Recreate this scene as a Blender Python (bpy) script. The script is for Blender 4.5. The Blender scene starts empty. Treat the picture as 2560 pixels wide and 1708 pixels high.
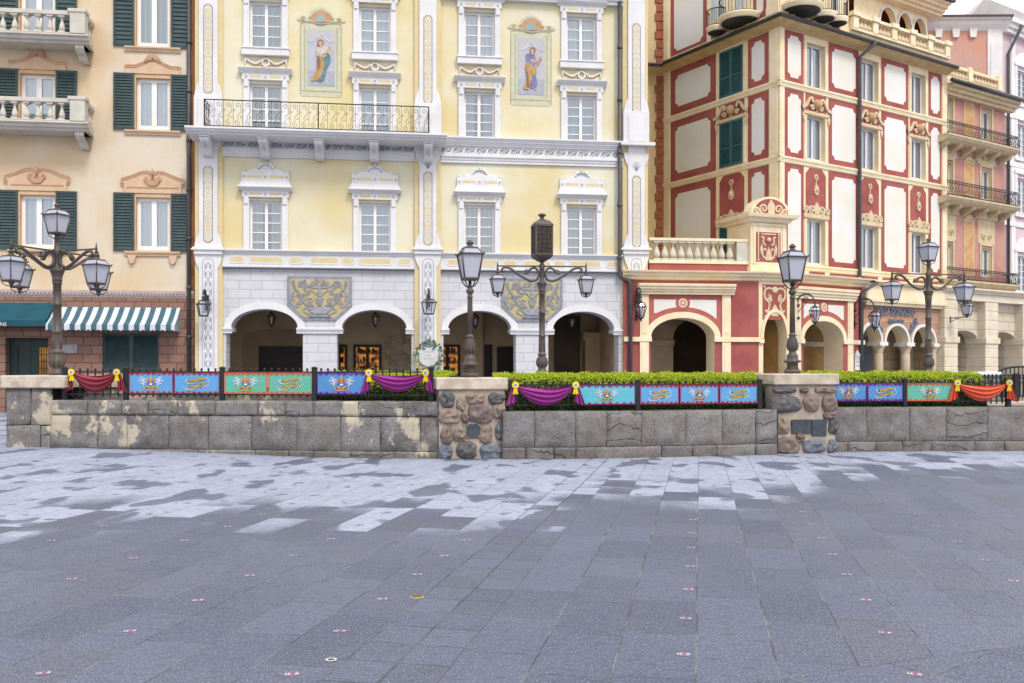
import bpy, bmesh, math, random
from mathutils import Vector, Matrix, noise
random.seed(7)
sc = bpy.context.scene
COL = sc.collection
R = math.radians
PI = math.pi
# ------------------------------------------------------------------ camera, sky, sun, exposure
F, CX, YH, EYE = 2270.0, 1280.0, 922.0, 1.6      # focal length, principal column, horizon row (photo pixels), eye height
cam = bpy.data.cameras.new('camera'); camo = bpy.data.objects.new('camera', cam); COL.objects.link(camo)
camo.location = (0, 0, EYE); camo.rotation_euler = (R(90), 0, 0)
cam.sensor_width = 36; cam.lens = 36*F/2560; cam.shift_y = (YH-854)/2560
cam.clip_start = 0.1; cam.clip_end = 1000
sc.camera = camo
world = bpy.data.worlds.new('World'); sc.world = world; world.use_nodes = True
wn = world.node_tree; wn.nodes.clear()
def wnode(t, **kw):
    n = wn.nodes.new(t)
    for k, v in kw.items(): setattr(n, k, v)
    return n
SUN_EL, SUN_AZ = R(52), R(150)                   # azimuth clockwise from +Y: behind the camera, to the right
sky = wnode('ShaderNodeTexSky', sky_type='NISHITA', sun_disc=False, sun_elevation=SUN_EL, sun_rotation=SUN_AZ)
cl = wnode('ShaderNodeMix', data_type='RGBA')
cl.inputs[0].default_value = 0.88
cl.inputs['B'].default_value = (8.2, 8.2, 8.45, 1)
wn.links.new(sky.outputs[0], cl.inputs['A'])
bg = wnode('ShaderNodeBackground'); bg.inputs[1].default_value = 0.1
wn.links.new(cl.outputs['Result'], bg.inputs[0])
wo = wnode('ShaderNodeOutputWorld'); wn.links.new(bg.outputs[0], wo.inputs[0])
sun = bpy.data.lights.new('sun', 'SUN'); sun.energy = 1.35; sun.angle = R(16); sun.color = (1.0, .96, .9)
suno = bpy.data.objects.new('sun', sun); COL.objects.link(suno)
sd = Vector((math.sin(SUN_AZ)*math.cos(SUN_EL), math.cos(SUN_AZ)*math.cos(SUN_EL), math.sin(SUN_EL)))
suno.rotation_euler = sd.to_track_quat('Z', 'Y').to_euler(); suno.location = (10, -10, 30)
sc.view_settings.view_transform = 'Standard'; sc.view_settings.look = 'None'
sc.view_settings.exposure = 0.85; sc.view_settings.gamma = 1
sc.render.engine = 'CYCLES'
sc.cycles.max_bounces = 6; sc.cycles.diffuse_bounces = 4; sc.cycles.glossy_bounces = 3
sc.cycles.transmission_bounces = 4; sc.cycles.transparent_max_bounces = 8
sc.cycles.use_denoising = True; sc.cycles.caustics_reflective = False; sc.cycles.caustics_refractive = False

# ------------------------------------------------------------------ materials
def lin(c):
    return tuple(((v/255)/12.92 if v/255 <= .04045 else ((v/255+.055)/1.055)**2.4) for v in c)
class NT:
    """small node-tree writer"""
    def __init__(s, name):
        s.m = bpy.data.materials.new(name); s.m.use_nodes = True; s.t = s.m.node_tree; s.t.nodes.clear()
        s.b = s.n('ShaderNodeBsdfPrincipled'); s.o = s.n('ShaderNodeOutputMaterial'); s.l(s.b.outputs[0], s.o.inputs[0])
    def n(s, ty, **kw):
        n = s.t.nodes.new(ty)
        for k, v in kw.items(): setattr(n, k, v)
        return n
    def l(s, a, b): s.t.links.new(a, b)
    def set(s, sock, v):
        if hasattr(v, 'is_output') or isinstance(v, bpy.types.NodeSocket): s.l(v, sock)
        else: sock.default_value = v
    def math(s, op, a, b=0.0, c=None, clamp=False):
        n = s.n('ShaderNodeMath', operation=op, use_clamp=clamp)
        s.set(n.inputs[0], a); s.set(n.inputs[1], b)
        if c is not None: s.set(n.inputs[2], c)
        return n.outputs[0]
    def mix(s, f, a, b, bt='MIX'):
        n = s.n('ShaderNodeMix', data_type='RGBA', blend_type=bt)
        s.set(n.inputs[0], f)
        for k, v in (('A', a), ('B', b)):
            s.set(n.inputs[k], v if hasattr(v, 'is_output') else tuple(v)+((1,) if len(v) == 3 else ()))
        return n.outputs['Result']
    def pos(s):
        return s.n('ShaderNodeNewGeometry').outputs['Position']
    def obj(s): return s.n('ShaderNodeTexCoord').outputs['Object']
    def mapv(s, v, scale=(1, 1, 1), rot=(0, 0, 0), loc=(0, 0, 0)):
        n = s.n('ShaderNodeMapping'); s.l(v, n.inputs[0])
        n.inputs['Scale'].default_value = scale; n.inputs['Rotation'].default_value = rot; n.inputs['Location'].default_value = loc
        return n.outputs[0]
    def noise(s, v, scale, detail=4, rough=.55, out=0):
        n = s.n('ShaderNodeTexNoise'); s.l(v, n.inputs['Vector'])
        n.inputs['Scale'].default_value = scale; n.inputs['Detail'].default_value = detail; n.inputs['Roughness'].default_value = rough
        return n.outputs[out]
    def ramp(s, v, lo, hi, a=0.0, b=1.0):
        n = s.n('ShaderNodeMapRange', interpolation_type='SMOOTHSTEP'); s.set(n.inputs[0], v)
        for i, x in ((1, lo), (2, hi), (3, a), (4, b)): s.set(n.inputs[i], x)
        return n.outputs[0]
    def bump(s, h, strength, dist=.01, prev=None):
        n = s.n('ShaderNodeBump'); s.l(h, n.inputs['Height']); n.inputs['Strength'].default_value = strength
        n.inputs['Distance'].default_value = dist
        if prev is not None: s.l(prev, n.inputs['Normal'])
        s.l(n.outputs[0], s.b.inputs['Normal']); return n.outputs[0]
    def fin(s, col, rough=.7, metal=0, spec=.3):
        s.set(s.b.inputs['Base Color'], col if hasattr(col, 'is_output') else tuple(col)+((1,) if len(col) == 3 else ()))
        s.set(s.b.inputs['Roughness'], rough); s.set(s.b.inputs['Metallic'], metal)
        s.b.inputs['Specular IOR Level'].default_value = spec
        return s.m
def mat(name, c, c2=None, rough=.7, scale=1.5, bump=.0, bscale=30, metal=0, spec=.3, fine=.12, streak=0.0, gain=.72):
    """paint, plaster, stone or metal: two tones in soft clouds, fine grain, optional vertical weather streaks"""
    t = NT(name); a = Vector(lin(c))*gain; b = Vector(lin(c2))*gain if c2 else a*.82
    p = t.pos()
    f = t.ramp(t.noise(p, scale, 5), .35, .66)
    col = t.mix(f, a, b)
    if fine: col = t.mix(t.math('MULTIPLY', t.noise(p, scale*14, 3), fine*2), col, a*.45)
    if streak:
        s = t.noise(t.mapv(p, (9, 9, .5)), 1.0, 4, .6)
        col = t.mix(t.math('MULTIPLY', t.ramp(s, .5, .78), streak), col, a*.5)
    if bump: t.bump(t.noise(p, bscale, 4, .6), bump, .012)
    return t.fin(col, rough, metal, spec)
def blocks(name, c, mortar, w, h, msize=.02, c2=None, bump=.5, gain=.72, off=(0, 0), double=False):
    """coursed blocks on a wall face (object x, z): joints with a raised face"""
    t = NT(name); o = t.obj(); sx = t.n('ShaderNodeSeparateXYZ'); t.l(o, sx.inputs[0])
    cx = t.n('ShaderNodeCombineXYZ'); t.l(t.math('ADD', t.math('ADD', sx.outputs[0], sx.outputs[1]), off[0]), cx.inputs[0]); t.l(t.math('ADD', sx.outputs[2], off[1]), cx.inputs[1])
    br = t.n('ShaderNodeTexBrick'); t.l(cx.outputs[0], br.inputs['Vector'])
    br.inputs['Scale'].default_value = 1; br.inputs['Brick Width'].default_value = w; br.inputs['Row Height'].default_value = h
    br.inputs['Mortar Size'].default_value = msize; br.inputs['Mortar Smooth'].default_value = .3; br.inputs['Bias'].default_value = 0
    a = Vector(lin(c))*gain; b = Vector(lin(c2))*gain if c2 else a*.85; m = Vector(lin(mortar))*gain
    for k, v in (('Color1', a), ('Color2', b), ('Mortar', m)): br.inputs[k].default_value = tuple(v)+(1,)
    p = t.pos()
    col = t.mix(t.math('MULTIPLY', t.ramp(t.noise(p, 2.2, 5), .4, .75), .25), br.outputs['Color'], a*.6)
    col = t.mix(t.math('MULTIPLY', t.noise(p, 30, 3), .2), col, a*.5)
    bn = t.bump(br.outputs['Fac'], -bump if False else bump, .015)
    bn_node = bn.node; bn_node.invert = True
    t.bump(t.noise(p, 40, 4), .15, .01, bn)
    return t.fin(col, .8)
def stripes(name, axis, period, c1, c2, duty=.5, rough=.8, off=0.0, gain=.72):
    t = NT(name); sx = t.n('ShaderNodeSeparateXYZ'); t.l(t.obj(), sx.inputs[0])
    f = t.math('FRACT', t.math('ADD', t.math('DIVIDE', sx.outputs[axis], period), off))
    f = t.math('GREATER_THAN', f, duty)
    col = t.mix(f, Vector(lin(c1))*gain, Vector(lin(c2))*gain)
    col = t.mix(t.math('MULTIPLY', t.noise(t.pos(), 6, 3), .3), col, Vector(lin(c1))*.35)
    return t.fin(col, rough)
def glassy(name, tint=(200, 215, 230), refl=.32, see=.6):
    t = NT(name); t.t.nodes.remove(t.b)
    tr = t.n('ShaderNodeBsdfTransparent'); tr.inputs[0].default_value = tuple(Vector(lin(tint))*see/ max(lin(tint)))+(1,)
    gl = t.n('ShaderNodeBsdfGlossy'); gl.inputs['Roughness'].default_value = .03; gl.inputs[0].default_value = (.9, .94, 1, 1)
    mx = t.n('ShaderNodeMixShader'); mx.inputs[0].default_value = refl
    t.l(tr.outputs[0], mx.inputs[1]); t.l(gl.outputs[0], mx.inputs[2])
    lw = t.n('ShaderNodeLayerWeight'); lw.inputs[0].default_value = .25
    t.l(t.math('ADD', t.math('MULTIPLY', lw.outputs['Fresnel'], .5), refl*.6, clamp=True), mx.inputs[0])
    t.l(mx.outputs[0], t.o.inputs[0]); return t.m
def milky(name, c):
    t = NT(name); t.b.inputs['Transmission Weight'].default_value = .0
    t.b.inputs['Subsurface Weight'].default_value = 0
    return t.fin(Vector(lin(c))*.85, .25, 0, .5)
def emis(name, c, strength, c2=None, scale=8):
    t = NT(name); a = lin(c)
    f = t.ramp(t.noise(t.pos(), scale, 4), .35, .65)
    col = t.mix(f, a, lin(c2) if c2 else Vector(a)*.4)
    t.l(col, t.b.inputs['Emission Color']); t.b.inputs['Emission Strength'].default_value = strength
    return t.fin(Vector(a)*.2, .4)

# ------------------------------------------------------------------ geometry helpers
class Frame:
    """a vertical plane: x runs along it, y goes into the building, z is up"""
    def __init__(s, X, Y, deg):
        s.O = Vector((X, Y)); a = R(deg); s.deg = deg; s.c, s.s = math.cos(a), math.sin(a)
        s.M = Matrix.Translation((X, Y, 0)) @ Matrix.Rotation(a, 4, 'Z')
    def u(s, px, off=0.0):
        k = (px-CX)/F; X = s.O.x+off*s.s; Y = s.O.y-off*s.c
        return (k*Y-X)/(s.c-k*s.s)
    def pt(s, u, off=0.0):
        return Vector((s.O.x+u*s.c+off*s.s, s.O.y+u*s.s-off*s.c))
    def z(s, px, py, off=0.0):
        return EYE+(YH-py)/F*s.pt(s.u(px, off), off).y
class G:
    def __init__(s, M=None): s.v = []; s.f = []; s.mi = []; s.sm = []; s.M = M
    def add(s, vs, fs, mi=0, sm=False):
        b = len(s.v)
        s.v += [tuple(s.M @ Vector(p)) for p in vs] if s.M is not None else [tuple(p) for p in vs]
        for f in fs: s.f.append([b+i for i in f]); s.mi.append(mi); s.sm.append(sm)
        return s
    def box(s, x0, x1, y0, y1, z0, z1, mi=0):
        if x1 < x0: x0, x1 = x1, x0
        if z1 < z0: z0, z1 = z1, z0
        if y1 < y0: y0, y1 = y1, y0
        v = [(x0, y0, z0), (x1, y0, z0), (x1, y1, z0), (x0, y1, z0), (x0, y0, z1), (x1, y0, z1), (x1, y1, z1), (x0, y1, z1)]
        return s.add(v, [(0, 3, 2, 1), (4, 5, 6, 7), (0, 1, 5, 4), (1, 2, 6, 5), (2, 3, 7, 6), (3, 0, 4, 7)], mi)
    def prism(s, pts, y0, y1, mi=0, back=False):
        n = len(pts)
        if sum(pts[i][0]*pts[(i+1) % n][1]-pts[(i+1) % n][0]*pts[i][1] for i in range(n)) < 0: pts = pts[::-1]
        v = [(x, y0, z) for x, z in pts]+[(x, y1, z) for x, z in pts]
        f = [tuple(range(n))]+[(i, i+n, (i+1) % n+n, (i+1) % n) for i in range(n)]
        if back: f.append(tuple(range(2*n-1, n-1, -1)))
        return s.add(v, f, mi)
    def profile(s, prof, x0, x1, mi=0, caps=True, e0=0.0, e1=0.0):
        """moulding: outline (out, z) swept along x; out is distance in front of y=0; e0/e1 lengthen the ends by out"""
        n = len(prof)
        v = [(x0-o*e0, -o, z) for o, z in prof]+[(x1+o*e1, -o, z) for o, z in prof]
        f = [(i, i+1, i+1+n, i+n) for i in range(n-1)]
        if caps: f += [tuple(range(n)), tuple(range(2*n-1, n-1, -1))]
        return s.add(v, f, mi)
    def flat(s, pts, y, mi=0):
        n = len(pts)
        if sum(pts[i][0]*pts[(i+1) % n][1]-pts[(i+1) % n][0]*pts[i][1] for i in range(n)) < 0: pts = pts[::-1]
        return s.add([(x, y, z) for x, z in pts], [tuple(range(n))], mi)
    def lathe(s, prof, cx=0, cy=0, n=14, mi=0, a0=0.0, sm=True, sq=False):
        v = []; f = []; m = len(prof)
        for r, z in prof:
            for i in range(n):
                a = a0+2*PI*i/n; v.append((cx+r*math.cos(a), cy+r*math.sin(a), z))
        for j in range(m-1):
            for i in range(n):
                k = (i+1) % n; f.append((j*n+i, j*n+k, (j+1)*n+k, (j+1)*n+i))
        s.add(v, f, mi, sm)
        b = len(s.v)-len(v)
        s.f.append([b+i for i in range(n)][::-1]); s.mi.append(mi); s.sm.append(False)
        s.f.append([b+(m-1)*n+i for i in range(n)]); s.mi.append(mi); s.sm.append(False)
        return s
    def tube(s, pts, r, n=6, mi=0, r1=None):
        pts = [Vector(p) for p in pts]; m = len(pts); v = []; f = []
        if m < 2: return s
        up = None
        for i, p in enumerate(pts):
            d = (pts[min(i+1, m-1)]-pts[max(i-1, 0)])
            d = d.normalized() if d.length > 1e-9 else Vector((0, 0, 1))
            if up is None: up = Vector((0, 1, 0)) if abs(d.y) < .9 else Vector((1, 0, 0))
            a = (up-d*up.dot(d)); a = a.normalized() if a.length > 1e-6 else d.orthogonal().normalized()
            up = a; b = d.cross(a); rr = r if r1 is None else r+(r1-r)*i/(m-1)
            for k in range(n):
                t = 2*PI*k/n; v.append(p+(a*math.cos(t)+b*math.sin(t))*rr)
        for i in range(m-1):
            for k in range(n):
                l = (k+1) % n; f.append((i*n+k, i*n+l, (i+1)*n+l, (i+1)*n+k))
        f += [tuple(range(n))[::-1], tuple((m-1)*n+k for k in range(n))]
        return s.add(v, f, mi, True)
    def ribbon(s, pts, w, y, th=.0, mi=0, w1=None):
        """flat band along a path of (x, z)"""
        n = len(pts); L = []; Rr = []
        for i in range(n):
            a = pts[max(i-1, 0)]; b = pts[min(i+1, n-1)]; dx, dz = b[0]-a[0], b[1]-a[1]; q = math.hypot(dx, dz) or 1
            ww = (w if w1 is None else w+(w1-w)*i/(n-1))/2
            L.append((pts[i][0]-dz/q*ww, pts[i][1]+dx/q*ww)); Rr.append((pts[i][0]+dz/q*ww, pts[i][1]-dx/q*ww))
        v = [(x, y, z) for x, z in L]+[(x, y, z) for x, z in Rr]
        f = [(i, i+n, i+n+1, i+1) for i in range(n-1)]
        s.add(v, f, mi)
        if th:
            v2 = [(x, y+th, z) for x, z in L]+[(x, y+th, z) for x, z in Rr]
            s.add(v+v2, [(i, i+1, i+1+2*n, i+2*n) for i in range(n-1)]+[(i+n, i+n+2*n, i+n+1+2*n, i+n+1) for i in range(n-1)], mi)
        return s
    def disc(s, x, z, r, y, y1=None, n=14, mi=0):
        p = [(x+r*math.cos(2*PI*i/n), z+r*math.sin(2*PI*i/n)) for i in range(n)]
        return s.flat(p, y, mi) if y1 is None else s.prism(p, y, y1, mi)
    def ball(s, x, y, z, r, n=8, mi=0, sz=1.0):
        return s.lathe([(r*math.sin(PI*i/n)+1e-4, z-r*sz*math.cos(PI*i/n)) for i in range(n+1)], x, y, n+2, mi)
    def grid(s, fn, nu, nv, mi=0, sm=True):
        v = [fn(i/nu, j/nv) for j in range(nv+1) for i in range(nu+1)]
        f = [(j*(nu+1)+i, j*(nu+1)+i+1, (j+1)*(nu+1)+i+1, (j+1)*(nu+1)+i) for j in range(nv) for i in range(nu)]
        return s.add(v, f, mi, sm)
    def cells(s, x0, x1, z0, z1, holes, y=0.0, rev=.35, mi=0, rmi=None):
        """wall face with rectangular openings and their reveals"""
        rmi = mi if rmi is None else rmi
        xs = sorted({x0, x1, *[h[0] for h in holes], *[h[1] for h in holes]}); zs = sorted({z0, z1, *[h[2] for h in holes], *[h[3] for h in holes]})
        xs = [x for x in xs if x0-1e-6 <= x <= x1+1e-6]; zs = [z for z in zs if z0-1e-6 <= z <= z1+1e-6]
        for a, b in zip(xs, xs[1:]):
            run = None
            for c, d in zip(zs, zs[1:]):
                mx, mz = (a+b)/2, (c+d)/2
                if any(h[0] < mx < h[1] and h[2] < mz < h[3] for h in holes):
                    if run: s.add([(a, y, run[0]), (b, y, run[0]), (b, y, run[1]), (a, y, run[1])], [(0, 1, 2, 3)], mi); run = None
                else: run = (run[0] if run else c, d)
            if run: s.add([(a, y, run[0]), (b, y, run[0]), (b, y, run[1]), (a, y, run[1])], [(0, 1, 2, 3)], mi)
        for a, b, c, d in holes:
            v = [(a, y, c), (b, y, c), (b, y, d), (a, y, d), (a, y+rev, c), (b, y+rev, c), (b, y+rev, d), (a, y+rev, d)]
            s.add(v, [(0, 1, 5, 4), (1, 2, 6, 5), (2, 3, 7, 6), (3, 0, 4, 7)], rmi)
        return s
    def arches(s, x0, x1, z0, z1, ars, y=0.0, rev=.7, mi=0, rmi=None, N=20):
        """wall face with arched openings (xa, xb, spring, crown) standing on z0"""
        rmi = mi if rmi is None else rmi
        xp = x0
        for xa, xb, zs, zc in ars+[(x1, None, 0, 0)]:
            if xa-xp > 1e-6: s.add([(xp, y, z0), (xa, y, z0), (xa, y, z1), (xp, y, z1)], [(0, 1, 2, 3)], mi)
            if xb is None: break
            c = archpts(xa, xb, zs, zc, N)
            for p, q in zip(c, c[1:]):
                s.add([(p[0], y, p[1]), (q[0], y, q[1]), (q[0], y, z1), (p[0], y, z1)], [(0, 1, 2, 3)], mi)
                s.add([(p[0], y, p[1]), (q[0], y, q[1]), (q[0], y+rev, q[1]), (p[0], y+rev, p[1])], [(0, 1, 2, 3)], rmi, True)
            for x, fl in ((xa, 0), (xb, 1)):
                s.add([(x, y, z0), (x, y, zs), (x, y+rev, zs), (x, y+rev, z0)], [(0, 1, 2, 3)], rmi)
            xp = xb
        return s
    def build(s, name, mats, parent=None, bevel=0, M=None, fix=True):
        me = bpy.data.meshes.new(name); me.from_pydata(s.v, [], s.f)
        if not isinstance(mats, (list, tuple)): mats = [mats]
        for m in mats: me.materials.append(m)
        for p, mi, sm in zip(me.polygons, s.mi, s.sm): p.material_index = mi; p.use_smooth = sm
        if fix:
            bm = bmesh.new(); bm.from_mesh(me); bmesh.ops.recalc_face_normals(bm, faces=bm.faces); bm.to_mesh(me); bm.free()
        me.update()
        o = bpy.data.objects.new(name, me); COL.objects.link(o)
        if parent is not None: o.parent = parent
        if M is not None: o.matrix_local = M
        if bevel:
            b = o.modifiers.new('bevel', 'BEVEL'); b.width = bevel; b.segments = 1; b.limit_method = 'ANGLE'; b.angle_limit = R(50)
        return o
def archpts(xa, xb, zs, zc, N=20):
    cx = (xa+xb)/2; a = (xb-xa)/2
    return [(cx-a*math.cos(PI*i/N), zs+(zc-zs)*math.sin(PI*i/N)) for i in range(N+1)]
def spiral(x, z, r, a0, turns, n=16, shrink=.12):
    """points from the rim inwards; turns<0 winds clockwise"""
    return [(x+(r*(1-(1-shrink)*i/n))*math.cos(a0+turns*2*PI*i/n), z+(r*(1-(1-shrink)*i/n))*math.sin(a0+turns*2*PI*i/n)) for i in range(n+1)]
def curve(pts, n=6, closed=False):
    """Catmull-Rom through points"""
    m = len(pts); out = []
    rng = range(m) if closed else range(m-1)
    for i in rng:
        p = [Vector(pts[(i+k) % m] if closed else pts[min(max(i+k, 0), m-1)]) for k in (-1, 0, 1, 2)]
        for j in range(n):
            t = j/n
            out.append(tuple(.5*((2*p[1])+(p[2]-p[0])*t+(2*p[0]-5*p[1]+4*p[2]-p[3])*t*t+(3*p[1]-p[0]-3*p[2]+p[3])*t**3)))
    if not closed: out.append(tuple(pts[-1]))
    return out
def text_g(g, body, size, M, depth=.01, mi=0, bold=0.0, xs=1.0):
    c = bpy.data.curves.new('letters', 'FONT'); c.body = body; c.size = size; c.extrude = depth/2; c.align_x = 'CENTER'; c.resolution_u = 2; c.offset = bold
    o = bpy.data.objects.new('letters', c); COL.objects.link(o)
    me = o.to_mesh(); A = Matrix.Diagonal((xs, 1, 1, 1))
    g.add([M @ (A @ v.co) for v in me.vertices], [tuple(p.vertices) for p in me.polygons], mi)
    o.to_mesh_clear(); bpy.data.objects.remove(o); bpy.data.curves.remove(c)
    return g
UP = Matrix.Rotation(R(90), 4, 'X')                # lays text from xy into xz, facing -y
def empty(name, M=None, label=None, cat=None, group=None):
    o = bpy.data.objects.new(name, None); COL.objects.link(o); o.empty_display_size = .2
    if M is not None: o.matrix_world = M
    tag(o, label, cat, group); return o
def tag(o, label=None, cat=None, group=None, kind=None):
    for k, v in (('label', label), ('category', cat), ('group', group), ('kind', kind)):
        if v: o[k] = v
    return o
def kids(o): return [c for c in bpy.data.objects if c.parent == o]
def copy_tree(o, parent=None, M=None, ch=None):
    c = o.copy(); COL.objects.link(c); c.parent = parent
    if M is not None: c.matrix_local = M
    for k in (ch[o.name] if ch else kids(o)): copy_tree(k, c, None, ch)
    return c
def T(x, y, z): return Matrix.Translation((x, y, z))
# ------------------------------------------------------------------ shared materials
M_iron = mat('black_iron', (38, 40, 46), (30, 32, 36), rough=.5, bump=.1, spec=.4)
M_bronze = mat('bronze_paint', (104, 92, 84), (88, 77, 70), rough=.5, bump=.15, bscale=60, spec=.5, fine=.25)
M_dkiron = mat('dark_lantern_iron', (62, 64, 70), (48, 49, 54), rough=.5, spec=.5)
M_milk = milky('frosted_glass', (190, 190, 202))
M_lroof = milky('pale_roof_glass', (172, 174, 192))
M_clear = glassy('lantern_glass', (240, 242, 244), refl=.12, see=.95)
M_white = mat('white_trim', (242, 240, 240), (233, 230, 230), scale=1.2, bump=.06, streak=.16, gain=.84)
M_cream = mat('cream_trim', (232, 206, 164), (222, 190, 140), scale=2, bump=.08, streak=.15)

# ------------------------------------------------------------------ ground
def ground_mat():
    t = NT('granite_paving'); p = t.pos(); sx = t.n('ShaderNodeSeparateXYZ'); t.l(p, sx.inputs[0]); X, Y = sx.outputs[0], sx.outputs[1]
    ca, sa = math.cos(R(11.7)), math.sin(R(11.7))
    def lc(a, b, c=0.0): return t.math('ADD', t.math('ADD', t.math('MULTIPLY', X, a), t.math('MULTIPLY', Y, b)), c)
    wob = t.math('MULTIPLY', t.math('SUBTRACT', t.noise(p, 1.3, 3), .5), .03)
    u0 = t.math('ADD', lc(ca, -sa), wob); v0 = t.math('ADD', lc(sa, ca), wob)
    # a second paving field near the camera on the right, set at an angle
    A = Vector(((1890-CX)/F*F*1.6/(1705-YH), F*1.6/(1705-YH))); B = Vector(((2530-CX)/F*F*1.6/(1615-YH), F*1.6/(1615-YH)))
    d = (B-A).normalized(); n = Vector((-d.y, d.x))
    side = lc(n.x, n.y, -n.dot(A)); far = t.math('GREATER_THAN', side, 0.0)
    a2 = R(-38); u2 = lc(math.cos(a2), -math.sin(a2), 100.13); v2 = lc(math.sin(a2), math.cos(a2), 3.0)
    strip = t.math('MULTIPLY', t.math('GREATER_THAN', u0, -1.908), t.math('LESS_THAN', u0, -1.308))
    left = t.math('LESS_THAN', u0, -1.908)
    def sel(m, a, b): return t.math('ADD', t.math('MULTIPLY', t.math('SUBTRACT', 1.0, m), a), t.math('MULTIPLY', m, b))
    base = t.math('DIVIDE', t.math('ADD', u0, .024), .431)
    lft = t.math('ADD', t.math('DIVIDE', t.math('ADD', u0, 1.908), .431), -20.0)
    stp = t.math('ADD', t.math('DIVIDE', t.math('ADD', u0, 1.908), .3), 50.0)
    uc = sel(left, sel(strip, base, stp), lft)
    uw = sel(strip, .431, .3)
    uc = sel(far, t.math('DIVIDE', u2, .62), uc); uw = sel(far, .62, uw); vv = sel(far, v2, v0)
    col = t.math('FLOOR', uc); fu = t.math('SUBTRACT', uc, col)
    w1 = t.n('ShaderNodeTexWhiteNoise', noise_dimensions='1D'); t.l(col, w1.inputs['W'])
    ln = sel(strip, t.math('ADD', .72, t.math('MULTIPLY', w1.outputs['Value'], .5)), .34)
    vr = t.math('ADD', t.math('DIVIDE', vv, ln), t.math('MULTIPLY', w1.outputs['Value'], 37.0))
    row = t.math('FLOOR', vr); fv = t.math('SUBTRACT', vr, row)
    du = t.math('MULTIPLY', t.math('MINIMUM', fu, t.math('SUBTRACT', 1.0, fu)), uw)
    dv = t.math('MULTIPLY', t.math('MINIMUM', fv, t.math('SUBTRACT', 1.0, fv)), ln)
    dj = t.math('MINIMUM', t.math('MULTIPLY', du, .8), dv)
    dj = t.math('MINIMUM', dj, t.math('ABSOLUTE', side)); dj = t.math('SUBTRACT', dj, t.math('MULTIPLY', strip, .0028))
    jn = t.math('MULTIPLY', t.noise(p, 9, 3), .008)
    joint = t.ramp(t.math('ADD', dj, jn), .0035, .0115, 1.0, 0.0)
    cid = t.n('ShaderNodeCombineXYZ'); t.l(col, cid.inputs[0]); t.l(row, cid.inputs[1]); t.l(far, cid.inputs[2])
    w2 = t.n('ShaderNodeTexWhiteNoise', noise_dimensions='3D'); t.l(cid.outputs[0], w2.inputs['Vector'])
    rs = w2.outputs['Value']; w3 = t.n('ShaderNodeSeparateColor'); t.l(w2.outputs['Color'], w3.inputs[0])
    # drying edge: distance at which the stones are dry, as a function of X
    cr = t.n('ShaderNodeValToRGB'); t.l(t.math('DIVIDE', t.math('ADD', X, 10.0), 22.0), cr.inputs[0])
    pts = [(-10, 9.6), (-5.5, 9.55), (-3.5, 9.9), (-1, 10.0), (.4, 10.1), (1.3, 12.2), (2.1, 11.6), (3.3, 11.3), (4.2, 12.4), (4.9, 14.2), (8, 15.2), (12, 15.6)]
    e = cr.color_ramp.elements
    e[0].position = 0; e[0].color = (pts[0][1]/20,)*3+(1,); e[1].position = 1; e[1].color = (pts[-1][1]/20,)*3+(1,)
    for x, y in pts[1:-1]:
        q = e.new((x+10)/22); q.color = (y/20,)*3+(1,)
    yb = t.math('MULTIPLY', cr.outputs[0], 20.0)
    pw = t.mapv(p, (1.5, .55, 1), (0, 0, R(11.7)))
    n1 = t.math('MULTIPLY', t.math('SUBTRACT', t.noise(pw, .9, 4, .55), .5), 2.9)
    dr = t.math('ADD', t.math('ADD', t.math('SUBTRACT', Y, yb), n1), t.math('MULTIPLY', t.math('SUBTRACT', rs, .5), 2.7))
    dry = t.ramp(dr, -.6, .5)
    blob = t.math('ADD', t.noise(t.mapv(p, (1, .55, 1)), 1.5, 2, .45), t.math('MULTIPLY', t.math('SUBTRACT', w3.outputs[0], .5), .12))
    hol = t.ramp(blob, .565, .622, 1.0, .06)
    sp = t.ramp(t.noise(p, 4.2, 1, .4), .68, .73, 1.0, 0.0)
    dry = t.math('MULTIPLY', t.math('MULTIPLY', dry, hol), sp)
    wet = t.mix(rs, (.068, .082, .130), (.103, .122, .184))
    wet = t.mix(t.math('MULTIPLY', t.ramp(w3.outputs[1], .6, 1.0), .4), wet, (.112, .105, .128))
    wet = t.mix(t.math('MULTIPLY', t.ramp(t.noise(p, .8, 4), .42, .7), .3), wet, (.15, .158, .21))
    dryc = t.mix(rs, (.335, .365, .465), (.40, .432, .54)); dryc = t.mix(t.math('MULTIPLY', t.ramp(t.noise(p, 2.6, 5, .6), .42, .7), .45), dryc, (.26, .28, .36))
    c = t.mix(dry, wet, dryc)
    grain = t.noise(p, 95, 2, .7)
    vo = t.n('ShaderNodeTexVoronoi', feature='F1'); t.l(t.mapv(p, (1, 1, 1), (0, 0, R(20))), vo.inputs['Vector']); vo.inputs['Scale'].default_value = 34; vo.inputs['Randomness'].default_value = .9
    peb = t.ramp(vo.outputs['Distance'], .1, .55)
    spk = t.noise(t.mapv(p, (1, .8, 1)), 74, 2, .6)
    c = t.mix(t.math('MULTIPLY', t.ramp(spk, .56, .66), .6), c, (.34, .37, .49))
    c = t.mix(t.math('MULTIPLY', t.ramp(grain, .5, .8), .5), c, (.34, .36, .44))
    c = t.mix(t.math('MULTIPLY', t.ramp(grain, .48, .25), .45), c, (.05, .052, .07))
    c = t.mix(t.math('MULTIPLY', peb, .14), c, (.03, .03, .04))
    jc = t.mix(t.ramp(t.noise(p, 2.3, 3), .42, .6), (.04, .04, .046), (.21, .20, .185))
    jc = t.mix(dry, jc, (.13, .135, .16)); jc = t.mix(t.math('MULTIPLY', strip, .7), jc, (.045, .047, .055))
    c = t.mix(t.math('MULTIPLY', joint, .85), c, jc)
    rip = t.noise(t.mapv(p, (9, 26, 1), (0, 0, R(11.7))), 1.0, 2, .5)
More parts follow.
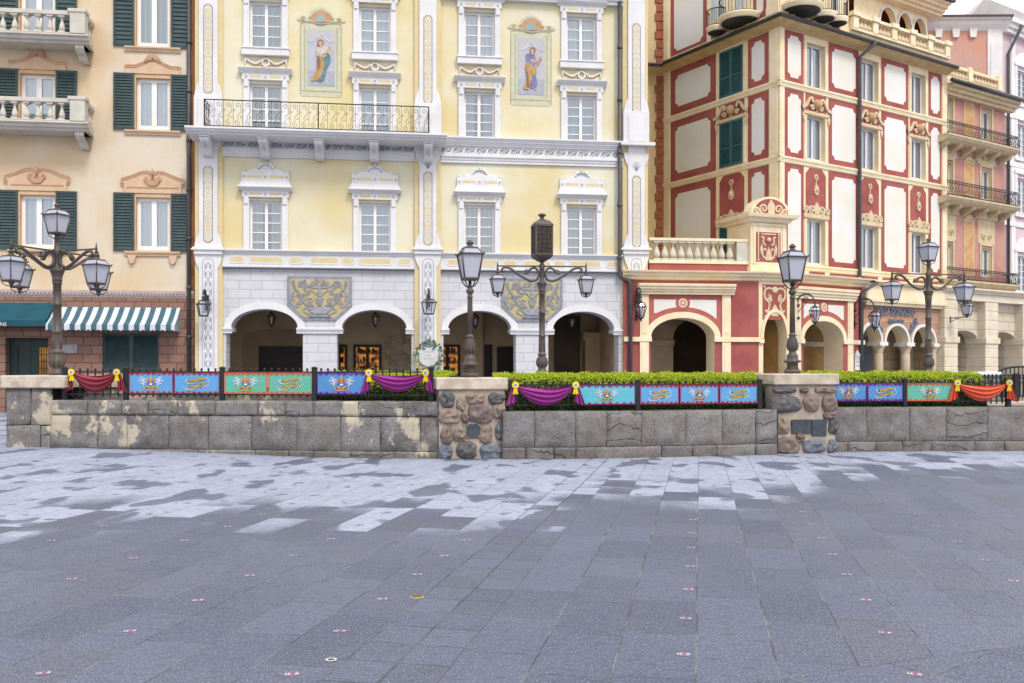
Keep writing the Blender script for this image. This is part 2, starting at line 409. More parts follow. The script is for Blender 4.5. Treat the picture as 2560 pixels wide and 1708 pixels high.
    c = t.mix(t.math('MULTIPLY', t.ramp(rip, .48, .3), .38), c, (.045, .052, .075))
    b = t.bump(rip, .6, .012)
    b = t.bump(peb, .6, .008, b)
    b = t.bump(spk, .7, .008, b)
    b = t.bump(grain, .4, .004, b)
    b = t.bump(joint, .5, .008, b); b.node.invert = True
    rg = t.math('ADD', t.math('MULTIPLY', dry, .32), t.math('ADD', .40, t.math('MULTIPLY', grain, .18)))
    return t.fin(c, rg, 0, .4)
def sstep(a, b, x): t = min(max((x-a)/(b-a), 0), 1); return t*t*(3-2*t)
def zgr(X, Y): return .13*sstep(3.0, 8.8, -X)*sstep(9.5, 16.5, Y)          # the paving rises gently towards the left pillar
gx = [-150, -60, -30, -20]+[-14+k*.75 for k in range(20)]+[3, 8, 14, 20, 30, 60, 150]; gy = [-60, -10, 0, 5, 8]+[9+k*.75 for k in range(14)]+[21, 24, 30, 40, 60, 100, 200]
g = G(); g.grid(lambda u, v: (gx[round(u*(len(gx)-1))], gy[round(v*(len(gy)-1))], zgr(gx[round(u*(len(gx)-1))], gy[round(v*(len(gy)-1))])), len(gx)-1, len(gy)-1, sm=True)
tag(g.build('plaza_paving', ground_mat(), fix=False), kind='structure')

# ------------------------------------------------------------------ plaza stone walls
def gp(px, py):                                    # a point of the ground seen at photo pixel
    Y = F*EYE/(py-YH); return Vector(((px-CX)/F*Y, Y))
def stone_mat(name, patch):
    t = NT(name); p = t.pos(); geo = t.n('ShaderNodeNewGeometry'); rnd = geo.outputs['Random Per Island']
    a = t.mix(rnd, (.125, .116, .114), (.24, .222, .21))
    r2 = t.math('FRACT', t.math('MULTIPLY', rnd, 17.3))
    a = t.mix(t.math('MULTIPLY', r2, .5), a, (.21, .18, .15))
    sh = t.n('ShaderNodeVectorMath', operation='ADD'); t.l(p, sh.inputs[0])
    cb = t.n('ShaderNodeCombineXYZ'); 
    for i in range(3): t.l(t.math('MULTIPLY', rnd, 13.0*(i+1)), cb.inputs[i])
    t.l(cb.outputs[0], sh.inputs[1]); q = sh.outputs[0]
    n = t.noise(q, 3.2, 6, .65)
    a = t.mix(t.math('MULTIPLY', t.ramp(n, .42, .72), .8), a, (.29, .28, .285)); a = t.mix(t.math('MULTIPLY', t.ramp(n, .48, .25), .6), a, (.09, .085, .09))
    g1 = t.noise(q, 45, 3, .7)
    a = t.mix(t.math('MULTIPLY', t.ramp(g1, .42, .7), .7), a, (.055, .052, .052))
    sz = t.n('ShaderNodeSeparateXYZ'); t.l(p, sz.inputs[0])
    a = t.mix(t.math('MULTIPLY', t.ramp(sz.outputs[2], .14, .0), t.ramp(t.noise(p, 6, 4), .35, .65)), a, (.13, .115, .075))
    w = t.n('ShaderNodeTexWave', bands_direction='Z'); t.l(q, w.inputs['Vector'])
    w.inputs['Scale'].default_value = 1.3; w.inputs['Distortion'].default_value = 9; w.inputs['Detail'].default_value = 3; w.inputs['Detail Scale'].default_value = 1.2
    crack = t.math('MULTIPLY', t.ramp(w.outputs['Fac'], .03, .0), t.math('GREATER_THAN', t.math('FRACT', t.math('MULTIPLY', rnd, 7.7)), .78))
    a = t.mix(t.math('MULTIPLY', crack, .6), a, (.04, .037, .036))
    vo = t.n('ShaderNodeTexVoronoi'); t.l(q, vo.inputs['Vector']); vo.inputs['Scale'].default_value = 20
    pit = t.math('MULTIPLY', t.ramp(vo.outputs['Distance'], .24, .12), t.math('LESS_THAN', t.math('FRACT', t.math('MULTIPLY', rnd, 5.1)), .45))
    pit = t.math('MULTIPLY', pit, t.ramp(t.noise(q, 5, 2), .45, .6))
    a = t.mix(t.math('MULTIPLY', pit, .7), a, (.05, .047, .046))
    h = t.math('SUBTRACT', t.math('ADD', t.math('MULTIPLY', n, 1.0), t.math('MULTIPLY', g1, .25)), t.math('MULTIPLY', t.math('ADD', crack, pit), .6))
    if patch:
        pn = t.noise(t.mapv(p, (1, 1, .62)), 1.55, 5, .6)
        pm = t.ramp(t.math('ADD', pn, t.math('MULTIPLY', t.math('SUBTRACT', t.noise(p, 14, 3), .5), .14)), .548, .602)
        pc = t.mix(t.noise(p, 12, 4), (.39, .335, .25), (.52, .46, .36)); pc = t.mix(t.math('MULTIPLY', t.ramp(t.noise(p, 38, 3), .5, .8), .4), pc, (.30, .25, .18))
        a = t.mix(pm, a, pc); h = t.math('ADD', t.math('MULTIPLY', h, t.math('SUBTRACT', 1.0, t.math('MULTIPLY', pm, .6))), t.math('MULTIPLY', pm, .5))
    t.bump(h, .8, .03)
    return t.fin(a, .85, 0, .25)
M_stone = stone_mat('weathered_grey_stone', False); M_stonep = stone_mat('grey_stone_with_plaster', True)
M_joint = mat('dark_joint', (58, 54, 50), (42, 38, 36), rough=.9)
M_mortar = mat('pale_mortar', (196, 182, 164), (172, 158, 140), scale=5, bump=.9, bscale=22, fine=.2, gain=.85)
M_cap = mat('pale_cap_stone', (224, 210, 192), (190, 172, 152), scale=4, bump=.9, bscale=10, fine=.3, gain=.92, streak=.25)
class Path:
    def __init__(s, pts): s.px = [p[0] for p in pts]; s.P = [Vector(((p[0]-CX)/F*p[1], p[1])) for p in pts]   # (photo column, depth in metres)
    def at(s, px, off=0.0):
        i = 0
        while i < len(s.px)-2 and px > s.px[i+1]: i += 1
        A, B = s.P[i], s.P[i+1]; d = (B-A).normalized(); n = Vector((d.y, -d.x))
        A2, B2 = A-n*off, B-n*off; k = (px-CX)/F; e = B2-A2
        t = (k*A2.y-A2.x)/(e.x-k*e.y)
        return A2+e*t
    def seg(s, a, b, off=0.0):
        A, B = s.at(a, off), s.at(b, off); d = (B-A).normalized(); return A, B, d, Vector((d.y, -d.x))
def block(g, path, pa, pb, z0, z1, mi=0, r=.032, gap=.0045, nx=16, nz=9, top=False):
    A, B, d, n = path.seg(pa, pb); L = (B-A).length; A = A+d*gap; L -= 2*gap; z0 += gap; z1 -= gap if not top else 0
    sx, sz = random.random()*50, random.random()*50; amp = random.uniform(.005, .012)
    def fn(u, v):
        x, z = u*L, z0+v*(z1-z0)
        def rd(q): return 0 if q > r else r-math.sqrt(max(r*r-(r-q)**2, 0))
        dep = max(rd(min(x, L-x)), rd(min(z-z0+(.1 if z0 < .02 else 0), z1-z)))
        o = -dep + amp*noise.noise((x*3+sx, z*3+sz, sx))*2 + .006*noise.noise((x*11+sx, z*11, sz))
        jx = .008*noise.noise((z*6, sx, 0)) if u in (0, 1) else 0
        q = A+d*(x+jx)+n*o
        return (q.x, q.y, z+(.006*noise.noise((x*5, sz, 3)) if v in (0, 1) else 0))
    g.grid(fn, nx, nz, mi)
    # return faces into the wall
    b = [fn(i/nx, 1) for i in range(nx+1)]
    g.add(b+[(x-n.x*.42, y-n.y*.42, z) for x, y, z in b], [(i, i+1, i+2+nx, i+1+nx) for i in range(nx)], mi, False)
    for u in (0, 1):
        b = [fn(u, j/nz) for j in range(nz+1)]
        g.add(b+[(x-n.x*.05, y-n.y*.05, z) for x, y, z in b], [(i, i+1, i+2+nz, i+1+nz) for i in range(nz)], mi, False)
def stone_wall(label, path, courses, zt, m, ends):
    e = empty('stone_wall', T(path.P[0].x, path.P[0].y, 0), label, 'wall', 'stone walls round the planted plaza edge'); inv = e.matrix_world.inverted()
    g = G(inv)
    for (xs, z0, z1, top) in courses:
        for a, b in zip(xs, xs[1:]): block(g, path, a, b, z0, z1, top=top)
    g.build('stone_courses', m, e, fix=False)
    g = G(inv); xs = [ends[0]]+[p for p in path.px if ends[0] < p < ends[1]]+[ends[1]]
    for a, b in zip(xs, xs[1:]):
        A, B, d, n = path.seg(a, b, .07); A2, B2 = A-n*.45, B-n*.45; z = zt-.012
        g.add([(*A, 0), (*B, 0), (*B, z), (*A, z), (*A2, 0), (*B2, 0), (*B2, z), (*A2, z)], [(0, 1, 2, 3), (3, 2, 6, 7), (4, 7, 6, 5), (0, 3, 7, 4), (1, 5, 6, 2)])
    g.build('wall_core', M_joint, e)
    return e
PL = Path([(60, 16.97), (125, 16.92), (400, 16.72), (640, 16.55), (870, 16.3), (1110, 16.12)])
PM = Path([(1250, 16.05), (1480, 16.15), (1700, 16.48), (1950, 16.9)])
PR = Path([(2070, 17.45), (2300, 17.6), (2700, 17.7)])
stone_wall('grey stone wall patched with beige plaster, between the two leftmost pillars', PL,
    [([125, 215, 301, 368, 442, 536, 643, 711, 781, 895, 1008, 1103], .74, 1.01, True),
     ([125, 242, 315, 420, 519, 627, 740, 850, 949, 1050, 1103], .12, .74, False), ([125, 270, 427, 493, 637, 720, 780, 874, 987, 1103], 0, .12, False)], 1.01, M_stonep, (125, 1103))
stone_wall('unpatched grey stone wall between the centre pillar and the cracked-cap pillar', PM,
    [([1256, 1337, 1440, 1518, 1605, 1716, 1808, 1892, 1945], .205, .835, True), ([1256, 1315, 1385, 1440, 1490, 1655, 1733, 1793, 1890, 1945], 0, .205, False)], .835, M_stone, (1256, 1945))
stone_wall('grey stone wall running out to the right behind the rightmost banners', PR,
    [([2078, 2169, 2277, 2368, 2472, 2600, 2690], .195, .85, True), ([2078, 2120, 2191, 2259, 2330, 2438, 2514, 2590, 2690], 0, .195, False)], .85, M_stone, (2078, 2690))

def field_stone(g, fr, cx, cz, rx, rz, out=.075, y=0.0):
    sd_ = random.random()*99
    def fn(u, v):
        a = 2*PI*u; e = v*PI/2; c, s_ = math.cos(a), math.sin(a)
        k = 1/((abs(c)**2.8+abs(s_)**2.8)**(1/2.8))
        w = 1+.24*noise.noise((c*1.4+sd_, s_*1.4, sd_))
        r = math.sin(e)*k*w
        d = out*(math.cos(e)**.75)*(1+.8*noise.noise((c*r*2.2+sd_, s_*r*1.8, 5)))+.012*noise.noise((r*c*4, r*s_*4, sd_))
        return (cx+rx*r*c, y-d, cz+rz*r*s_)
    g.grid(fn, 22, 8)
def fstone_mat():
    t = NT('field_stone'); p = t.pos(); rnd = t.n('ShaderNodeNewGeometry').outputs['Random Per Island']; rnd = t.n('ShaderNodeObjectInfo').outputs['Random']
    cr = t.n('ShaderNodeValToRGB'); cr.color_ramp.interpolation = 'CONSTANT'; t.l(rnd, cr.inputs[0])
    for i, c in enumerate([(130, 112, 104), (116, 118, 126), (150, 132, 122), (104, 100, 102), (160, 140, 124), (120, 126, 138), (136, 118, 108)]):
        e = cr.color_ramp.elements[0] if i == 0 else cr.color_ramp.elements.new(i/7); e.position = i/7; e.color = tuple(Vector(lin(c))*.8)+(1,)
    n = t.noise(p, 7, 6, .65); g1 = t.noise(p, 50, 3, .7)
    a = t.mix(t.math('MULTIPLY', t.ramp(n, .5, .72), .6), cr.outputs[0], (.36, .33, .31)); a = t.mix(t.math('MULTIPLY', t.ramp(n, .46, .3), .6), a, (.08, .075, .075))
    a = t.mix(t.math('MULTIPLY', t.ramp(g1, .45, .75), .4), a, (.07, .066, .066))
    t.bump(t.math('ADD', n, t.math('MULTIPLY', g1, .25)), .8, .03); return t.fin(a, .8, 0, .3)
M_fstone = fstone_mat(); M_plaque = mat('slate_plaque', (78, 84, 94), (62, 66, 76), rough=.5, bump=.2, scale=8, spec=.5)
def pillar(label, fr, w, dp, z0, zc0, zc1, ov, stones, plaques, off=(0, 0), mortar=None):
    e = empty('stone_pillar', fr.M.copy(), label, 'pillar', 'stone pillars with flat caps')
    g = G(); nn = 10
    for x0, y0, x1, y1 in ((0, 0, w, 0), (w, 0, w, dp), (w, dp, 0, dp), (0, dp, 0, 0)):
        sd_ = random.random()*30
        def fn(u, v):
            b = .014*noise.noise((u*3+sd_, v*3, 1))+.006*noise.noise((u*9, v*9+sd_, 1)); b *= 1 if 0 < u < 1 else 0
            x, y = x0+(x1-x0)*u, y0+(y1-y0)*u; nx, ny = (y1-y0), -(x1-x0); q = math.hypot(nx, ny)
            return (x+nx/q*b, y+ny/q*b, zc0*v)
        g.grid(fn, 14, 14)
    g.build('pillar_body', mortar or M_mortar, e, fix=False)
    g = G(); g.box(-ov, w+ov, -ov, dp+ov, zc0, zc1)
    c = g.build('cap', M_cap, e, bevel=.018)
    for (px, py, rx, ry) in stones:
        Y = fr.pt(fr.u(px)).y; s_ = Y/F
        g = G(); field_stone(g, fr, fr.u(px), fr.z(px, py), rx*s_*1.12, ry*s_*1.09); g.build('field_stone', M_fstone, e, fix=False)
    for k in range(7):                               # stones on the side that looks left
        g = G(Matrix.Rotation(R(-90), 4, 'Z')); field_stone(g, fr, -dp*(.2+.3*(k % 3)), .17+.3*(k//3)+.06*(k % 2), .13, .11); g.build('field_stone', M_fstone, e, fix=False)
    for (xa, xb, ya, yb, rivets) in plaques:
        x0, x1 = fr.u(xa), fr.u(xb); za, zb = fr.z((xa+xb)/2, ya), fr.z((xa+xb)/2, yb)
        g = G(); g.box(x0, x1, -.03, 0, zb, za); q = g.build('plaque', M_plaque, e, bevel=.004)
        if rivets:
            g = G()
            for x in (x0+.02, x1-.02):
                for z in (za-.02, zb+.02): g.disc(x, z, .008, -.034, -.03, 8)
            g.build('rivet', M_white, q)
    return e
def cs(L, ox, oy, k): return [(ox+a/k, oy+b/k, c/k, d/k) for a, b, c, d in L]
P0 = gp(1098, 1148); FP1 = Frame(P0.x, P0.y, 9)
pillar('boulder-faced pillar with a smooth pinkish cap, carrying a single-lantern lamp, one square plaque', FP1, FP1.u(1262), 1.15, 0, 1.226, 1.44, .05,
    cs([(315, 525, 95, 95), (495, 590, 55, 80), (690, 515, 110, 80), (965, 515, 105, 70), (345, 750, 140, 95), (550, 780, 45, 65), (765, 710, 160, 115), (1010, 680, 75, 105), (310, 1000, 80, 110),
        (480, 995, 70, 90), (830, 1000, 75, 120), (1020, 950, 70, 105), (290, 1230, 80, 95), (575, 1200, 115, 110), (930, 1230, 160, 110)], 1060, 900, 5.34),
    [(1060+570/5.34, 1060+748/5.34, 900+855/5.34, 900+1040/5.34, True)])
P0 = gp(1940, 1135); FP2 = Frame(P0.x, P0.y, 10)
pillar('boulder-faced pillar with a cracked sandy cap, two dark plaques side by side, right of centre', FP2, FP2.u(2088), 1.2, 0, 1.295, 1.505, .06,
    cs([(540, 400, 155, 45), (800, 405, 60, 35), (1080, 400, 140, 40), (560, 590, 190, 110), (900, 570, 105, 110), (1140, 590, 95, 110), (1145, 740, 85, 50), (510, 860, 100, 115), (1180, 890, 55, 100),
        (590, 1140, 160, 110), (745, 1040, 55, 60), (945, 1150, 150, 95), (1175, 1150, 60, 80)], 1860, 900, 5.34),
    [(1860+630/5.34, 1860+890/5.34, 900+795/5.34, 900+980/5.34, False), (1860+900/5.34, 1860+1095/5.34, 900+795/5.34, 900+1015/5.34, False)])
P0 = Vector(((13-CX)/F*16.95, 16.95)); FP0 = Frame(P0.x, P0.y, 0); w0 = FP0.u(127)
e = empty('stone_pillar', FP0.M.copy(), 'grey ashlar pillar with plaster stains at the left end, under the five-lantern lamp', 'pillar', 'stone pillars with flat caps')
g = G(FP0.M.inverted()); PP = Path([(13, 16.95), (128, 16.95)])
for xs, a, b in (([13, 75, 127], .55, 1.235), ([13, 100, 127], 0, .55)):
    for p, q in zip(xs, xs[1:]): block(g, PP, p, q, a, b)
g.build('stone_courses', M_stonep, e, fix=False)
g = G(); g.box(.02, w0-.02, .03, 1.2, 0, 1.24); g.build('pillar_body', M_joint, e)
g = G(); g.box(-.07, w0+.28, -.06, 1.25, 1.235, 1.475); g.build('cap', M_cap, e, bevel=.02)
# low wall behind the first fence
e = empty('low_wall', T(*PL.at(200, 1.0), 0), 'low pale capped wall seen through the fence bars behind the red swag', 'wall'); inv = e.matrix_world.inverted()
for nm, z0, z1, o0, o1, m in (('wall_body', 0, 1.24, .95, 1.4, M_stonep), ('cap', 1.24, 1.48, .9, 1.45, M_cap)):
    g = G(inv); xs = [150, 300, 450, 640, 785]
    for a, b in zip(xs, xs[1:]):
        A, B = PL.at(a, o0), PL.at(b, o0); A2, B2 = PL.at(a, o1), PL.at(b, o1)
        g.add([(*A, z0), (*B, z0), (*B, z1), (*A, z1), (*A2, z0), (*B2, z0), (*B2, z1), (*A2, z1)], [(0, 1, 2, 3), (3, 2, 6, 7), (4, 7, 6, 5), (0, 3, 7, 4), (1, 5, 6, 2), (0, 4, 5, 1)])
    g.build(nm, m, e)

# ------------------------------------------------------------------ iron fences
picket_me = None
def fence(label, path, posts, zw, h, npk, off=.24, toprail=.045):
    A = path.at(posts[0], off); e = empty('iron_fence', T(A.x, A.y, zw), label, 'fence', 'black iron fences on the stone walls')
    g = G(); g.box(-.043, .043, -.043, .043, 0, h, 0); g.box(-.05, .05, -.05, .05, h-.012, h+.012)
    g.lathe([(.068, h+.012), (.02, h+.03)], n=4, a0=PI/4, sm=False)
    post = None; pick = None
    for i, px in enumerate(posts):
        P = path.at(px, off)
        o = g.build('post', M_iron, e, bevel=.004) if post is None else post.copy()
        if post is None: post = o
        else: COL.objects.link(o)
        o.location = (P.x-A.x, P.y-A.y, 0)
        if i+1 < len(posts):
            Q = path.at(posts[i+1], off); d = Q-P; L = d.length; d = d.normalized(); a = math.atan2(d.y, d.x)
            for z in (h-.07, .115):
                r = G(); r.box(.04, L-.04, -.014, .014, z-.012, z+.012); o = r.build('rail', M_iron, e); o.location = (P.x-A.x, P.y-A.y, 0); o.rotation_euler.z = a
            n = npk[i]
            for k in range(1, n+1):
                if pick is None:
                    q = G(); q.box(-.011, .011, -.011, .011, .085, h-.03); q.ball(0, 0, h-.022, .024, 6); q.ball(0, 0, .08, .018, 5); pick = q.build('picket', M_iron, e); o = pick
                else: o = pick.copy(); COL.objects.link(o)
                c = P+d*(L*k/(n+1)); o.location = (c.x-A.x, c.y-A.y, 0); o.rotation_euler.z = a
    return e
fence('black iron fence on the plaster-patched wall, hung with five banners and two swags', PL, [162, 315, 556, 786, 1078], 1.005, .605, [7, 13, 12, 16])
fence('black iron fence in front of the hedge between the two boulder pillars', PM, [1277, 1594, 1899], .83, .55, [17, 17])
fence('black iron fence on the right wall, ending beside the orange swag', PR, [2082, 2262, 2520], .845, .545, [9, 17])

# ------------------------------------------------------------------ hedges
def leaf_mat(name, a, b):
    t = NT(name); r = t.n('ShaderNodeNewGeometry').outputs['Random Per Island']
    t.b.inputs['Subsurface Weight'].default_value = 0
    c = t.mix(r, lin(a), lin(b)); t.fin(c, .55, 0, .35)
    tl = t.n('ShaderNodeBsdfTranslucent'); t.l(c, tl.inputs[0]); mx = t.n('ShaderNodeMixShader'); mx.inputs[0].default_value = .3
    t.l(t.b.outputs[0], mx.inputs[1]); t.l(tl.outputs[0], mx.inputs[2]); t.l(mx.outputs[0], t.o.inputs[0]); return t.m
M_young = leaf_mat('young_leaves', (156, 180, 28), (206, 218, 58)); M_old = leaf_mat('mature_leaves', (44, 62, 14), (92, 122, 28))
M_twig = mat('hedge_inside', (34, 36, 18), (24, 26, 12), rough=1)
def hedge(label, path, pa, pb, off, z0, zt, dens=5200, dp=1.3):
    A = path.at(pa, off); e = empty('clipped_hedge', T(A.x, A.y, 0), label, 'hedge', 'clipped green hedges behind the fences'); inv = e.matrix_world.inverted()
    xs = [pa]+[p for p in path.px if pa < p < pb]+[pb]; g = G(inv); L = G(inv)
    prof = [(0, 0), (0, zt-.26), (.06, zt-.14), (.2, zt-.05), (.45, zt-.005), (dp-.2, zt), (dp, zt-.12), (dp, 0)]
    rn = random.Random(5)
    for a, b in zip(xs, xs[1:]):
        A, B, d, n = path.seg(a, b, off); ln = (B-A).length
        v = [];
        for P in (A, B): v += [(P.x-n.x*(q[0]+.04), P.y-n.y*(q[0]+.04), max(q[1]-.03, 0)) for q in prof]
        m = len(prof); g.add(v, [(i, i+1, i+1+m, i+m) for i in range(m-1)]+[tuple(range(m)), tuple(range(2*m-1, m-1, -1))])
        for (q0, q1) in zip(prof[:-2], prof[1:-1]):
            sl = math.hypot(q1[0]-q0[0], q1[1]-q0[1]); lo = max(q0[1], z0) if q1[0] == 0 else q0[1]
            if q1[0] == 0: sl = q1[1]-lo
            k = int(sl*ln*dens*(1 if q0[0] < .5 else .35))
            for _ in range(k):
                t, w = rn.random(), rn.random(); y = q0[0]+(q1[0]-q0[0])*w; z = lo+(q1[1]-lo)*w
                x = t*ln; bump = .06*noise.noise((x*3+pa, z*4, y*3))+.03*noise.noise((x*9+pa, z*9, y*9))
                y -= rn.uniform(-.02, .045)+bump*.8; z += rn.uniform(-.02, .04)+bump
                P = Vector((A.x+d.x*x-n.x*y, A.y+d.y*x-n.y*y, z))
                an = Vector((rn.gauss(0, 1), rn.gauss(0, 1), rn.gauss(.5, .8))).normalized(); s_ = an.orthogonal().normalized(); s_ = Matrix.Rotation(rn.random()*6.28, 3, an) @ s_; tt = an.cross(s_)
                hh = rn.uniform(.010, .018); ww = hh*.5
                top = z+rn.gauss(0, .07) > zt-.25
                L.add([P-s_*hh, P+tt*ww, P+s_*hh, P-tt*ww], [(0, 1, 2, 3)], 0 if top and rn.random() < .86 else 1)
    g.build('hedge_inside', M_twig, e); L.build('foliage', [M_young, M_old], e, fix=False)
    return e
hedge('hedge end showing between the violet swag and the centre pillar', PL, 790, 1120, .62, .9, 1.50, 4800)
hedge('longest clipped hedge, spanning from the centre pillar to the cracked-cap pillar', PM, 1236, 1935, .62, .74, 1.48)
hedge('clipped hedge on the right that stops short behind the orange swag', PR, 2050, 2470, .62, .74, 1.50)

# ------------------------------------------------------------------ banners and swags
def cloth_mat(name, c, c2):
    t = NT(name); o = t.obj(); sx = t.n('ShaderNodeSeparateXYZ'); t.l(o, sx.inputs[0])
    f = t.math('MULTIPLY', t.math('GREATER_THAN', t.math('FRACT', t.math('MULTIPLY', sx.outputs[0], 42.0)), .25), t.math('GREATER_THAN', t.math('FRACT', t.math('MULTIPLY', sx.outputs[2], 42.0)), .25))
    a = t.mix(f, Vector(lin(c2))*.84, Vector(lin(c))*.84)
    a = t.mix(t.math('MULTIPLY', t.noise(t.pos(), 3, 2), .25), a, Vector(lin(c2))*.6)
    return t.fin(a, .6, 0, .3)
def flatm(name, c, rough=.6, gain=.72): return mat(name, c, rough=rough, fine=.03, gain=gain)
CL = {'blue': cloth_mat('blue_banner_cloth', (112, 178, 226), (88, 152, 208)), 'deep': cloth_mat('deep_blue_banner_cloth', (100, 160, 214), (76, 132, 192)),
      'green': cloth_mat('green_banner_cloth', (118, 198, 176), (92, 172, 152)), 'teal': cloth_mat('teal_banner_cloth', (112, 204, 214), (84, 178, 194))}
TR = {'crimson': flatm('crimson_cloth', (176, 22, 62)), 'orange': flatm('orange_cloth', (236, 96, 44)), 'purple': flatm('purple_cloth', (112, 22, 160)), 'magenta': flatm('magenta_cloth', (168, 14, 140))}
B_white = flatm('banner_white', (226, 234, 250), gain=.8); B_gold = flatm('banner_gold', (232, 190, 60)); B_or = flatm('banner_orange', (226, 112, 36)); B_blue = flatm('banner_violet', (92, 98, 205))
B_red = flatm('banner_red', (186, 62, 44)); B_grn = flatm('banner_leaf', (130, 176, 84)); B_navy = flatm('banner_navy', (34, 78, 150)); B_pink = flatm('banner_pink', (228, 168, 150)); B_yel = flatm('ribbon_yellow', (250, 214, 20), gain=.85)
M_grey = flatm('badge_grey', (110, 114, 124))
def crest(g, H, cx, cz):
    """fountain crest: two white water jets either side of a gold and blue tower in a golden bowl"""
    def P(x, y): return (cx+(x-685)/505*H, cz+(365-y)/505*H)
    y1, y2, y3 = -.012, -.016, -.020; k = H/505
    for sg in (1, -1):
        def Q(x, y): return P(685+sg*(x-685), y)
        def rib(pts, w, mi, y, w1=None): g.ribbon([Q(*q) for q in curve(pts, 5)], w*k, y, 0, mi, None if w1 is None else w1*k)
        rib([(515, 425), (500, 380), (475, 330), (440, 300), (405, 295), (392, 320), (408, 338)], 26, 0, y1, 18)
        rib([(497, 370), (500, 310), (520, 270), (545, 268), (552, 295), (535, 305)], 24, 0, y1, 14)
        rib([(480, 330), (470, 275), (445, 240), (420, 235), (415, 258)], 22, 0, y1, 12)
        rib([(490, 330), (490, 250), (475, 215), (450, 212)], 18, 0, y1, 10)
        rib([(505, 400), (470, 385), (440, 365), (425, 375), (436, 392)], 20, 0, y1, 12)
        rib([(512, 400), (520, 350), (545, 325), (552, 350), (538, 362)], 20, 0, y1, 12)
        rib([(510, 425), (520, 480), (555, 515), (620, 528)], 18, 1, y2)
        g.disc(*Q(588, 286), 32*k, y1, None, 12, 1); g.disc(*Q(588, 286), 18*k, y2, None, 8, 2)
        g.flat([Q(*q) for q in ((545, 500), (575, 462), (620, 488), (618, 508))], y1, 4)
        rib([(620, 320), (615, 380), (632, 420), (685, 436)], 26, 3, y1)
        g.flat([Q(*q) for q in ((575, 330), (600, 318), (608, 372), (585, 362))], y1, 0)
        rib([(600, 335), (604, 370)], 12, 4, y2)
    g.flat([P(*q) for q in ((590, 440), (640, 408), (730, 408), (780, 440), (745, 492), (625, 492))], y1, 1)
    g.flat([P(*q) for q in ((640, 476), (660, 446), (710, 446), (730, 476))], y2, 5)
    g.flat([P(*q) for q in ((600, 512), (770, 512), (782, 536), (588, 536))], y3, 6)
    g.flat([P(*q) for q in ((640, 372), (730, 372), (720, 412), (650, 412))], y2, 0)
    st = [P(685+(52 if i % 2 == 0 else 36)*math.cos(i*PI/8), 330+(52 if i % 2 == 0 else 36)*math.sin(i*PI/8)) for i in range(16)]
    g.flat(st, y2, 2); g.disc(*P(685, 330), 24*k, y3, None, 10, 1)
    for yy, w, h in ((272, 34, 16), (246, 30, 14), (222, 24, 16)): g.flat([P(685-w, yy+h), P(685+w, yy+h), P(685+w, yy-h), P(685-w, yy-h)], y1, 1 if h != 14 else 6)
def greeting(g, s_, H, cx, cz):
    k = H/505
    def P(x, y): return (cx+(x-1730)/505*H, cz+(365-y)/505*H)
    for body, x, y, sz in (('Summer', 1745, 312, .235), ('Cool-Off', 1735, 462, .25)):
        p = P(x, y)
        for dx, dz, yy, mi in ((-.012*H/.39, -.006, -.012, 1), (0, 0, -.017, 0)):
            text_g(g, body, H*sz, T(p[0]+dx, yy, p[1]+dz) @ Matrix.Rotation(R(-13), 4, 'Y') @ UP @ Matrix.Shear('XZ', 4, (0, 0)), .002, mi, bold=.004*H/.39, xs=.95)
    for pts, w in ((((1560, 375), (1500, 365), (1455, 325), (1462, 285), (1500, 280), (1508, 315), (1490, 322)), 20), (((1560, 378), (1660, 370), (1760, 320), (1900, 262), (1960, 262), (1990, 225), (1965, 205)), 13), (((1930, 265), (2000, 262), (2025, 300), (2000, 325), (1975, 310)), 20),
                  (((1600, 515), (1680, 500), (1780, 440), (1880, 418), (2000, 412), (2050, 385), (2045, 350), (2022, 365)), 14), (((1900, 425), (1920, 445), (1900, 480), (1875, 468)), 20), (((1960, 410), (1985, 430), (1965, 455), (1945, 440)), 16),
                  (((1600, 515), (1520, 525), (1475, 505), (1485, 478), (1510, 482)), 18), (((1470, 545), (1480, 520), (1440, 500), (1410, 470), (1408, 440)), 14)):
        s_.ribbon([P(*q) for q in curve(list(pts), 5)], w*k, -.0145, 0, 0, w*k*.6)
CLN = {'blue': 'sky blue', 'deep': 'blue', 'green': 'green', 'teal': 'turquoise'}
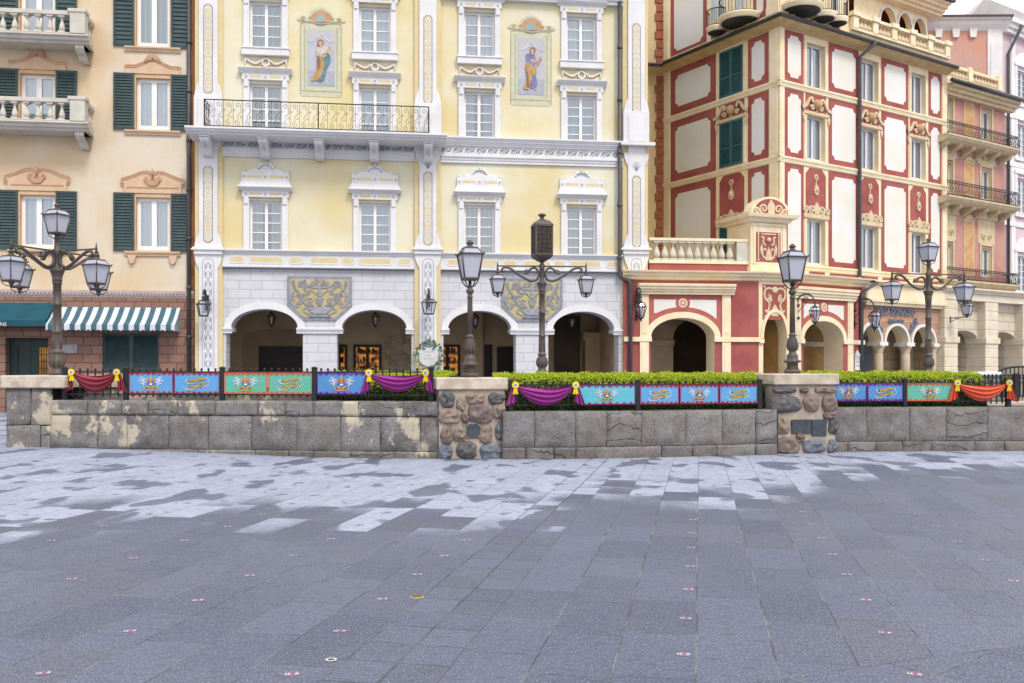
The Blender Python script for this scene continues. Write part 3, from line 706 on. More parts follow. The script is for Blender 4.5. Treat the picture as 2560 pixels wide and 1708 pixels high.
def banner(path, pa, pb, zb, zt, kind, cl, tr, label, off=.205):
    A, B, d, n = path.seg(pa, pb, off); W = (B-A).length; H = zt-zb
    e = empty('fence_banner', T(A.x, A.y, zb) @ Matrix.Rotation(math.atan2(d.y, d.x), 4, 'Z'), label, 'banner', 'festival banners tied to the fences')
    sd_ = random.random()*20
    g = G(); g.grid(lambda u, v: (u*W, -.002+.006*noise.noise((u*5+sd_, v*2, 0)), v*H), 16, 6); g.build('cloth', CL[cl], e, fix=False)
    g = G(); y = -.012; b = .018
    for z0, z1 in ((0, b), (H-b, H)): g.flat([(0, z0), (W, z0), (W, z1), (0, z1)], y)
    for x0, x1 in ((0, b*.7), (W-b*.7, W)): g.flat([(x0, b), (x1, b), (x1, H-b), (x0, H-b)], y)
    ns = 8
    for i in range(ns):
        x = W*(i+.62)/(ns+.25)
        for z, sg in ((b, 1), (H-b, -1)): g.flat([(x-.03, z), (x+.03, z), (x+.026, z+sg*.018), (x+.012, z+sg*.026), (x-.012, z+sg*.026), (x-.026, z+sg*.018)], y)
    for i in (2, 5):
        for z in (.022, H-.022): g.disc(W*(i+.62)/(ns+.25), z, .010, -.016, None, 8, 1)
    g.build('trim', [TR[tr], B_gold], e, fix=False)
    if kind == 'crest':
        g = G(); crest(g, H, W/2, H/2); g.build('crest', [B_white, B_gold, B_or, B_blue, B_red, B_grn, B_pink], e, fix=False)
    else:
        g = G(); q = G(); greeting(g, q, H, W/2, H/2); g.build('lettering', [B_gold, B_navy], e, fix=False); q.build('scrollwork', B_white, e, fix=False)
    return e
zl = (1.005+.13, 1.005+.525); zm = (.83+.12, .83+.475); zr = (.845+.12, .845+.47)
for a in ((PL, 323, 433, *zl, 'crest', 'blue', 'crimson', 'sky blue fountain-crest banner with crimson trim, first banner right of the red swag'),
          (PL, 436, 549, *zl, 'text', 'blue', 'crimson', 'sky blue Summer Cool-Off banner with crimson trim on the left fence'),
          (PL, 561, 668, *zl, 'crest', 'green', 'orange', 'green fountain-crest banner with orange trim on the left fence'),
          (PL, 671, 781, *zl, 'text', 'green', 'orange', 'green Summer Cool-Off banner with orange trim'),
          (PL, 793, 916, *zl, 'crest', 'deep', 'purple', 'blue fountain-crest banner with purple trim, left of the violet swag on the left fence'),
          (PM, 1445, 1588, *zm, 'crest', 'teal', 'magenta', 'turquoise fountain-crest banner with magenta trim in front of the long hedge'),
          (PM, 1600, 1697, *zm, 'text', 'blue', 'crimson', 'sky blue Summer Cool-Off banner with crimson trim beside the turquoise banner'),
          (PM, 1700, 1796, *zm, 'crest', 'blue', 'crimson', 'sky blue fountain-crest banner with crimson trim between two Summer Cool-Off banners'),
          (PM, 1799, 1893, *zm, 'text', 'blue', 'crimson', 'sky blue Summer Cool-Off banner with crimson trim next to the cracked-cap pillar'),
          (PR, 2076, 2166, *zr, 'crest', 'deep', 'purple', 'blue fountain-crest banner with purple trim, partly behind the cracked-cap pillar'),
          (PR, 2169, 2257, *zr, 'text', 'deep', 'purple', 'blue Summer Cool-Off banner with purple trim'),
          (PR, 2267, 2382, *zr, 'crest', 'green', 'orange', 'green fountain-crest banner with orange trim beside the orange swag')):
    banner(*a)
def fabric(name, c):
    t = NT(name); a = Vector(lin(c))*.8; t.b.inputs['Sheen Weight'].default_value = .25
    return t.fin(t.mix(t.noise(t.pos(), 5, 3), a*.85, a), .5, 0, .4)
FB = {'red': fabric('dark_red_satin', (150, 18, 44)), 'violet': fabric('violet_satin', (158, 12, 140)), 'orange': fabric('orange_satin', (236, 92, 52))}
def swag(path, pa, pb, zt, drop, c, label, off=.19):
    A, B, d, n = path.seg(pa, pb, off); W = (B-A).length
    e = empty('fabric_swag', T(A.x, A.y, zt) @ Matrix.Rotation(math.atan2(d.y, d.x), 4, 'Z'), label, 'fabric swag', 'cloth swags hung on the fences')
    def fn(u, v):
        s_ = math.sin(PI*u)**.85; e_ = 4*u*(1-u)
        top = .055*e_; bot = drop*e_
        z = -.03-(top+(bot-top)*v)-.035*v*(1-e_)
        y = -.03-.05*s_*math.sin(PI*min(v*1.1, 1))+.022*(.3+s_)*math.sin(v*PI*7.0+.8*math.sin(u*PI*2))
        return (u*W, y, z)
    g = G(); g.grid(fn, 40, 40); g.build('swag', FB[c], e, fix=False)
    for sg, x0 in ((-1, 0), (1, W)):
        def ft(u, v):
            w = .035+.085*v; x = x0+sg*.012+sg*(.02+.05*v)+(u-.5)*w*1.7
            return (x, -.035+.028*math.sin(u*PI*5+.6)*(.35+v), -.06-v*(.27+.07*(u if sg > 0 else 1-u)))
        g = G(); g.grid(ft, 24, 8); g.build('tail', FB[c], e, fix=False)
        g = G(); n_ = 28
        g.flat([(x0+(.068 if i % 2 else .058)*math.cos(2*PI*i/n_), -.02+(.068 if i % 2 else .058)*math.sin(2*PI*i/n_)) for i in range(n_)], -.085)
        g.prism([(x0+.06*math.cos(2*PI*i/n_), -.02+.06*math.sin(2*PI*i/n_)) for i in range(n_)], -.083, -.06)
        ro = g.build('rosette', B_yel, e, fix=False)
        g = G(); g.disc(x0, -.02, .036, -.09, None, 16); 
        for i in range(5): g.flat([(x0+.02*math.cos(PI/2+i*2*PI/5)+.008*math.cos(a), -.02+.018*math.sin(PI/2+i*2*PI/5)+.008*math.sin(a)) for a in (0, 1.57, 3.14, 4.71)], -.093, 1)
        g.disc(x0, -.022, .012, -.094, None, 8, 1)
        g.build('badge', [B_white, M_grey], ro, fix=False)
        g = G()
        for q in (-1, 1):
            g.add([(x0+q*.008-.02, -.075, -.07), (x0+q*.008+.02, -.078, -.07), (x0+q*.03+.022, -.068, -.19), (x0+q*.03, -.072, -.178), (x0+q*.03-.022, -.07, -.192)], [(0, 1, 2, 3, 4)])
        g.build('ribbon', B_yel, ro, fix=False)
    return e
swag(PL, 184, 297, 1.005+.55, .375, 'red', 'dark red satin swag with yellow rosettes at the left end of the fences')
swag(PL, 925, 1066, 1.005+.545, .34, 'violet', 'violet satin swag with yellow rosettes left of the centre pillar')
swag(PM, 1288, 1438, .83+.50, .355, 'violet', 'violet satin swag with yellow rosettes right of the centre pillar')
swag(PR, 2389, 2518, .845+.50, .35, 'orange', 'orange satin swag with yellow rosettes at the right end')
# ------------------------------------------------------------------ materials of the two left buildings
M_peach = mat('peach_stucco', (250, 236, 214), (242, 212, 170), scale=.38, bump=.12, bscale=24, streak=.12, fine=.1)
M_peachd = mat('apricot_plaster', (244, 206, 164), (236, 192, 146), scale=2, bump=.1)
M_brnstrip = mat('brown_sidelit_corner', (196, 138, 92), (178, 120, 78), scale=2, bump=.1)  # side lighting on the corner wall put into the colour, plus a painted border
M_brick = blocks('brown_rusticated_block', (172, 134, 118), (128, 92, 78), .56, .3, .022, (158, 118, 102), .6)
M_frieze = mat('lilac_frieze', (214, 196, 190), (200, 182, 178), scale=4, bump=.3, bscale=50)
M_green = mat('dark_green_paint', (66, 88, 88), (54, 76, 78), rough=.5, scale=3, spec=.4, gain=.74)
M_greend = mat('deep_green_paint', (44, 62, 60), (36, 52, 52), rough=.5)  # darker green for the door, glazing bars and shutter backs
M_stonew = mat('pale_balcony_stone', (240, 233, 220), (226, 217, 200), scale=2.5, bump=.2, streak=.3, fine=.15)
M_wframe = mat('cream_window_frame', (248, 244, 240), (242, 236, 230), rough=.5, gain=.9, fine=.03)
M_glass = glassy('window_glass', (222, 230, 234), .40, .9)
M_curt = stripes('grey_curtain', 0, .16, (248, 248, 246), (220, 226, 228), .6, gain=.85); M_curt2 = stripes('blue_grey_curtain', 0, .13, (206, 216, 224), (178, 192, 204), .5, gain=.8); M_curt3 = stripes('sage_curtain', 0, .18, (214, 220, 208), (180, 190, 178), .55)
M_yel = mat('yellow_stucco', (254, 248, 222), (248, 226, 164), scale=.3, bump=.1, bscale=24, streak=.06, fine=.08)
M_ochre = mat('ochre_panel', (250, 230, 180), (245, 220, 160), scale=3, bump=.1)
M_wstone = blocks('white_ashlar', (238, 237, 239), (188, 188, 195), .76, .31, .011, (231, 230, 233), .35)
M_relief = mat('grey_relief_stone', (172, 174, 184), (150, 152, 164), scale=6, bump=.4, bscale=40)
M_tan = mat('tan_arcade_plaster', (226, 198, 158), (212, 182, 140), scale=1.2, bump=.1)
M_dkwood = mat('dark_brown_door', (58, 46, 42), (46, 36, 34), rough=.5)
M_ledge = mat('dark_grey_ledge', (120, 122, 134), (96, 98, 108), rough=.5)  # darker grey for the thin strip under the panel band
M_pipe = mat('weathered_copper_pipe', (96, 84, 84), (70, 78, 82), scale=3, rough=.45, spec=.5)
M_paint = mat('salmon_moulding', (246, 212, 178), (238, 198, 160), scale=3)
M_pline = mat('terracotta_line', (230, 184, 150), (222, 170, 134), scale=4)
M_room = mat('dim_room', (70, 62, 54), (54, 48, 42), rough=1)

# ------------------------------------------------------------------ generic building pieces
def casement(parent, w, h, rows, m, y=.14, mull=.1, bar=.03, fr=.075, name='casement'):
    g = G(); g.box(0, fr, y, y+.06, 0, h); g.box(w-fr, w, y, y+.06, 0, h); g.box(fr, w-fr, y, y+.06, h-fr, h); g.box(fr, w-fr, y, y+.06, 0, fr*1.3)
    g.box(w/2-mull/2, w/2+mull/2, y-.008, y+.06, fr*1.3, h-fr)
    for k in range(1, rows):
        z = fr*1.3+(h-fr*2.3)*k/rows
        g.box(fr, w/2-mull/2, y+.01, y+.05, z-bar/2, z+bar/2); g.box(w/2+mull/2, w-fr, y+.01, y+.05, z-bar/2, z+bar/2)
    return g.build(name, m, parent)
def pane(parent, w, h, y=.17):
    g = G(); g.flat([(.03, .03), (w-.03, .03), (w-.03, h-.03), (.03, h-.03)], y); return g.build('pane', M_glass, parent, fix=False)
def curtain(parent, w, h, y=.26, m=None, gap=0.0):
    g = G()
    for a, b in ((0, w/2-gap/2), (w/2+gap/2, w)):
        g.grid(lambda u, v: (a+(b-a)*u, y+.022*math.sin(u*(b-a)*52+a*9)+.01*math.sin(u*23), h*v), 36, 1)
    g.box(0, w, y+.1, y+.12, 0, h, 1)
    return g.build('curtain', [m or random.choice((M_curt, M_curt, M_curt2, M_curt3)), M_room], parent, fix=False)
def shutter(parent, x0, x1, z0, z1, y=-.07, m=None, slats=18, rows=1, name='shutter'):
    g = G(); w = .07; t = .05
    g.box(x0, x0+w, y, y+t, z0, z1); g.box(x1-w, x1, y, y+t, z0, z1)
    zz = [z0]+[z0+(z1-z0)*.42]*(rows-1)+[z1]
    for i in range(len(zz)): 
        a = zz[i]-(.05 if 0 < i < len(zz)-1 else 0); g.box(x0+w, x1-w, y+.004, y+t, a if i < len(zz)-1 else zz[i]-w*1.2, a+w*1.3 if i < len(zz)-1 else zz[i])
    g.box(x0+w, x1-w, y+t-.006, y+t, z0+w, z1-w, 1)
    for a, b in zip(zz, zz[1:]):
        n = max(int(slats*(b-a)/(z1-z0)), 4); h = (b-a-2*w)/n
        for k in range(n):
            z = a+w*1.2+h*k
            g.add([(x0+w, y+.008, z), (x1-w, y+.008, z), (x1-w, y+.042, z+h*.95), (x0+w, y+.042, z+h*.95)], [(0, 1, 2, 3)])
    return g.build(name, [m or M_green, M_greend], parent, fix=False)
def baluster_g(h, r):
    g = G(); g.box(-r, r, -r, r, 0, h*.1); g.box(-r, r, -r, r, h*.9, h)
    g.lathe([(r*.6, h*.1), (r*.95, h*.2), (r*1.0, h*.32), (r*.75, h*.48), (r*.42, h*.66), (r*.38, h*.78), (r*.7, h*.86), (r*.8, h*.9)], n=10); return g
CORN = [(0, 0), (.04, 0), (.05, .05), (.12, .1), (.14, .14), (.2, .16), (.22, .24), (0, .24)]
def cornice(g, x0, x1, z0, z1, out, y=0.0, mi=0, steps=4, flip=False):
    """stepped moulding growing outwards towards the top"""
    p = [(-.01, z0)]
    for i in range(steps):
        a = out*(.25+.75*(i+1)/steps) if not flip else out*(1-.75*i/steps)
        p += [(a-.012*(i % 2), z0+(z1-z0)*i/steps), (a, z0+(z1-z0)*(i+.78)/steps)]
    p += [(p[-1][0], z1), (-.01, z1)]
    v = [(o-y, z) for o, z in p]
    g.profile(v, x0, x1, mi)
def child(root, nm, M): o = bpy.data.objects.new(nm, None); COL.objects.link(o); o.parent = root; o.matrix_local = M; return o

# ------------------------------------------------------------------ LEFT HOUSE (peach stucco)
FM = Frame(0, 32.5, 7)                              # plane of the big yellow front
FL = Frame(0, 32.9, 7)                              # the peach house stands a little further back
HOUSE = empty('stucco_house', FL.M, 'peach stucco house with dark green shutters and stone balconies, left of the yellow front', 'building')
u, z = FL.u, FL.z
xr = u(487); xl = u(-260)
zb = z(300, 734)                                    # top of the brown ground floor
cols = {'l': (u(51), u(137)), 'r': (u(340), u(426))}
rows = {'t': (z(384, 116), z(384, 0)+1.0), 'm': (z(384, 324), z(384, 196)), 'b': (z(384, 626), z(384, 494))}
cw = .5*(cols['l'][1]-cols['l'][0]+cols['r'][1]-cols['r'][0])
holes = []
for c in 'lr':
    cx = sum(cols[c])/2
    for r in 'tmb':
        z0, z1 = rows[r]
        if c == 'l' and r in 'tm': z0 -= .12       # balcony doors reach the slab
        holes.append((cx-cw/2, cx+cw/2, z0, z1))
g = G(); g.cells(xl, xr, zb, 17, holes, rev=.4, mi=0, rmi=1); g.add([(xr, 0, 0), (xr, 6, 0), (xr, 6, 17), (xr, 0, 17)], [(0, 1, 2, 3)], 2)
g.box(xl, xr-.01, .75, 9, zb+.1, 16.9, 0)
g.build('upper_wall', [M_peach, M_peachd, M_brnstrip], HOUSE, fix=False)
g = G(); g.box(u(479), u(487), -.03, .05, 0, 17); g.build('corner_strip', M_brnstrip, HOUSE)
g = G(); dx0, dx1, dz = u(16), u(123), z(70, 845); sx0, sx1, sz0, sz1 = u(257), u(398), z(330, 928), z(330, 833)
g.cells(xl, xr, 0, zb-.14, [(dx0, dx1, 0, dz), (sx0, sx1, sz0, sz1)], y=-.06, rev=.35)
g.build('ground_floor_wall', M_brick, HOUSE, fix=False)
g = G(); cornice(g, xl, xr, zb-.18, zb+.1, .1, steps=3); g.build('string_course', M_frieze, HOUSE)
g = G(); n = int((xr-xl)/.12)
for k in range(n): g.box(xl+.12*k, xl+.12*k+.06, -.125, -.1, zb-.06, zb)
g.build('dentils', M_frieze, HOUSE)
def scroll_pediment(parent, cx, w, z0, h, low=False, y=-.05):
    """moulded window head with a shell in the middle"""
    hw = w/2
    if low: top = [(-hw, 0), (-hw, h*.42), (-hw*.62, h*.46), (-hw*.35, h*.62), (-hw*.18, h*.8), (0, h*.84)]
    else: top = [(-hw*.9, 0), (-hw*.9, h*.36), (-hw, h*.42), (-hw*.98, h*.55), (-hw*.7, h*.66), (-hw*.35, h*.84), (-hw*.16, h*.86), (0, h*.74)]
    pts = top+[(-x, zz) for x, zz in top[::-1][1:]]
    g = G(); g.prism([(cx+x, z0+zz) for x, zz in pts], y, 0)
    edge = [(cx+x, z0+zz) for x, zz in pts[1:-1]]
    for d, mi in ((.0, 1), (.07, 1)): g.ribbon([(x, zz-d) for x, zz in edge], .035, y-.02, .02, mi)
    if not low: g.ribbon([(cx-hw*.8, z0+h*.22), (cx+hw*.8, z0+h*.22)], .04, y-.02, .02, 1)
    sz_ = z0+(h*.74 if low else h*.55); r = h*(.36 if low else .28)
    for i in range(9):                              # shell flutes
        a = PI*(i+.5)/9 if low else PI+PI*(i+.5)/9
        g.ribbon([(cx+.02*math.cos(a), sz_+.02*math.sin(a)), (cx+r*math.cos(a), sz_+r*math.sin(a))], .025, y-.05, .05, 1, .075)
    for s_ in (-1, 1): g.ribbon([(cx+s_*(x-cx), zz) for x, zz in spiral(cx+r*.95, sz_, r*.34, PI/2, 1.3, 12)], .035, y-.06, .03, 1)
    if not low:
        for a in (-.5, 0, .5): g.ribbon([(cx, sz_+.03), (cx+.1*math.sin(a), sz_+r*1.3*math.cos(a))], .06, y-.05, .04, 1, .03)
    return g.build('window_head', [M_paint, M_pline], parent, fix=False)
for c in 'lr':
    for r in 'tmb':
        cx = sum(cols[c])/2; z0, z1 = rows[r]; door = c == 'l' and r in 'tm'
        zd = z0-.12 if door else z0
        M = T(cx-cw/2, 0, zd); h = z1-zd
        g = G(M)
        for x in (-.1, cw): g.box(x, x+.1, -.015, .02, 0, h+.12)
        g.box(0, cw, -.015, .02, h, h+.12)
        wo_ = g.build('window', M_peachd, HOUSE)
        o = casement(wo_, cw, h, 1, M_wframe, y=.14, mull=.17, fr=.12); o.matrix_local = M
        o = pane(wo_, cw, h); o.matrix_local = M
        o = curtain(wo_, cw, h, gap=.0 if r != 'b' else .06); o.matrix_local = M
        sw = .68; zs0 = z0-.04 if not door else zd
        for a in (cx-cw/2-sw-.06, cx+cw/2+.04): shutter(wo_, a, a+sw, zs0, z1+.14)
        if not door:
            g = G(); cornice(g, cx-.93, cx+.93, z0-.2, z0-.05, .12, steps=3)
            if r == 'b':
                for s_ in (-1, 1):
                    x = cx+s_*.68; g.prism([(x-.13, z0-.2), (x+.13, z0-.2), (x+.1, z0-.36), (x+.05, z0-.47), (x-.05, z0-.47), (x-.1, z0-.36)], -.12, 0)
            g.build('sill', M_paint, wo_)
        if r != 't': scroll_pediment(wo_, cx, 1.85 if r == 'm' else 2.12, z1+.14, .62 if r == 'm' else .88, r == 'm')
# balconies
bal = baluster_g(.62, .1); bmesh_o = None
for (py_s, py_r, lab) in ((97, 35, 0), (316, 254, 1)):
    off = 1.0; zs = FL.z(216, py_s, off); x1 = FL.u(219, off); x0 = FL.u(-230, off); zr = FL.z(190, py_r, off)
    g = G(); pr = [(0, zs-.12), (off-.22, zs-.12), (off-.18, zs-.06), (off-.08, zs-.03), (off-.05, zs+.05), (off+.04, zs+.08), (off+.04, zs+.13), (off-.04, zs+.16), (0, zs+.16)]
    g.profile(pr, x0, x1-.12, e1=.14); b = g.build('balcony', M_stonew, HOUSE, bevel=.01)
    g = G(); g.box(x0, x1-.1, -off, -off+.26, zr-.04, zr+.1); g.box(x1-.36, x1-.1, -off+.26, 0, zr-.04, zr+.1); g.box(x0, x1-.1, -off+.02, -off+.24, zs+.16, zs+.2)
    g.build('handrail', M_stonew, b, bevel=.012)
    g = G(); g.box(x1-.56, x1-.08, -off-.03, -off+.3, zs+.16, zr+.14); g.box(x1-.62, x1-.04, -off-.06, -off+.34, zr+.05, zr+.17); g.build('end_post', M_stonew, b, bevel=.012)
    n = int((x1-.7-x0)/.37); h = zr-.04-zs-.2
    for k in range(n+2):
        if bmesh_o is None: o = bmesh_o = bal.build('baluster', M_stonew, b)
        else: o = bmesh_o.copy(); COL.objects.link(o); o.parent = b
        o.location = (x1-.85-.37*k, -off+.13, zs+.2) if k < n else (x1-.23, -.5+.3*(k-n), zs+.2); o.scale = (1, 1, h/.62)
    g = G()
    x = x1-.5; g.prism([(-off+.26, zs-.12), (0, zs-.12), (0, zs-.56), (-.2, zs-.58), (-.32, zs-.52), (-.42, zs-.4), (-.6, zs-.34), (-.74, zs-.24)], x, x+.3)
    g.v = [(xx, 0, zz) for xx, yy, zz in g.v] if False else [(yy, xx, zz) for xx, yy, zz in g.v]
    g.build('bracket', M_stonew, b, bevel=.015)
# awnings, door, shutters below
def awning(x0, x1, zt, zf, zv, d, m, mside, name, scal=0.0, txt=None):
    g = G(); N = 44
    g.grid(lambda a, v: (x0+(x1-x0)*a, -.06-d*v, zt+(zf-zt)*v-.05*math.sin(PI*v)), 2, 6, 0)
    if scal: 
        def val(a, v): return (x0+(x1-x0)*a, -.06-d-.01*math.sin(a*60), zf+(zv-zf)*v*(1-.18*abs(math.sin(a*PI*scal))))
        g.grid(val, 156, 2, 0)
    else: g.grid(lambda a, v: (x0+(x1-x0)*a, -.06-d-.025*math.sin(a*22)*v, zf+(zv-zf)*v), 40, 2, 0)
    for x in (x0, x1):
        g.add([(x, -.06, zt), (x, -.06-d*.5, zt+(zf-zt)*.5-.05), (x, -.06-d, zf), (x, -.06-d, zv), (x, -.06, zv)], [(0, 1, 2, 3, 4)], 1)
    return g.build(name, [m, mside], HOUSE, fix=False)
M_awn = mat('teal_canvas', (32, 92, 106), (26, 80, 96), rough=.8, scale=2, gain=.8)
M_str = stripes('striped_canvas', 0, .343, (232, 238, 244), (38, 96, 112), .5, off=.08)
tm = NT('striped_canvas_side'); sx_ = tm.n('ShaderNodeSeparateXYZ'); tm.l(tm.obj(), sx_.inputs[0])
M_strs = tm.fin(tm.mix(tm.math('GREATER_THAN', tm.math('FRACT', tm.math('DIVIDE', sx_.outputs[1], .15)), .5), Vector(lin((232, 238, 244)))*.72, Vector(lin((38, 96, 112)))*.72), .8)
xa = u(137)
aw = awning(u(-200), xa, z(137, 758), z(100, 804), z(100, 818), .75, M_awn, M_awn, 'awning')
g = G(); p = Vector((FL.u(8, .84), -.84, FL.z(8, 815, .84)))
text_g(g, 'NS', .17, T(p.x, p.y, p.z) @ UP, .004, 0); g.build('lettering', M_white, aw, fix=False)
awning(xa+.02, u(452), z(300, 769), z(300, 815), z(300, 830), .8, M_str, M_strs, 'awning', scal=26)
d = G(); d.box(dx0, dx1, .2, .26, 0, dz, 0); dm = (dx0+dx1)/2; d.box(dm-.02, dm+.02, .19, .2, 0, dz, 1); dr = d.build('double_door', [M_greend, M_dkwood], HOUSE)
M_shop = emis('warm_shop_interior', (200, 80, 40), .4, (30, 20, 22), 3.5); M_shopy = emis('amber_curtain', (214, 150, 40), .28, (120, 76, 20), 2)
for a, b, m in ((dx0+.28, dm-.38, M_shop), (dm+.3, dx1-.08, M_shopy)):
    g = G(); g.flat([(a, .9), (b, .9), (b, dz-.32), (a, dz-.32)], .19); q = g.build('door_glass', m, dr, fix=False)
    g = G()
    for k in range(1, 4): x = a+(b-a)*k/4; g.box(x-.012, x+.012, .175, .188, .9, dz-.32)
    for k in range(1, 6): zz = .9+(dz-1.22)*k/6; g.box(a, b, .174, .187, zz-.012, zz+.012)
    g.build('glazing_bars', M_greend, dr)
g = G(); g.box(dx0-.22, dx0, -.1, .1, 0, dz+.25); g.box(dx1, dx1+.12, -.1, .1, 0, dz+.25); g.box(dx0, dx1, -.1, .1, dz, dz+.25); g.build('door_surround', M_brick, HOUSE)
g = G(); g.box(sx0, sx1, .2, .25, sz0, sz1); sh = g.build('shuttered_window', M_greend, HOUSE)
for k in range(2): shutter(sh, sx0+(sx1-sx0)*k/2, sx0+(sx1-sx0)*(k+1)/2, sz0, sz1, y=.02, slats=18)
g = G(); g.box(u(157), u(195), -.1, -.06, z(176, 883), z(176, 862)); g.build('wall_plaque', mat('grey_marble', (186, 186, 190), (160, 160, 166), scale=9), HOUSE)
def pipe(parent, pts, r, m=M_pipe, bands=()):
    g = G(); g.tube(pts, r, 8)
    for (x, y, zz) in bands: g.lathe([(r*1.25, zz-.06), (r*1.3, zz), (r*1.25, zz+.06)], x, y, 8)
    return g.build('drainpipe', m, parent, fix=False)
x = u(474); pipe(HOUSE, [(x, -.1, 17), (x, -.1, 0)], .075, bands=[(x, -.1, k*1.7+1) for k in range(9)])

# ------------------------------------------------------------------ YELLOW FRONT
YB = empty('yellow_building', FM.M, 'big pale yellow front with white window frames over a white arcade, in the centre', 'building')
u, z = FM.u, FM.z
XL, XR = u(487), u(1618); ZT = 17.0
wc = [(u(624.5)+u(705))/2, (u(898)+u(976.5))/2, (u(1160.5)+u(1236))/2, (u(1417)+u(1489.5))/2]
W = 1.1
rw = [(z(665, 121.5), z(665, 4)), (z(1198, 348), z(1198, 230)), (z(665, 628.5), z(665, 502))]
z_bandT, z_bandB, z_gf = z(800, 630), z(800, 667), z(800, 674)
holes = []
for r_, (a, b) in enumerate(rw):
    for i, x in enumerate(wc):
        holes.append((x-W/2, x+W/2, a-(.42 if r_ == 1 and i < 2 else 0), b))
z_ent0, z_ent1 = z(1198, 405), z(1198, 350)        # bottom/top of the middle entablature
g = G(); g.cells(XL, XR, z_gf-.05, ZT, holes, rev=.35, mi=0, rmi=1); g.box(XL, XR, .7, 9, z_gf+.3, ZT-.1, 0)
g.add([(XL, 0, 0), (XL, 9, 0), (XL, 9, ZT), (XL, 0, ZT)], [(0, 1, 2, 3)], 0); g.add([(XR, 0, 0), (XR, 9, 0), (XR, 9, ZT), (XR, 0, ZT)], [(0, 1, 2, 3)], 0)
g.build('upper_wall', [M_yel, M_white], YB, fix=False)
M_pgl = mat('pale_grey_line', (196, 198, 210), rough=.8); M_fre = mat('faint_relief', (214, 215, 225), rough=.8)
def filigree(g, x, z0, z1, w, y, mi=0):
    """pierced scroll strip: mirrored spirals and leaf tips stacked up"""
    h = w*1.9; n = max(int((z1-z0)/h), 1); h = (z1-z0)/n
    for k in range(n):
        b = z0+h*k
        for s_ in (-1, 1):
            for (cx, cz, r, a0, t) in ((.25, .3, .2, -PI/2, 1.2), (.22, .74, .17, PI/2, -1.2)):
                g.ribbon([(x+s_*(q[0])*w, b+q[1]*h) for q in spiral(cx, cz, r, a0, t, 9)], .035, y, 0, mi)
            g.ribbon([(x, b), (x+s_*w*.42, b+h*.5), (x, b+h)], .03, y, 0, mi)
        g.flat([(x-.03, b+h*.45), (x, b+h*.4), (x+.03, b+h*.45), (x, b+h*.58)], y-.002, mi)
def lozenge(x0, x1, z0, z1, c):
    return [(x0+c, z0), (x1-c, z0), (x1, z0+c), (x1, z1-c), (x1-c, z1), (x0+c, z1), (x0, z1-c), (x0, z0+c)]
def pilaster(px0, px1, pw0, pw1, top_py, name='pilaster'):
    x0, x1, a, b = u(px0), u(px1), u(pw0), u(pw1); c = (a+b)/2; w = b-a; pm = (px0+px1)/2
    zc = z(pm, 629); zm0, zm1 = z(pm, 368 if pm > 1400 else (360 if pm > 900 else 322)), z(pm, 283 if pm > 1400 else (262 if pm > 900 else 245))
    g = G()
    g.box(x0, x1, -.1, 0, 0, ZT, 1)                 # yellow ground
    g.box(a, b, -.17, -.1, 0, ZT, 0)                # white shaft
    g.box(x0-.01, x1+.01, -.24, -.1, zc-.12, zc+.02); g.box(x0-.1, x1+.1, -.3, -.1, zc+.02, zc+.07); g.box(x0-.06, x1+.06, -.27, -.1, zc+.07, zc+.12)
    for zz, dr in ((zc+.12, 1), (zc-.12, -1), (zm1, 1)):
        for s_, e_ in ((a, -1), (b, 1)): g.prism([(s_, zz), (s_+e_*(x1-x0-w)*.5, zz), (s_+e_*(x1-x0-w)*.42, zz+dr*.18), (s_+e_*.08, zz+dr*.34), (s_, zz+dr*.5)], -.168, -.1)
    if pm < 1100:
        g.box(x0-.01, x1+.01, -.25, -.1, zm0-.25, zm1)
        g.box(a-.02, b+.02, -.28, -.25, zm0, zm1-.1)
    else:
        g.box(x0-.01, x1+.01, -.25, -.1, zm0, zm1); g.box(x0-.12, x1+.2, -.4, -.1, zm0-.02, zm0+.1); g.box(a-.02, b+.02, -.28, -.25, zm0+.15, zm1-.15)
    zz = zm0-.25
    for s_, e_ in ((a, -1), (b, 1)): g.prism([(s_, zz), (s_+e_*(x1-x0-w)*.5, zz), (s_+e_*(x1-x0-w)*.42, zz-.2), (s_+e_*.08, zz-.34), (s_, zz-.5)], -.168, -.1)
    sh = g.build(name, [M_white, M_ochre], YB, bevel=.008)
    pw = .26
    # (bottom, top) photo rows of the three ornament strips at this pilaster's column, measured on the photo
    dy = {0: (0, 0), 1: (13, 14), 2: (25, 24)}[0 if pm < 700 else (1 if pm < 1200 else 2)]
    for (ya, yb) in ((607+dy[0]*.5, 420+dy[1]), (236+dy[0]*2, 17+dy[1]*2)):
        za, zb_ = z(pm, ya), z(pm, yb)
        g = G(); g.flat(lozenge(c-pw/2-.03, c+pw/2+.03, za-.03, zb_+.03, .09), -.1715, 2); g.flat(lozenge(c-pw/2, c+pw/2, za, zb_, .08), -.1755, 1); filigree(g, c, za+.04, zb_-.04, pw, -.179, 0)
        g.build('scroll_panel', [M_white, M_ochre, M_relief], sh, fix=False)
    za, zb_ = z(pm, 922), z(pm, 652)
    g = G(); top = archpts(c-.19, c+.19, zb_-.1, zb_+.06, 8)
    g.ribbon([(c-.19, za)]+top+[(c+.19, za)], .025, -.174, 0, 1)
    filigree(g, c, za, zb_-.06, .3, -.175, 2)
    lower = g; g = G(); zq = zm0-.62; [g.ribbon([(c, zq-.28), (c+.2*math.sin(a_), zq-.28+.34*math.cos(a_))], .04, -.176, 0, 1, .02) for a_ in (-.9, -.45, 0, .45, .9)]
    rm = [M_white, M_pgl, M_fre]; g.build('leaf_relief', rm, sh, fix=False); lower.build('relief_panel', rm, sh, fix=False)
    return sh
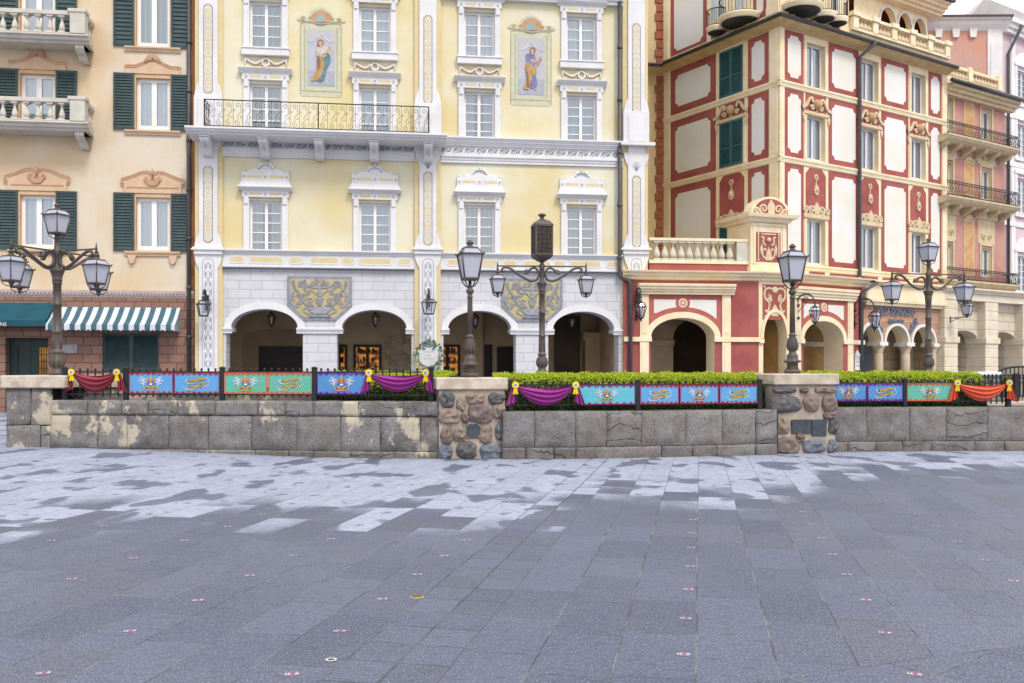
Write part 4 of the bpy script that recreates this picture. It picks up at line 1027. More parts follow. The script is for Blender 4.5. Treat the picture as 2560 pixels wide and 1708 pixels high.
pilaster(489, 558, 499.5, 546, 0); pilaster(1036, 1102, 1048, 1091, 0); pilaster(1555, 1618, 1567.5, 1609, 0)
# windows
def white_window(kind, M, hh, lo):
    g = G(M); jw = .2; h = hh
    for x in (-jw, W):
        g.box(x, x+jw, -.09, .02, -lo, h+.12); g.box(x+.03, x+jw-.03, -.13, -.09, h-.14, h+.1)
    g.box(-jw-.04, W+jw+.04, -.12, .02, h+.1, h+.32)
    if kind != 2: cornice(g, -jw-.16, W+jw+.16, h+.32, h+.5, .27, steps=4)
    else: cornice(g, -jw-.17, W+jw+.17, h+.32, h+.46, .3, steps=3)
    for x0, x1 in ((.03, W/2-.14), (W/2+.14, W-.03)): g.flat([(x0, h+.17), (x1, h+.17), (x1, h+.25), (x0, h+.25)], -.123, 1)
    for x in (-.1, W/2, W+.1): g.disc(x, h+.21, .07, -.135, -.12, 8, 0); g.disc(x, h+.21, .035, -.14, None, 6, 2)
    wo_ = g.build('window', [M_white, M_ochre, M_relief], YB, bevel=.006)
    for f in (lambda: casement(wo_, W, h+lo, 4 if not lo else 5, M_wframe, mull=.1), lambda: pane(wo_, W, h+lo), lambda: curtain(wo_, W, h+lo, gap=random.choice((0, 0, .1, .3)))):
        o = f(); o.matrix_local = M @ T(0, 0, -lo)
    if kind == 0:
        g = G(M); g.box(-jw-.05, W+jw+.05, -.17, .02, -.28, -.06); g.box(-jw-.07, W+jw+.07, -.2, .02, -.06, 0); g.build('sill', M_white, wo_, bevel=.01)
        g = G(M)
        c = W/2
        for s_ in (-1, 1):
            g.tube([(c+s_*x, -.05, zz) for x, zz in curve([(.66, -.4), (.5, -.5), (.32, -.55), (.14, -.43)], 5)], .034, 6)
            g.tube([(c+s_*.68, -.05, -.36), (c+s_*.7, -.05, -.62)], .034, 6, 0, .02)
        g.tube([(c+.12*math.cos(a*PI/6), -.05, -.47-.03+.13*math.sin(a*PI/6)) for a in range(13)], .036, 6)
        g.ribbon([(c-.66, -.44), (c-.4, -.59), (c-.1, -.6), (c, -.68), (c+.1, -.6), (c+.4, -.59), (c+.66, -.44)], .05, -.004, 0, 1)
        g.build('garland', [M_white, M_pline], wo_, fix=False)
    if kind == 2:
        g = G(M); b = h+.46; c = W/2
        g.add([(c-.89, -.24, b), (c+.89, -.24, b), (c+.81, -.12, b+.2), (c-.81, -.12, b+.2), (c-.89, 0, b), (c+.89, 0, b), (c+.81, 0, b+.2), (c-.81, 0, b+.2)], [(0, 1, 2, 3), (0, 3, 7, 4), (1, 5, 6, 2), (3, 2, 6, 7)])
        g.box(c-.8, c+.8, -.12, 0, b+.2, b+.52); g.prism([(c-.62, b+.52), (c+.62, b+.52), (c+.5, b+.6), (c-.5, b+.6)], -.12, 0)
        for x0, x1 in ((-.62, -.14), (.14, .62)): g.flat([(c+x0, b+.3), (c+x1, b+.3), (c+x1, b+.39), (c+x0, b+.39)], -.123, 1)
        for x in (-.72, 0, .72): g.disc(c+x, b+.345, .07, -.135, -.12, 8); g.disc(c+x, b+.345, .035, -.14, None, 6, 2)
        nv = len(g.v)
        for s_ in (-1, 1):
            g.ball(c+s_*.74, -.06, b+.57, .06, 6)
            g.tube([(c+s_*x, -.07, b+zz) for x, zz in curve([(.56, .58), (.36, .63), (.24, .74), (.18, .9), (.1, .96)], 4)], .05, 6)
            g.ribbon([(c+s_*x, b+zz) for x, zz in curve([(.3, .6), (.16, .66), (.1, .84)], 4)], .05, -.03, 0, 1)
        g.prism([(c-.22, b+.6), (c+.22, b+.6), (c+.16, b+.86), (c+.05, b+.95), (c-.05, b+.95), (c-.16, b+.86)], -.05, 0)
        for s_ in (-.14, -.05, .05, .14): g.ball(c+s_, -.08, b+.92-abs(s_)*.4, .055, 6)
        g.ball(c, -.08, b+1.0, .05, 6); g.ball(c, -.08, b+1.08, .03, 5)
        zr0 = M.translation.z+b+.52; g.v[nv:] = [(x_, y_, zr0+(q_-zr0)*.7) for x_, y_, q_ in g.v[nv:]]
        g.build('crowned_pediment', [M_white, M_ochre, M_relief], wo_, fix=False)
    return wo_
for r_, (a, b) in enumerate(rw):
    for i, x in enumerate(wc): white_window(r_, T(x-W/2, 0, a), b-a, .42 if r_ == 1 and i < 2 else (.1 if r_ else 0))
# middle entablature
def entab(x0, x1):
    g = G(); H = z_ent1-z_ent0
    cornice(g, x0, x1, z_ent0+H*.68, z_ent1+.05, .3, steps=5); g.box(x0, x1, -.06, 0, z_ent0+H*.3, z_ent0+H*.68); cornice(g, x0, x1, z_ent0-.06, z_ent0+H*.3, .16, steps=3, flip=False)
    zc = z_ent0+H*.49; n = int((x1-x0)/.2)
    for k in range(n):
        x = x0+.1+(x1-x0-.2)*k/max(n-1, 1)
        g.ribbon([(q[0], q[1]) for q in spiral(x, zc, .1, PI/2 if k % 2 else -PI/2, 1.1, 8)], .03, -.07, .01, 1)
        g.ribbon([(x-.09, zc-.09), (x+.09, zc+.09)], .025, -.07, .01, 1)
    return g.build('entablature', [M_white, M_relief], YB)
entab(u(558), u(1036)); entab(u(1102), u(1555))
g = G(); cornice(g, u(1102), u(1555), z(1330, 8), z(1330, 8)+.5, .45, steps=4); g.build('entablature', M_white, YB)
# band over the arcade
for a, b in ((558, 1036), (1102, 1555)):
    x0, x1 = u(a), u(b); g = G(); g.box(x0, x1, -.07, 0, z_bandB, z_bandT-.1); cornice(g, x0, x1, z_bandT-.12, z_bandT+.04, .2, steps=3)
    g.box(x0, x1, -.1, 0, z_bandB-.06, z_bandB)
    w = x1-x0; zc = (z_bandB+z_bandT-.1)/2
    for c, l in ((.072, .066), (.222, .166), (.375, .064), (.524, .14), (.648, .056), (.792, .162), (.944, .06)):
        g.prism(lozenge(x0+w*(c-l/2)-.045, x0+w*(c+l/2)+.045, zc-.14, zc+.14, .06), -.085, -.07); g.flat(lozenge(x0+w*(c-l/2), x0+w*(c+l/2), zc-.085, zc+.085, .045), -.088, 1)
    bnd = g.build('panel_band', [M_white, M_ochre], YB)
    g = G(); g.box(x0, x1, -.18, 0, z_bandB-.1, z_bandB-.06); g.build('ledge', M_ledge, bnd)
# arcade
zsp, zcr = z(800, 820), z(800, 774)
AR = [(u(577), u(746)), (u(854.5), u(1017)), (u(1122), u(1276)), (u(1382), u(1535))]
wa = sum(b-a for a, b in AR)/4
AR = [((a+b)/2-wa/2, (a+b)/2+wa/2) for a, b in AR]
for (p, q, ars) in ((558, 1036, AR[:2]), (1102, 1556, AR[2:])):
    x0, x1 = u(p), u(q)
    g = G(); g.arches(x0, x1, zsp, z_gf, [(a, b, zsp, zcr) for a, b in ars], y=-.02, rev=.75, N=24)
    g.build('arcade_wall', M_wstone, YB, fix=False)
    for a, b in ars:
        g = G(); ci = archpts(a, b, zsp, zcr, 24); co = archpts(a-.24, b+.24, zsp, zcr+.24, 24); n = 25
        v = [(x, -.06, zz) for x, zz in ci]+[(x, -.06, zz) for x, zz in co]+[(x, -.02, zz) for x, zz in co]+[(x, -.02, zz) for x, zz in ci]
        g.add(v, [(i, i+1, i+1+n, i+n) for i in range(n-1)]+[(i+n, i+n+1, i+1+2*n, i+2*n) for i in range(n-1)]+[(i, i+1, i+1+3*n, i+3*n) for i in range(n-1)])
        g.build('arch_ring', M_white, YB, fix=False)
    e_ = [x0]+[t for ab in ars for t in ab]+[x1]
    for a, b in zip(e_[0::2], e_[1::2]):
        ins = .17; aa = a if a == x0 else a+ins; bb = b if b == x1 else b-ins
        g = G(); g.box(aa, bb, -.03, .72, 0, zsp-.17); pr = g.build('arcade_pier', M_wstone, YB, bevel=.008)
        g = G(); cornice(g, a-.04*(a != x0), b+.04*(b != x1), zsp-.2, zsp, .12, y=-.03, steps=3); g.box(a-.03*(a != x0), b+.03*(b != x1), .0, .76, zsp-.13, zsp-.002); g.build('impost', M_white, pr)
# relief panels between the arches
def relief(x0, x1, z1, z0):
    g = G(); w = x1-x0; h = z1-z0; c = (x0+x1)/2; k = w/600
    def P(x, y): return (c+(x-1232)*k, z1-(y-195)*k)
    out = [P(*q) for q in ((932, 193), (1532, 193), (1532, 477), (1390, 608), (1075, 608), (932, 477))]
    inn = [P(*q) for q in ((960, 222), (1504, 222), (1504, 465), (1380, 582), (1086, 582), (960, 465))]
    g.prism(out, -.09, -.02, 0); g.flat(inn, -.093, 3)
    def rib(pts, w_, mi=0, w1=None, both=True):
        for s_ in ((1, -1) if both else (1,)):
            g.ribbon([P(1232+s_*(q[0]-1232), q[1]) for q in curve(pts, 4)], w_*k, -.125, .03, mi, None if w1 is None else w1*k)
    for cx, cz, r, a0, t in ((1065, 262, 36, 0, 1.8), (1128, 350, 26, 2, 1.6), (1145, 425, 34, 1, 1.7), (1050, 430, 34, 3, -1.6), (985, 400, 32, 1, 1.4), (1165, 262, 24, 1, -1.5), (1020, 470, 22, 1, 1.5)):
        for s_ in (1, -1): g.ribbon([P(1232+s_*(q[0]-1232), q[1]) for q in spiral(cx, cz, r, a0, t, 16, .2)], 7*k, -.115, .02, 2)
    rib([(985, 235), (1000, 300), (1040, 350), (1075, 420), (1110, 465), (1180, 470)], 20, 0, 14)
    for q in range(34):
        rr = random.Random(q*7+1); x_, y_ = rr.uniform(975, 1205), rr.uniform(235, 470)
        if y_-470 > (x_-1085)*1.0: continue
        for s_ in (1, -1): g.ribbon([P(1232+s_*(t[0]-1232), t[1]) for t in spiral(x_, y_, rr.uniform(12, 24), rr.uniform(0, 6), rr.choice((-1.3, 1.3)), 10, .2)], 4.5*k, -.112, .016, 2)
    rib([(975, 245), (995, 330), (960, 390), (985, 460), (1040, 480)], 16, 2)
    rib([(1232, 290), (1180, 300), (1120, 280), (1100, 240)], 14, 2); rib([(1225, 380), (1180, 340), (1150, 310), (1190, 250)], 12, 2)
    rib([(1150, 560), (1080, 520), (1110, 485), (1135, 515)], 14, 2)
    g.ribbon([P(1232, 225), P(1232, 400)], 16*k, -.12, .03, 0)
    for yy, r in ((240, 14), (270, 20), (300, 16), (335, 22), (370, 16)): g.disc(*P(1232, yy), r*k, -.13, -.09, 8, 2)
    g.prism([P(*q) for q in ((1195, 400), (1270, 400), (1260, 440), (1248, 470), (1216, 470), (1204, 440))], -.135, -.09, 0)
    g.prism([P(*q) for q in ((1135, 485), (1330, 485), (1320, 530), (1280, 550), (1185, 550), (1145, 530))], -.14, -.09, 2)
    g.prism([P(*q) for q in ((1165, 556), (1300, 556), (1335, 580), (1130, 580))], -.13, -.09, 0)
    for i in range(6): g.ribbon([P(1145+i*35, 577), P(1165+i*27, 560)], 8*k, -.135, .01, 0)
    return g.build('relief_panel', [M_relief, M_ochre, mat('light_relief', (184, 186, 196), (160, 162, 174), scale=9, bump=.3), mat('dull_gold_ground', (222, 204, 150), (206, 188, 136), scale=4)], YB, fix=False)
xm = (AR[0][1]+AR[1][0])/2; relief(xm-1.1, xm+1.1, z(800, 692), 0)
xm = (AR[2][1]+AR[3][0])/2; relief(xm-1.1, xm+1.1, z(1330, 698), 0)
# arcade interior
g = G(); x0, x1 = u(489), u(1618); yb_ = 4.2
g.add([(x0, yb_, 0), (x1, yb_, 0), (x1, yb_, 6), (x0, yb_, 6)], [(0, 1, 2, 3)], 0)
g.add([(x0, .7, z_gf-.3), (x1, .7, z_gf-.3), (x1, yb_, z_gf-.3), (x0, yb_, z_gf-.3)], [(0, 1, 2, 3)], 0)
for x in (x0+.02, x1-.02, u(1290)+.9, u(1552)): g.add([(x, .72, 0), (x, yb_, 0), (x, yb_, 6), (x, .72, 6)], [(0, 1, 2, 3)], 0)
g.build('arcade_interior', M_tan, YB, fix=False)
def inpx(px): return FM.u(px, -yb_)
def inz(px, py): return FM.z(px, py, -yb_)
g = G(); pts = archpts(inpx(607), inpx(790), inz(690, 856), inz(690, 822), 12); g.prism([(inpx(607), 0)]+pts+[(inpx(790), 0)], yb_-.04, yb_, 0); g.build('blind_arch', mat('arch_plaster', (196, 170, 134), (178, 150, 116)), YB)
g = G(); g.box(inpx(648), inpx(760), yb_-.12, yb_-.05, 0, inz(690, 866)); g.build('double_door', M_dkwood, YB)
M_lit = emis('lit_shelves', (236, 150, 60), .38, (50, 30, 20), 5)
for (pa, pb, py) in ((828, 868, 862), (884, 954, 862), (1085, 1150, 862)):
    a, b, zt = inpx(pa), inpx(pb), inz(pb, py)
    g = G(); g.box(a, a+.1, yb_-.1, yb_-.02, 0, zt); g.box(b-.1, b, yb_-.1, yb_-.02, 0, zt); g.box(a+.1, b-.1, yb_-.1, yb_-.02, zt-.1, zt); c = (a+b)/2; g.box(c-.06, c+.06, yb_-.1, yb_-.02, 0, zt-.1)
    for k in range(1, 7): zz = zt*k/7; g.box(a+.1, b-.1, yb_-.08, yb_-.04, zz-.015, zz+.015)
    wo_ = g.build('shop_window', M_dkwood, YB)
    g = G(); g.flat([(a+.1, .1), (b-.1, .1), (b-.1, zt-.1), (a+.1, zt-.1)], yb_-.015); g.build('lit_display', M_lit, wo_, fix=False)
    g = G(); rn = random.Random(pa)
    for k in range(7):
        for q in range(7):
            if rn.random() < .8: x = a+.14+(b-a-.3)*q/7; g.box(x, x+rn.uniform(.06, .12), yb_-.03, yb_-.02, zt*k/7+.03, zt*k/7+rn.uniform(.12, .26))
    g.build('shelf_goods', M_dkwood, wo_)
for pa, pb, py in ((1211, 1230, 862), (1242, 1290, 867)):
    g = G(); g.box(inpx(pa), inpx(pb), yb_-.08, yb_-.01, 0, inz(pa, py)); g.build('side_door', M_dkwood, YB)
g = G(); g.box(inpx(1175), inpx(1205), yb_-.35, yb_, 0, 6); g.build('pilaster_inside', M_tan, YB)
g = G(); rn = random.Random(3)                      # grey wall drawing on the inner wall
for k in range(26):
    cx, cz = inpx(992)+rn.uniform(-.45, .45), inz(992, 890)+rn.uniform(-1.0, .85)
    g.ribbon(curve([(cx+rn.uniform(-.25, .25), cz+rn.uniform(-.25, .25)) for _ in range(4)], 5), .035, yb_-.01-.0006*k, 0, 0)
g.ribbon([(inpx(968), inz(968, 860)), (inpx(1000), inz(1000, 895)), (inpx(1022), inz(1022, 930))], .2, yb_-.03, 0, 1)
g.build('wall_drawing', [mat('charcoal_paint', (186, 168, 142)), mat('grey_wash', (200, 186, 164))], YB, fix=False)
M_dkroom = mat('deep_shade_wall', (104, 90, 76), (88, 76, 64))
g = G(); a, b = inpx(1455), inpx(1512); zi = inz(1480, 852); g.box(a, b, yb_-.7, yb_, 0, zi); g.box(a-.1, b+.1, yb_-.78, yb_, zi, zi+.3); g.build('inner_pier', M_tan, YB)
g = G(); g.box(inpx(1385), inpx(1450), yb_-.06, yb_, 0, inz(1420, 790)); g.box(b+.02, u(1600), yb_-.06, yb_, 0, zi+.3); g.build('deep_shade_panels', M_dkroom, YB)  # dark panels paint the deep shade either side of the inner pier
# big balcony with wrought iron railing
off = 1.25
x0, x1 = FM.u(461, off), FM.u(1118, off); zt_ = FM.z(790, 324, off); zu = FM.z(790, 340, off)
g = G(); g.profile([(0, zu), (off-.2, zu), (off-.16, zu+.05), (off-.06, zu+.08), (off-.04, zu+.13), (off+.02, zt_-.07), (off+.02, zt_), (0, zt_)], x0, x1); BALC = g.build('balcony', M_white, YB, bevel=.008)
for pa, pb in ((502, 525), (647, 670), (787, 808), (926, 944), (1062, 1079)):
    xa_, xb_ = FM.u(pa, .7), FM.u(pb, .7); c = (xa_+xb_)/2; w = .3; g = G()
    pf = curve([(-.92, zu-.05), (-.97, zu-.11), (-.9, zu-.2), (-.7, zu-.23), (-.54, zu-.3), (-.48, zu-.42), (-.4, zu-.52), (-.28, zu-.57), (-.18, zu-.58)], 3)+[(-.1, zu-.59), (-.1, zu-.05)]
    g.prism(pf, c-w/2, c+w/2, 0, True); g.v = [(yy, xx, zz) for xx, yy, zz in g.v]
    for s_ in (-1, 1): g.tube([(c+s_*.09, -.97, zu-.11), (c+s_*.09, -.92, zu-.2), (c+s_*.09, -.68, zu-.24), (c+s_*.09, -.48, zu-.42), (c+s_*.09, -.28, zu-.56)], .035, 6)
    g.box(c-w/2-.03, c+w/2+.03, -1.0, -.1, zu-.06, zu-.005)
    g.build('console_bracket', M_white, BALC, bevel=.01)
off2 = off-.08; r0, r1 = FM.u(511, off2), FM.u(1072, off2); rh = FM.z(790, 258, off2)-zt_
g = G()
for zz in (.04, rh): g.box(r0, r1, -off2-.014, -off2+.014, zt_+zz-.016, zt_+zz+.016)
for x in (r0, r1):
    for zz in (.04, rh): g.box(x-.014, x+.014, -off2, -.1, zt_+zz-.016, zt_+zz+.016)
for x, y in ((r0, -off2), (r1, -off2), (r0, -.12), (r1, -.12), ((r0+r1)/2, -off2)): g.box(x-.02, x+.02, y-.02, y+.02, zt_, zt_+rh)
RL = g.build('railing', M_iron, BALC)
n = 24; pw = (r1-r0)/n; g = G()
g.box(-.006, .006, -.006, .006, .04, rh)
sc_ = [(pw*.5+q[0], q[1]) for q in spiral(0, rh*.82, pw*.32, -.6, 1.45, 16, .15)[::-1]]+[(pw*.5+pw*.36, rh*.6), (pw*.44, rh*.42), (pw*.56, rh*.3)]+[(pw*.5+q[0], q[1]) for q in spiral(0, rh*.17, pw*.32, 1.9, 1.45, 16, .15)]
g.ribbon(sc_, .012, -.004, .01); g.ribbon([(pw*.12+q[0], rh*.63+q[1]) for q in spiral(0, 0, pw*.16, 0, 1.2, 8)], .009, -.004, .008); g.ribbon([(pw*.8+q[0], rh*.38+q[1]) for q in spiral(0, 0, pw*.14, 0, 1.2, 8)], .009, -.004, .008)
sp = None
for k in range(n):
    if sp is None: o = sp = g.build('scroll', M_iron, RL, fix=False)
    else: o = sp.copy(); COL.objects.link(o)
    o.location = (r0+pw*k, -off2, zt_)
for y_, xx in ((1, r0), (1, r1)):
    for k in range(3):
        o = sp.copy(); COL.objects.link(o); o.location = (xx, -off2+.05+pw*k, zt_); o.rotation_euler.z = PI/2
# murals
MU = {k: mat('mural_'+k, c, c2, rough=.8, scale=5, gain=.72) for k, (c, c2) in {'sage': ((232, 230, 200), (222, 220, 188)), 'line': ((186, 186, 148), None), 'sky': ((202, 208, 224), (224, 216, 214)), 'sea': ((186, 190, 206), (206, 206, 214)),
    'skin': ((232, 196, 170), None), 'cream': ((236, 226, 208), (214, 204, 192)), 'gold': ((222, 180, 124), (202, 154, 98)), 'brown': ((172, 128, 100), None), 'teal': ((124, 160, 162), (98, 136, 142)), 'terra': ((224, 172, 138), (212, 184, 150)),
    'aqua': ((178, 210, 206), None), 'violet': ((160, 156, 194), (134, 130, 172)), 'white': ((232, 230, 226), None)}.items()}
MK = list(MU); MV = [MU[k] for k in MK]; mi = {k: i for i, k in enumerate(MK)}
def mural(cxp, ytop, ybot, which):
    cx = u(cxp); z1, z0 = z(cxp, ytop), z(cxp, ybot); h = z1-z0; k = h/640  # drawn in a 380 x 640 field
    g = G()
    def P(x, y): return (cx+(x-1233)*k, z1-(y-180)*k)
    lay = [0]
    def fill(pts, m, smooth=True):
        lay[0] += 1; g.flat([P(*q) for q in (curve(pts, 4, True) if smooth else pts)], -.012-.0012*lay[0], mi[m])
    def line(pts, w, m): lay[0] += 1; g.ribbon([P(*q) for q in curve(pts, 4)], w*k, -.012-.0012*lay[0], 0, mi[m])
    g.prism([P(*q) for q in ((1044, 180), (1435, 180), (1425, 215), (1425, 885), (1410, 902), (1058, 902), (1044, 885))], -.012, 0, mi['sage'])
    for a in ((1044, 225, 1425, 885), (1085, 240, 1385, 830)): line([(a[0], a[1]), (a[0], a[3])], 6, 'line'); line([(a[2], a[1]), (a[2], a[3])], 6, 'line')
    line([(1044, 850), (1425, 850)], 6, 'line'); line([(1044, 215), (1100, 205), (1233, 215), (1370, 205), (1425, 215)], 7, 'line')
    fill([(1112, 270), (1362, 270), (1362, 800), (1112, 800)], 'sky', False); fill([(1112, 655), (1362, 655), (1362, 800), (1112, 800)], 'sea', False)
    for q in range(5): line([(1120+q*30, 700+q*17), (1180+q*25, 694+q*19), (1240+q*20, 702+q*17)], 8, 'white')
    line([(1112, 370), (1150, 378), (1195, 350), (1237, 300)], 20, 'white'); line([(1362, 372), (1330, 378), (1285, 352), (1237, 300)], 20, 'white'); lay[0] += 1; g.disc(*P(1237, 298), 16*k, -.012-.0012*lay[0], None, 10, mi['cream'])
    # cresting
    fill([(1040, 190), (1050, 145), (1090, 150), (1130, 150), (1140, 100), (1170, 85), (1200, 62), (1240, 58), (1280, 68), (1310, 90), (1340, 110), (1345, 150), (1395, 150), (1430, 150), (1440, 190)], 'sage')
    fill([(1150, 185), (1160, 120), (1200, 90), (1240, 80), (1285, 95), (1325, 125), (1335, 185)], 'terra')
    for s_ in (-1, 1):
        for q in ((60, 130, 26), (100, 160, 20), (165, 165, 22)): line([(1237+s_*(q[0]+a), b+q[1]) for a, b in spiral(0, 0, q[2], 0, 1.3, 8)], 9, 'gold')
    fill([(1190, 190), (1195, 150), (1225, 138), (1260, 150), (1270, 185), (1230, 200)], 'aqua'); line([(1185, 205), (1235, 215), (1285, 205)], 16, 'terra')
    if which == 0:
        fill([(1200, 440), (1250, 415), (1310, 430), (1330, 480), (1310, 520), (1270, 540), (1210, 530), (1196, 490)], 'cream')
        fill([(1225, 520), (1300, 490), (1325, 560), (1290, 640), (1260, 750), (1205, 748), (1240, 640)], 'teal')
        fill([(1205, 520), (1245, 540), (1270, 600), (1240, 690), (1200, 748), (1145, 748), (1190, 660), (1198, 580)], 'gold'); fill([(1200, 520), (1222, 530), (1232, 600), (1205, 650), (1198, 590)], 'brown')
        line([(1215, 505), (1260, 520), (1285, 500)], 20, 'skin'); line([(1300, 490), (1320, 460), (1312, 430)], 18, 'skin'); line([(1250, 560), (1275, 500), (1318, 425)], 8, 'gold')
        fill([(1205, 430), (1204, 380), (1230, 362), (1258, 375), (1256, 410), (1235, 425)], 'brown'); fill([(1215, 405), (1220, 378), (1245, 380), (1250, 405), (1235, 424)], 'skin'); line([(1236, 420), (1238, 440)], 20, 'skin')
        for a in (1262, 1282): line([(a, 560), (a-4, 640), (a-24, 735)], 5, 'aqua')
    else:
        fill([(1185, 430), (1220, 415), (1265, 425), (1275, 470), (1270, 520), (1230, 530), (1195, 500)], 'violet')
        fill([(1190, 500), (1250, 530), (1280, 560), (1275, 640), (1240, 650), (1210, 740), (1165, 742), (1190, 660), (1180, 560)], 'gold'); fill([(1185, 560), (1210, 620), (1215, 740), (1195, 742), (1192, 660)], 'brown')
        fill([(1240, 640), (1275, 620), (1290, 700), (1270, 735), (1225, 735)], 'violet')
        line([(1225, 470), (1265, 490), (1300, 478)], 18, 'skin'); line([(1265, 560), (1300, 500), (1330, 440)], 12, 'terra'); line([(1300, 520), (1322, 470), (1336, 470)], 7, 'brown'); line([(1185, 745), (1215, 748)], 10, 'skin'); line([(1262, 742), (1285, 750)], 10, 'skin')
        fill([(1225, 400), (1225, 370), (1250, 355), (1275, 372), (1272, 400), (1258, 415)], 'brown'); fill([(1232, 410), (1235, 378), (1255, 378), (1260, 405), (1245, 418)], 'skin'); line([(1248, 412), (1246, 430)], 20, 'skin')
    return g.build('mural', MV, YB, fix=False)
mural(802, 52, 239-18, 0); mural(1327, 72, 243, 1)
x = u(1546); pts = [(x, -.2, ZT), (x, -.2, z(1546, 674)+.05), (x, -.2, z(1549, 690)), (x+.1, -.25, z(1552, 699)), (u(1572, .3), -.3, z(1570, 703)), (u(1576, .3), -.3, z(1575, 712)), (u(1576, .3), -.3, 0)]
pipe(YB, pts, .075, bands=[(x, -.2, 5.6+k*1.9) for k in range(6)])
# ------------------------------------------------------------------ RED AND CREAM BUILDING
M_red = mat('oxblood_plaster', (192, 106, 97), (172, 87, 83), scale=1.1, bump=.12, fine=.12, streak=.2)
M_redl = mat('rose_border', (206, 118, 104), (196, 104, 94), scale=3)
M_crm = mat('cream_panel', (248, 246, 242), (246, 238, 220), scale=.8, bump=.08, fine=.06, streak=.1, gain=.78)
M_tanp = mat('buff_plaster', (250, 232, 196), (244, 220, 172), scale=1.2, bump=.1, streak=.14, gain=.9)
M_buff = mat('buff_moulding', (250, 234, 202), (244, 220, 176), scale=2, bump=.08, streak=.14, gain=.9)
M_orn = mat('buff_ornament', (248, 228, 192), (236, 208, 164), scale=6, bump=.2)
M_quoin = mat('brick_red_quoin', (182, 108, 74), (160, 88, 56), scale=4, bump=.2)
M_gut = mat('dark_gutter', (70, 62, 60), (56, 50, 50), rough=.45, spec=.5)
M_dkbrn = mat('dark_balcony_underside', (98, 96, 84), (74, 72, 62), rough=.8)  # darker colour for the undersides of the lobed balconies
M_tealsh = mat('teal_shutter_paint', (58, 104, 106), (48, 90, 94), rough=.5, spec=.4, gain=.9)
M_goldw = mat('golden_passage_plaster', (216, 172, 104), (196, 148, 82), scale=1.5, bump=.1)
M_passage = mat('passage_plaster', (204, 180, 146), (184, 158, 124), scale=1.5, bump=.1)
M_sand0 = blocks('tan_sand_blocks', (226, 200, 158), (190, 160, 120), .8, .4, .03, (216, 190, 148), .5)  # tan sand-coloured blocks for the walls inside the shop
M_wglass = glassy('sash_glass', (222, 232, 240), .42, .9); M_wcurt = stripes('white_curtain', 0, .2, (250, 250, 250), (226, 230, 234), .6)
FR0 = Frame(0, 32.3, 7)
pA = FR0.pt(FR0.u(1897)); FCH = Frame(pA.x, pA.y, 19.6)
pB = FCH.pt(FCH.u(1985)); FRR = Frame(pB.x, pB.y, 32.3)
pB2 = FRR.pt(0, -.35); FUR = Frame(pB2.x, pB2.y, 32.3)
uc = FUR.u(1948); pC = FUR.pt(uc); FUL = Frame(pC.x, pC.y, -57.7)
pQ = FUL.pt(FUL.u(1659)); FQ = Frame(pQ.x, pQ.y, 7)
RED = empty('red_building', FR0.M, 'oxblood red and cream corner building with painted panels and a terrace', 'building')
RI = FR0.M.inverted(); 
def MR(f): return RI @ f.M
zC = lambda py: FUR.z(1948, py)
zg, zcb, b1t, b1b, b2t, b2b, b3t, b3b = [zC(v) for v in (31, 67, 199.6, 214, 389, 403, 657, 670)]
_o = pC+.58*(Vector((FUR.s, -FUR.c))+Vector((FUL.s, -FUL.c))); zg = EYE+(YH-31)/F*_o.y-.07
zlt, zlb = FR0.z(1880, 681), FR0.z(1880, 700)      # ledge on top of the lower storey
def oct_(x0, x1, z0, z1, c):                        # panel outline with scooped corners
    pts = []
    for (cx, cz, a) in ((x0, z0, 90), (x1, z0, 180), (x1, z1, 270), (x0, z1, 0)):
        for k in range(5):
            t = R(a-90*k/4) if True else 0
            pts.append((cx+c*math.cos(t), cz+c*math.sin(t)))
    return pts
def painted_panel(g, x0, x1, z0, z1, b=.17, y=0.0, arch=False):
    g.flat([(x0, z0), (x1, z0), (x1, z1), (x0, z1)], y-.006, 0)
    c = min(.16, (x1-x0)*.2)
    g.flat(oct_(x0+b*.62, x1-b*.62, z0+b*.62, z1-b*.62, c*.85), y-.0095, 1)
    g.flat(oct_(x0+b*.72, x1-b*.72, z0+b*.72, z1-b*.72, c*.88), y-.0125, 0)
    g.flat(oct_(x0+b, x1-b, z0+b, z1-b, c), y-.016, 2)
PM_ = [M_red, M_redl, M_crm]
# right face ----------------------------------------------------------------
u, z = FUR.u, FUR.z
xe = u(2366.6); x4 = u(2122)
colw = [(2016, 2062), (2153, 2195), (2277, 2313)]
rz = [(z(2018, 217), z(2018, 106)), (z(2018, 397), z(2018, 287)), (z(2018, 660), z(2018, 546))]
holes = [(u(a), u(b), r0, r1) for a, b in colw for r0, r1 in rz]
g = G(MR(FUR)); g.cells(uc, xe, zlb-.2, zg, holes, rev=.32); g.box(uc+.3, xe, .6, 6, zlb, zg-.1)
g.build('right_wall', M_tanp, RED, fix=False)
def window_red(M, w, h):
    o = casement(RED, w, h, 1, M_white, y=.18, mull=.09, fr=.07, name='window'); o.matrix_local = M
    g = G(); g.flat([(.04, .05), (w-.04, .05), (w-.04, h-.04), (.04, h-.04)], .21); q = g.build('pane', M_wglass, o, fix=False)
    curtain(o, w, h, y=.28, m=M_wcurt)
    return o
for (x0, x1, r0, r1) in holes: window_red(MR(FUR) @ T(x0, 0, r0), x1-x0, r1-r0)
rowz = [(b1t, zcb), (b2t, b1b), (b3t, b2b)]
for (pa, pb) in ((1960, 2010), (2070, 2147), (2202, 2271.6), (2320, 2354.6)):
    for z0, z1 in rowz:
        g = G(MR(FUR)); painted_panel(g, u(pa)+.02, u(pb)-.02, z0+.03, z1-.03, .17 if pb-pa < 60 else .2); g.build('painted_panel', PM_, RED, fix=False)
g = G(MR(FUR))
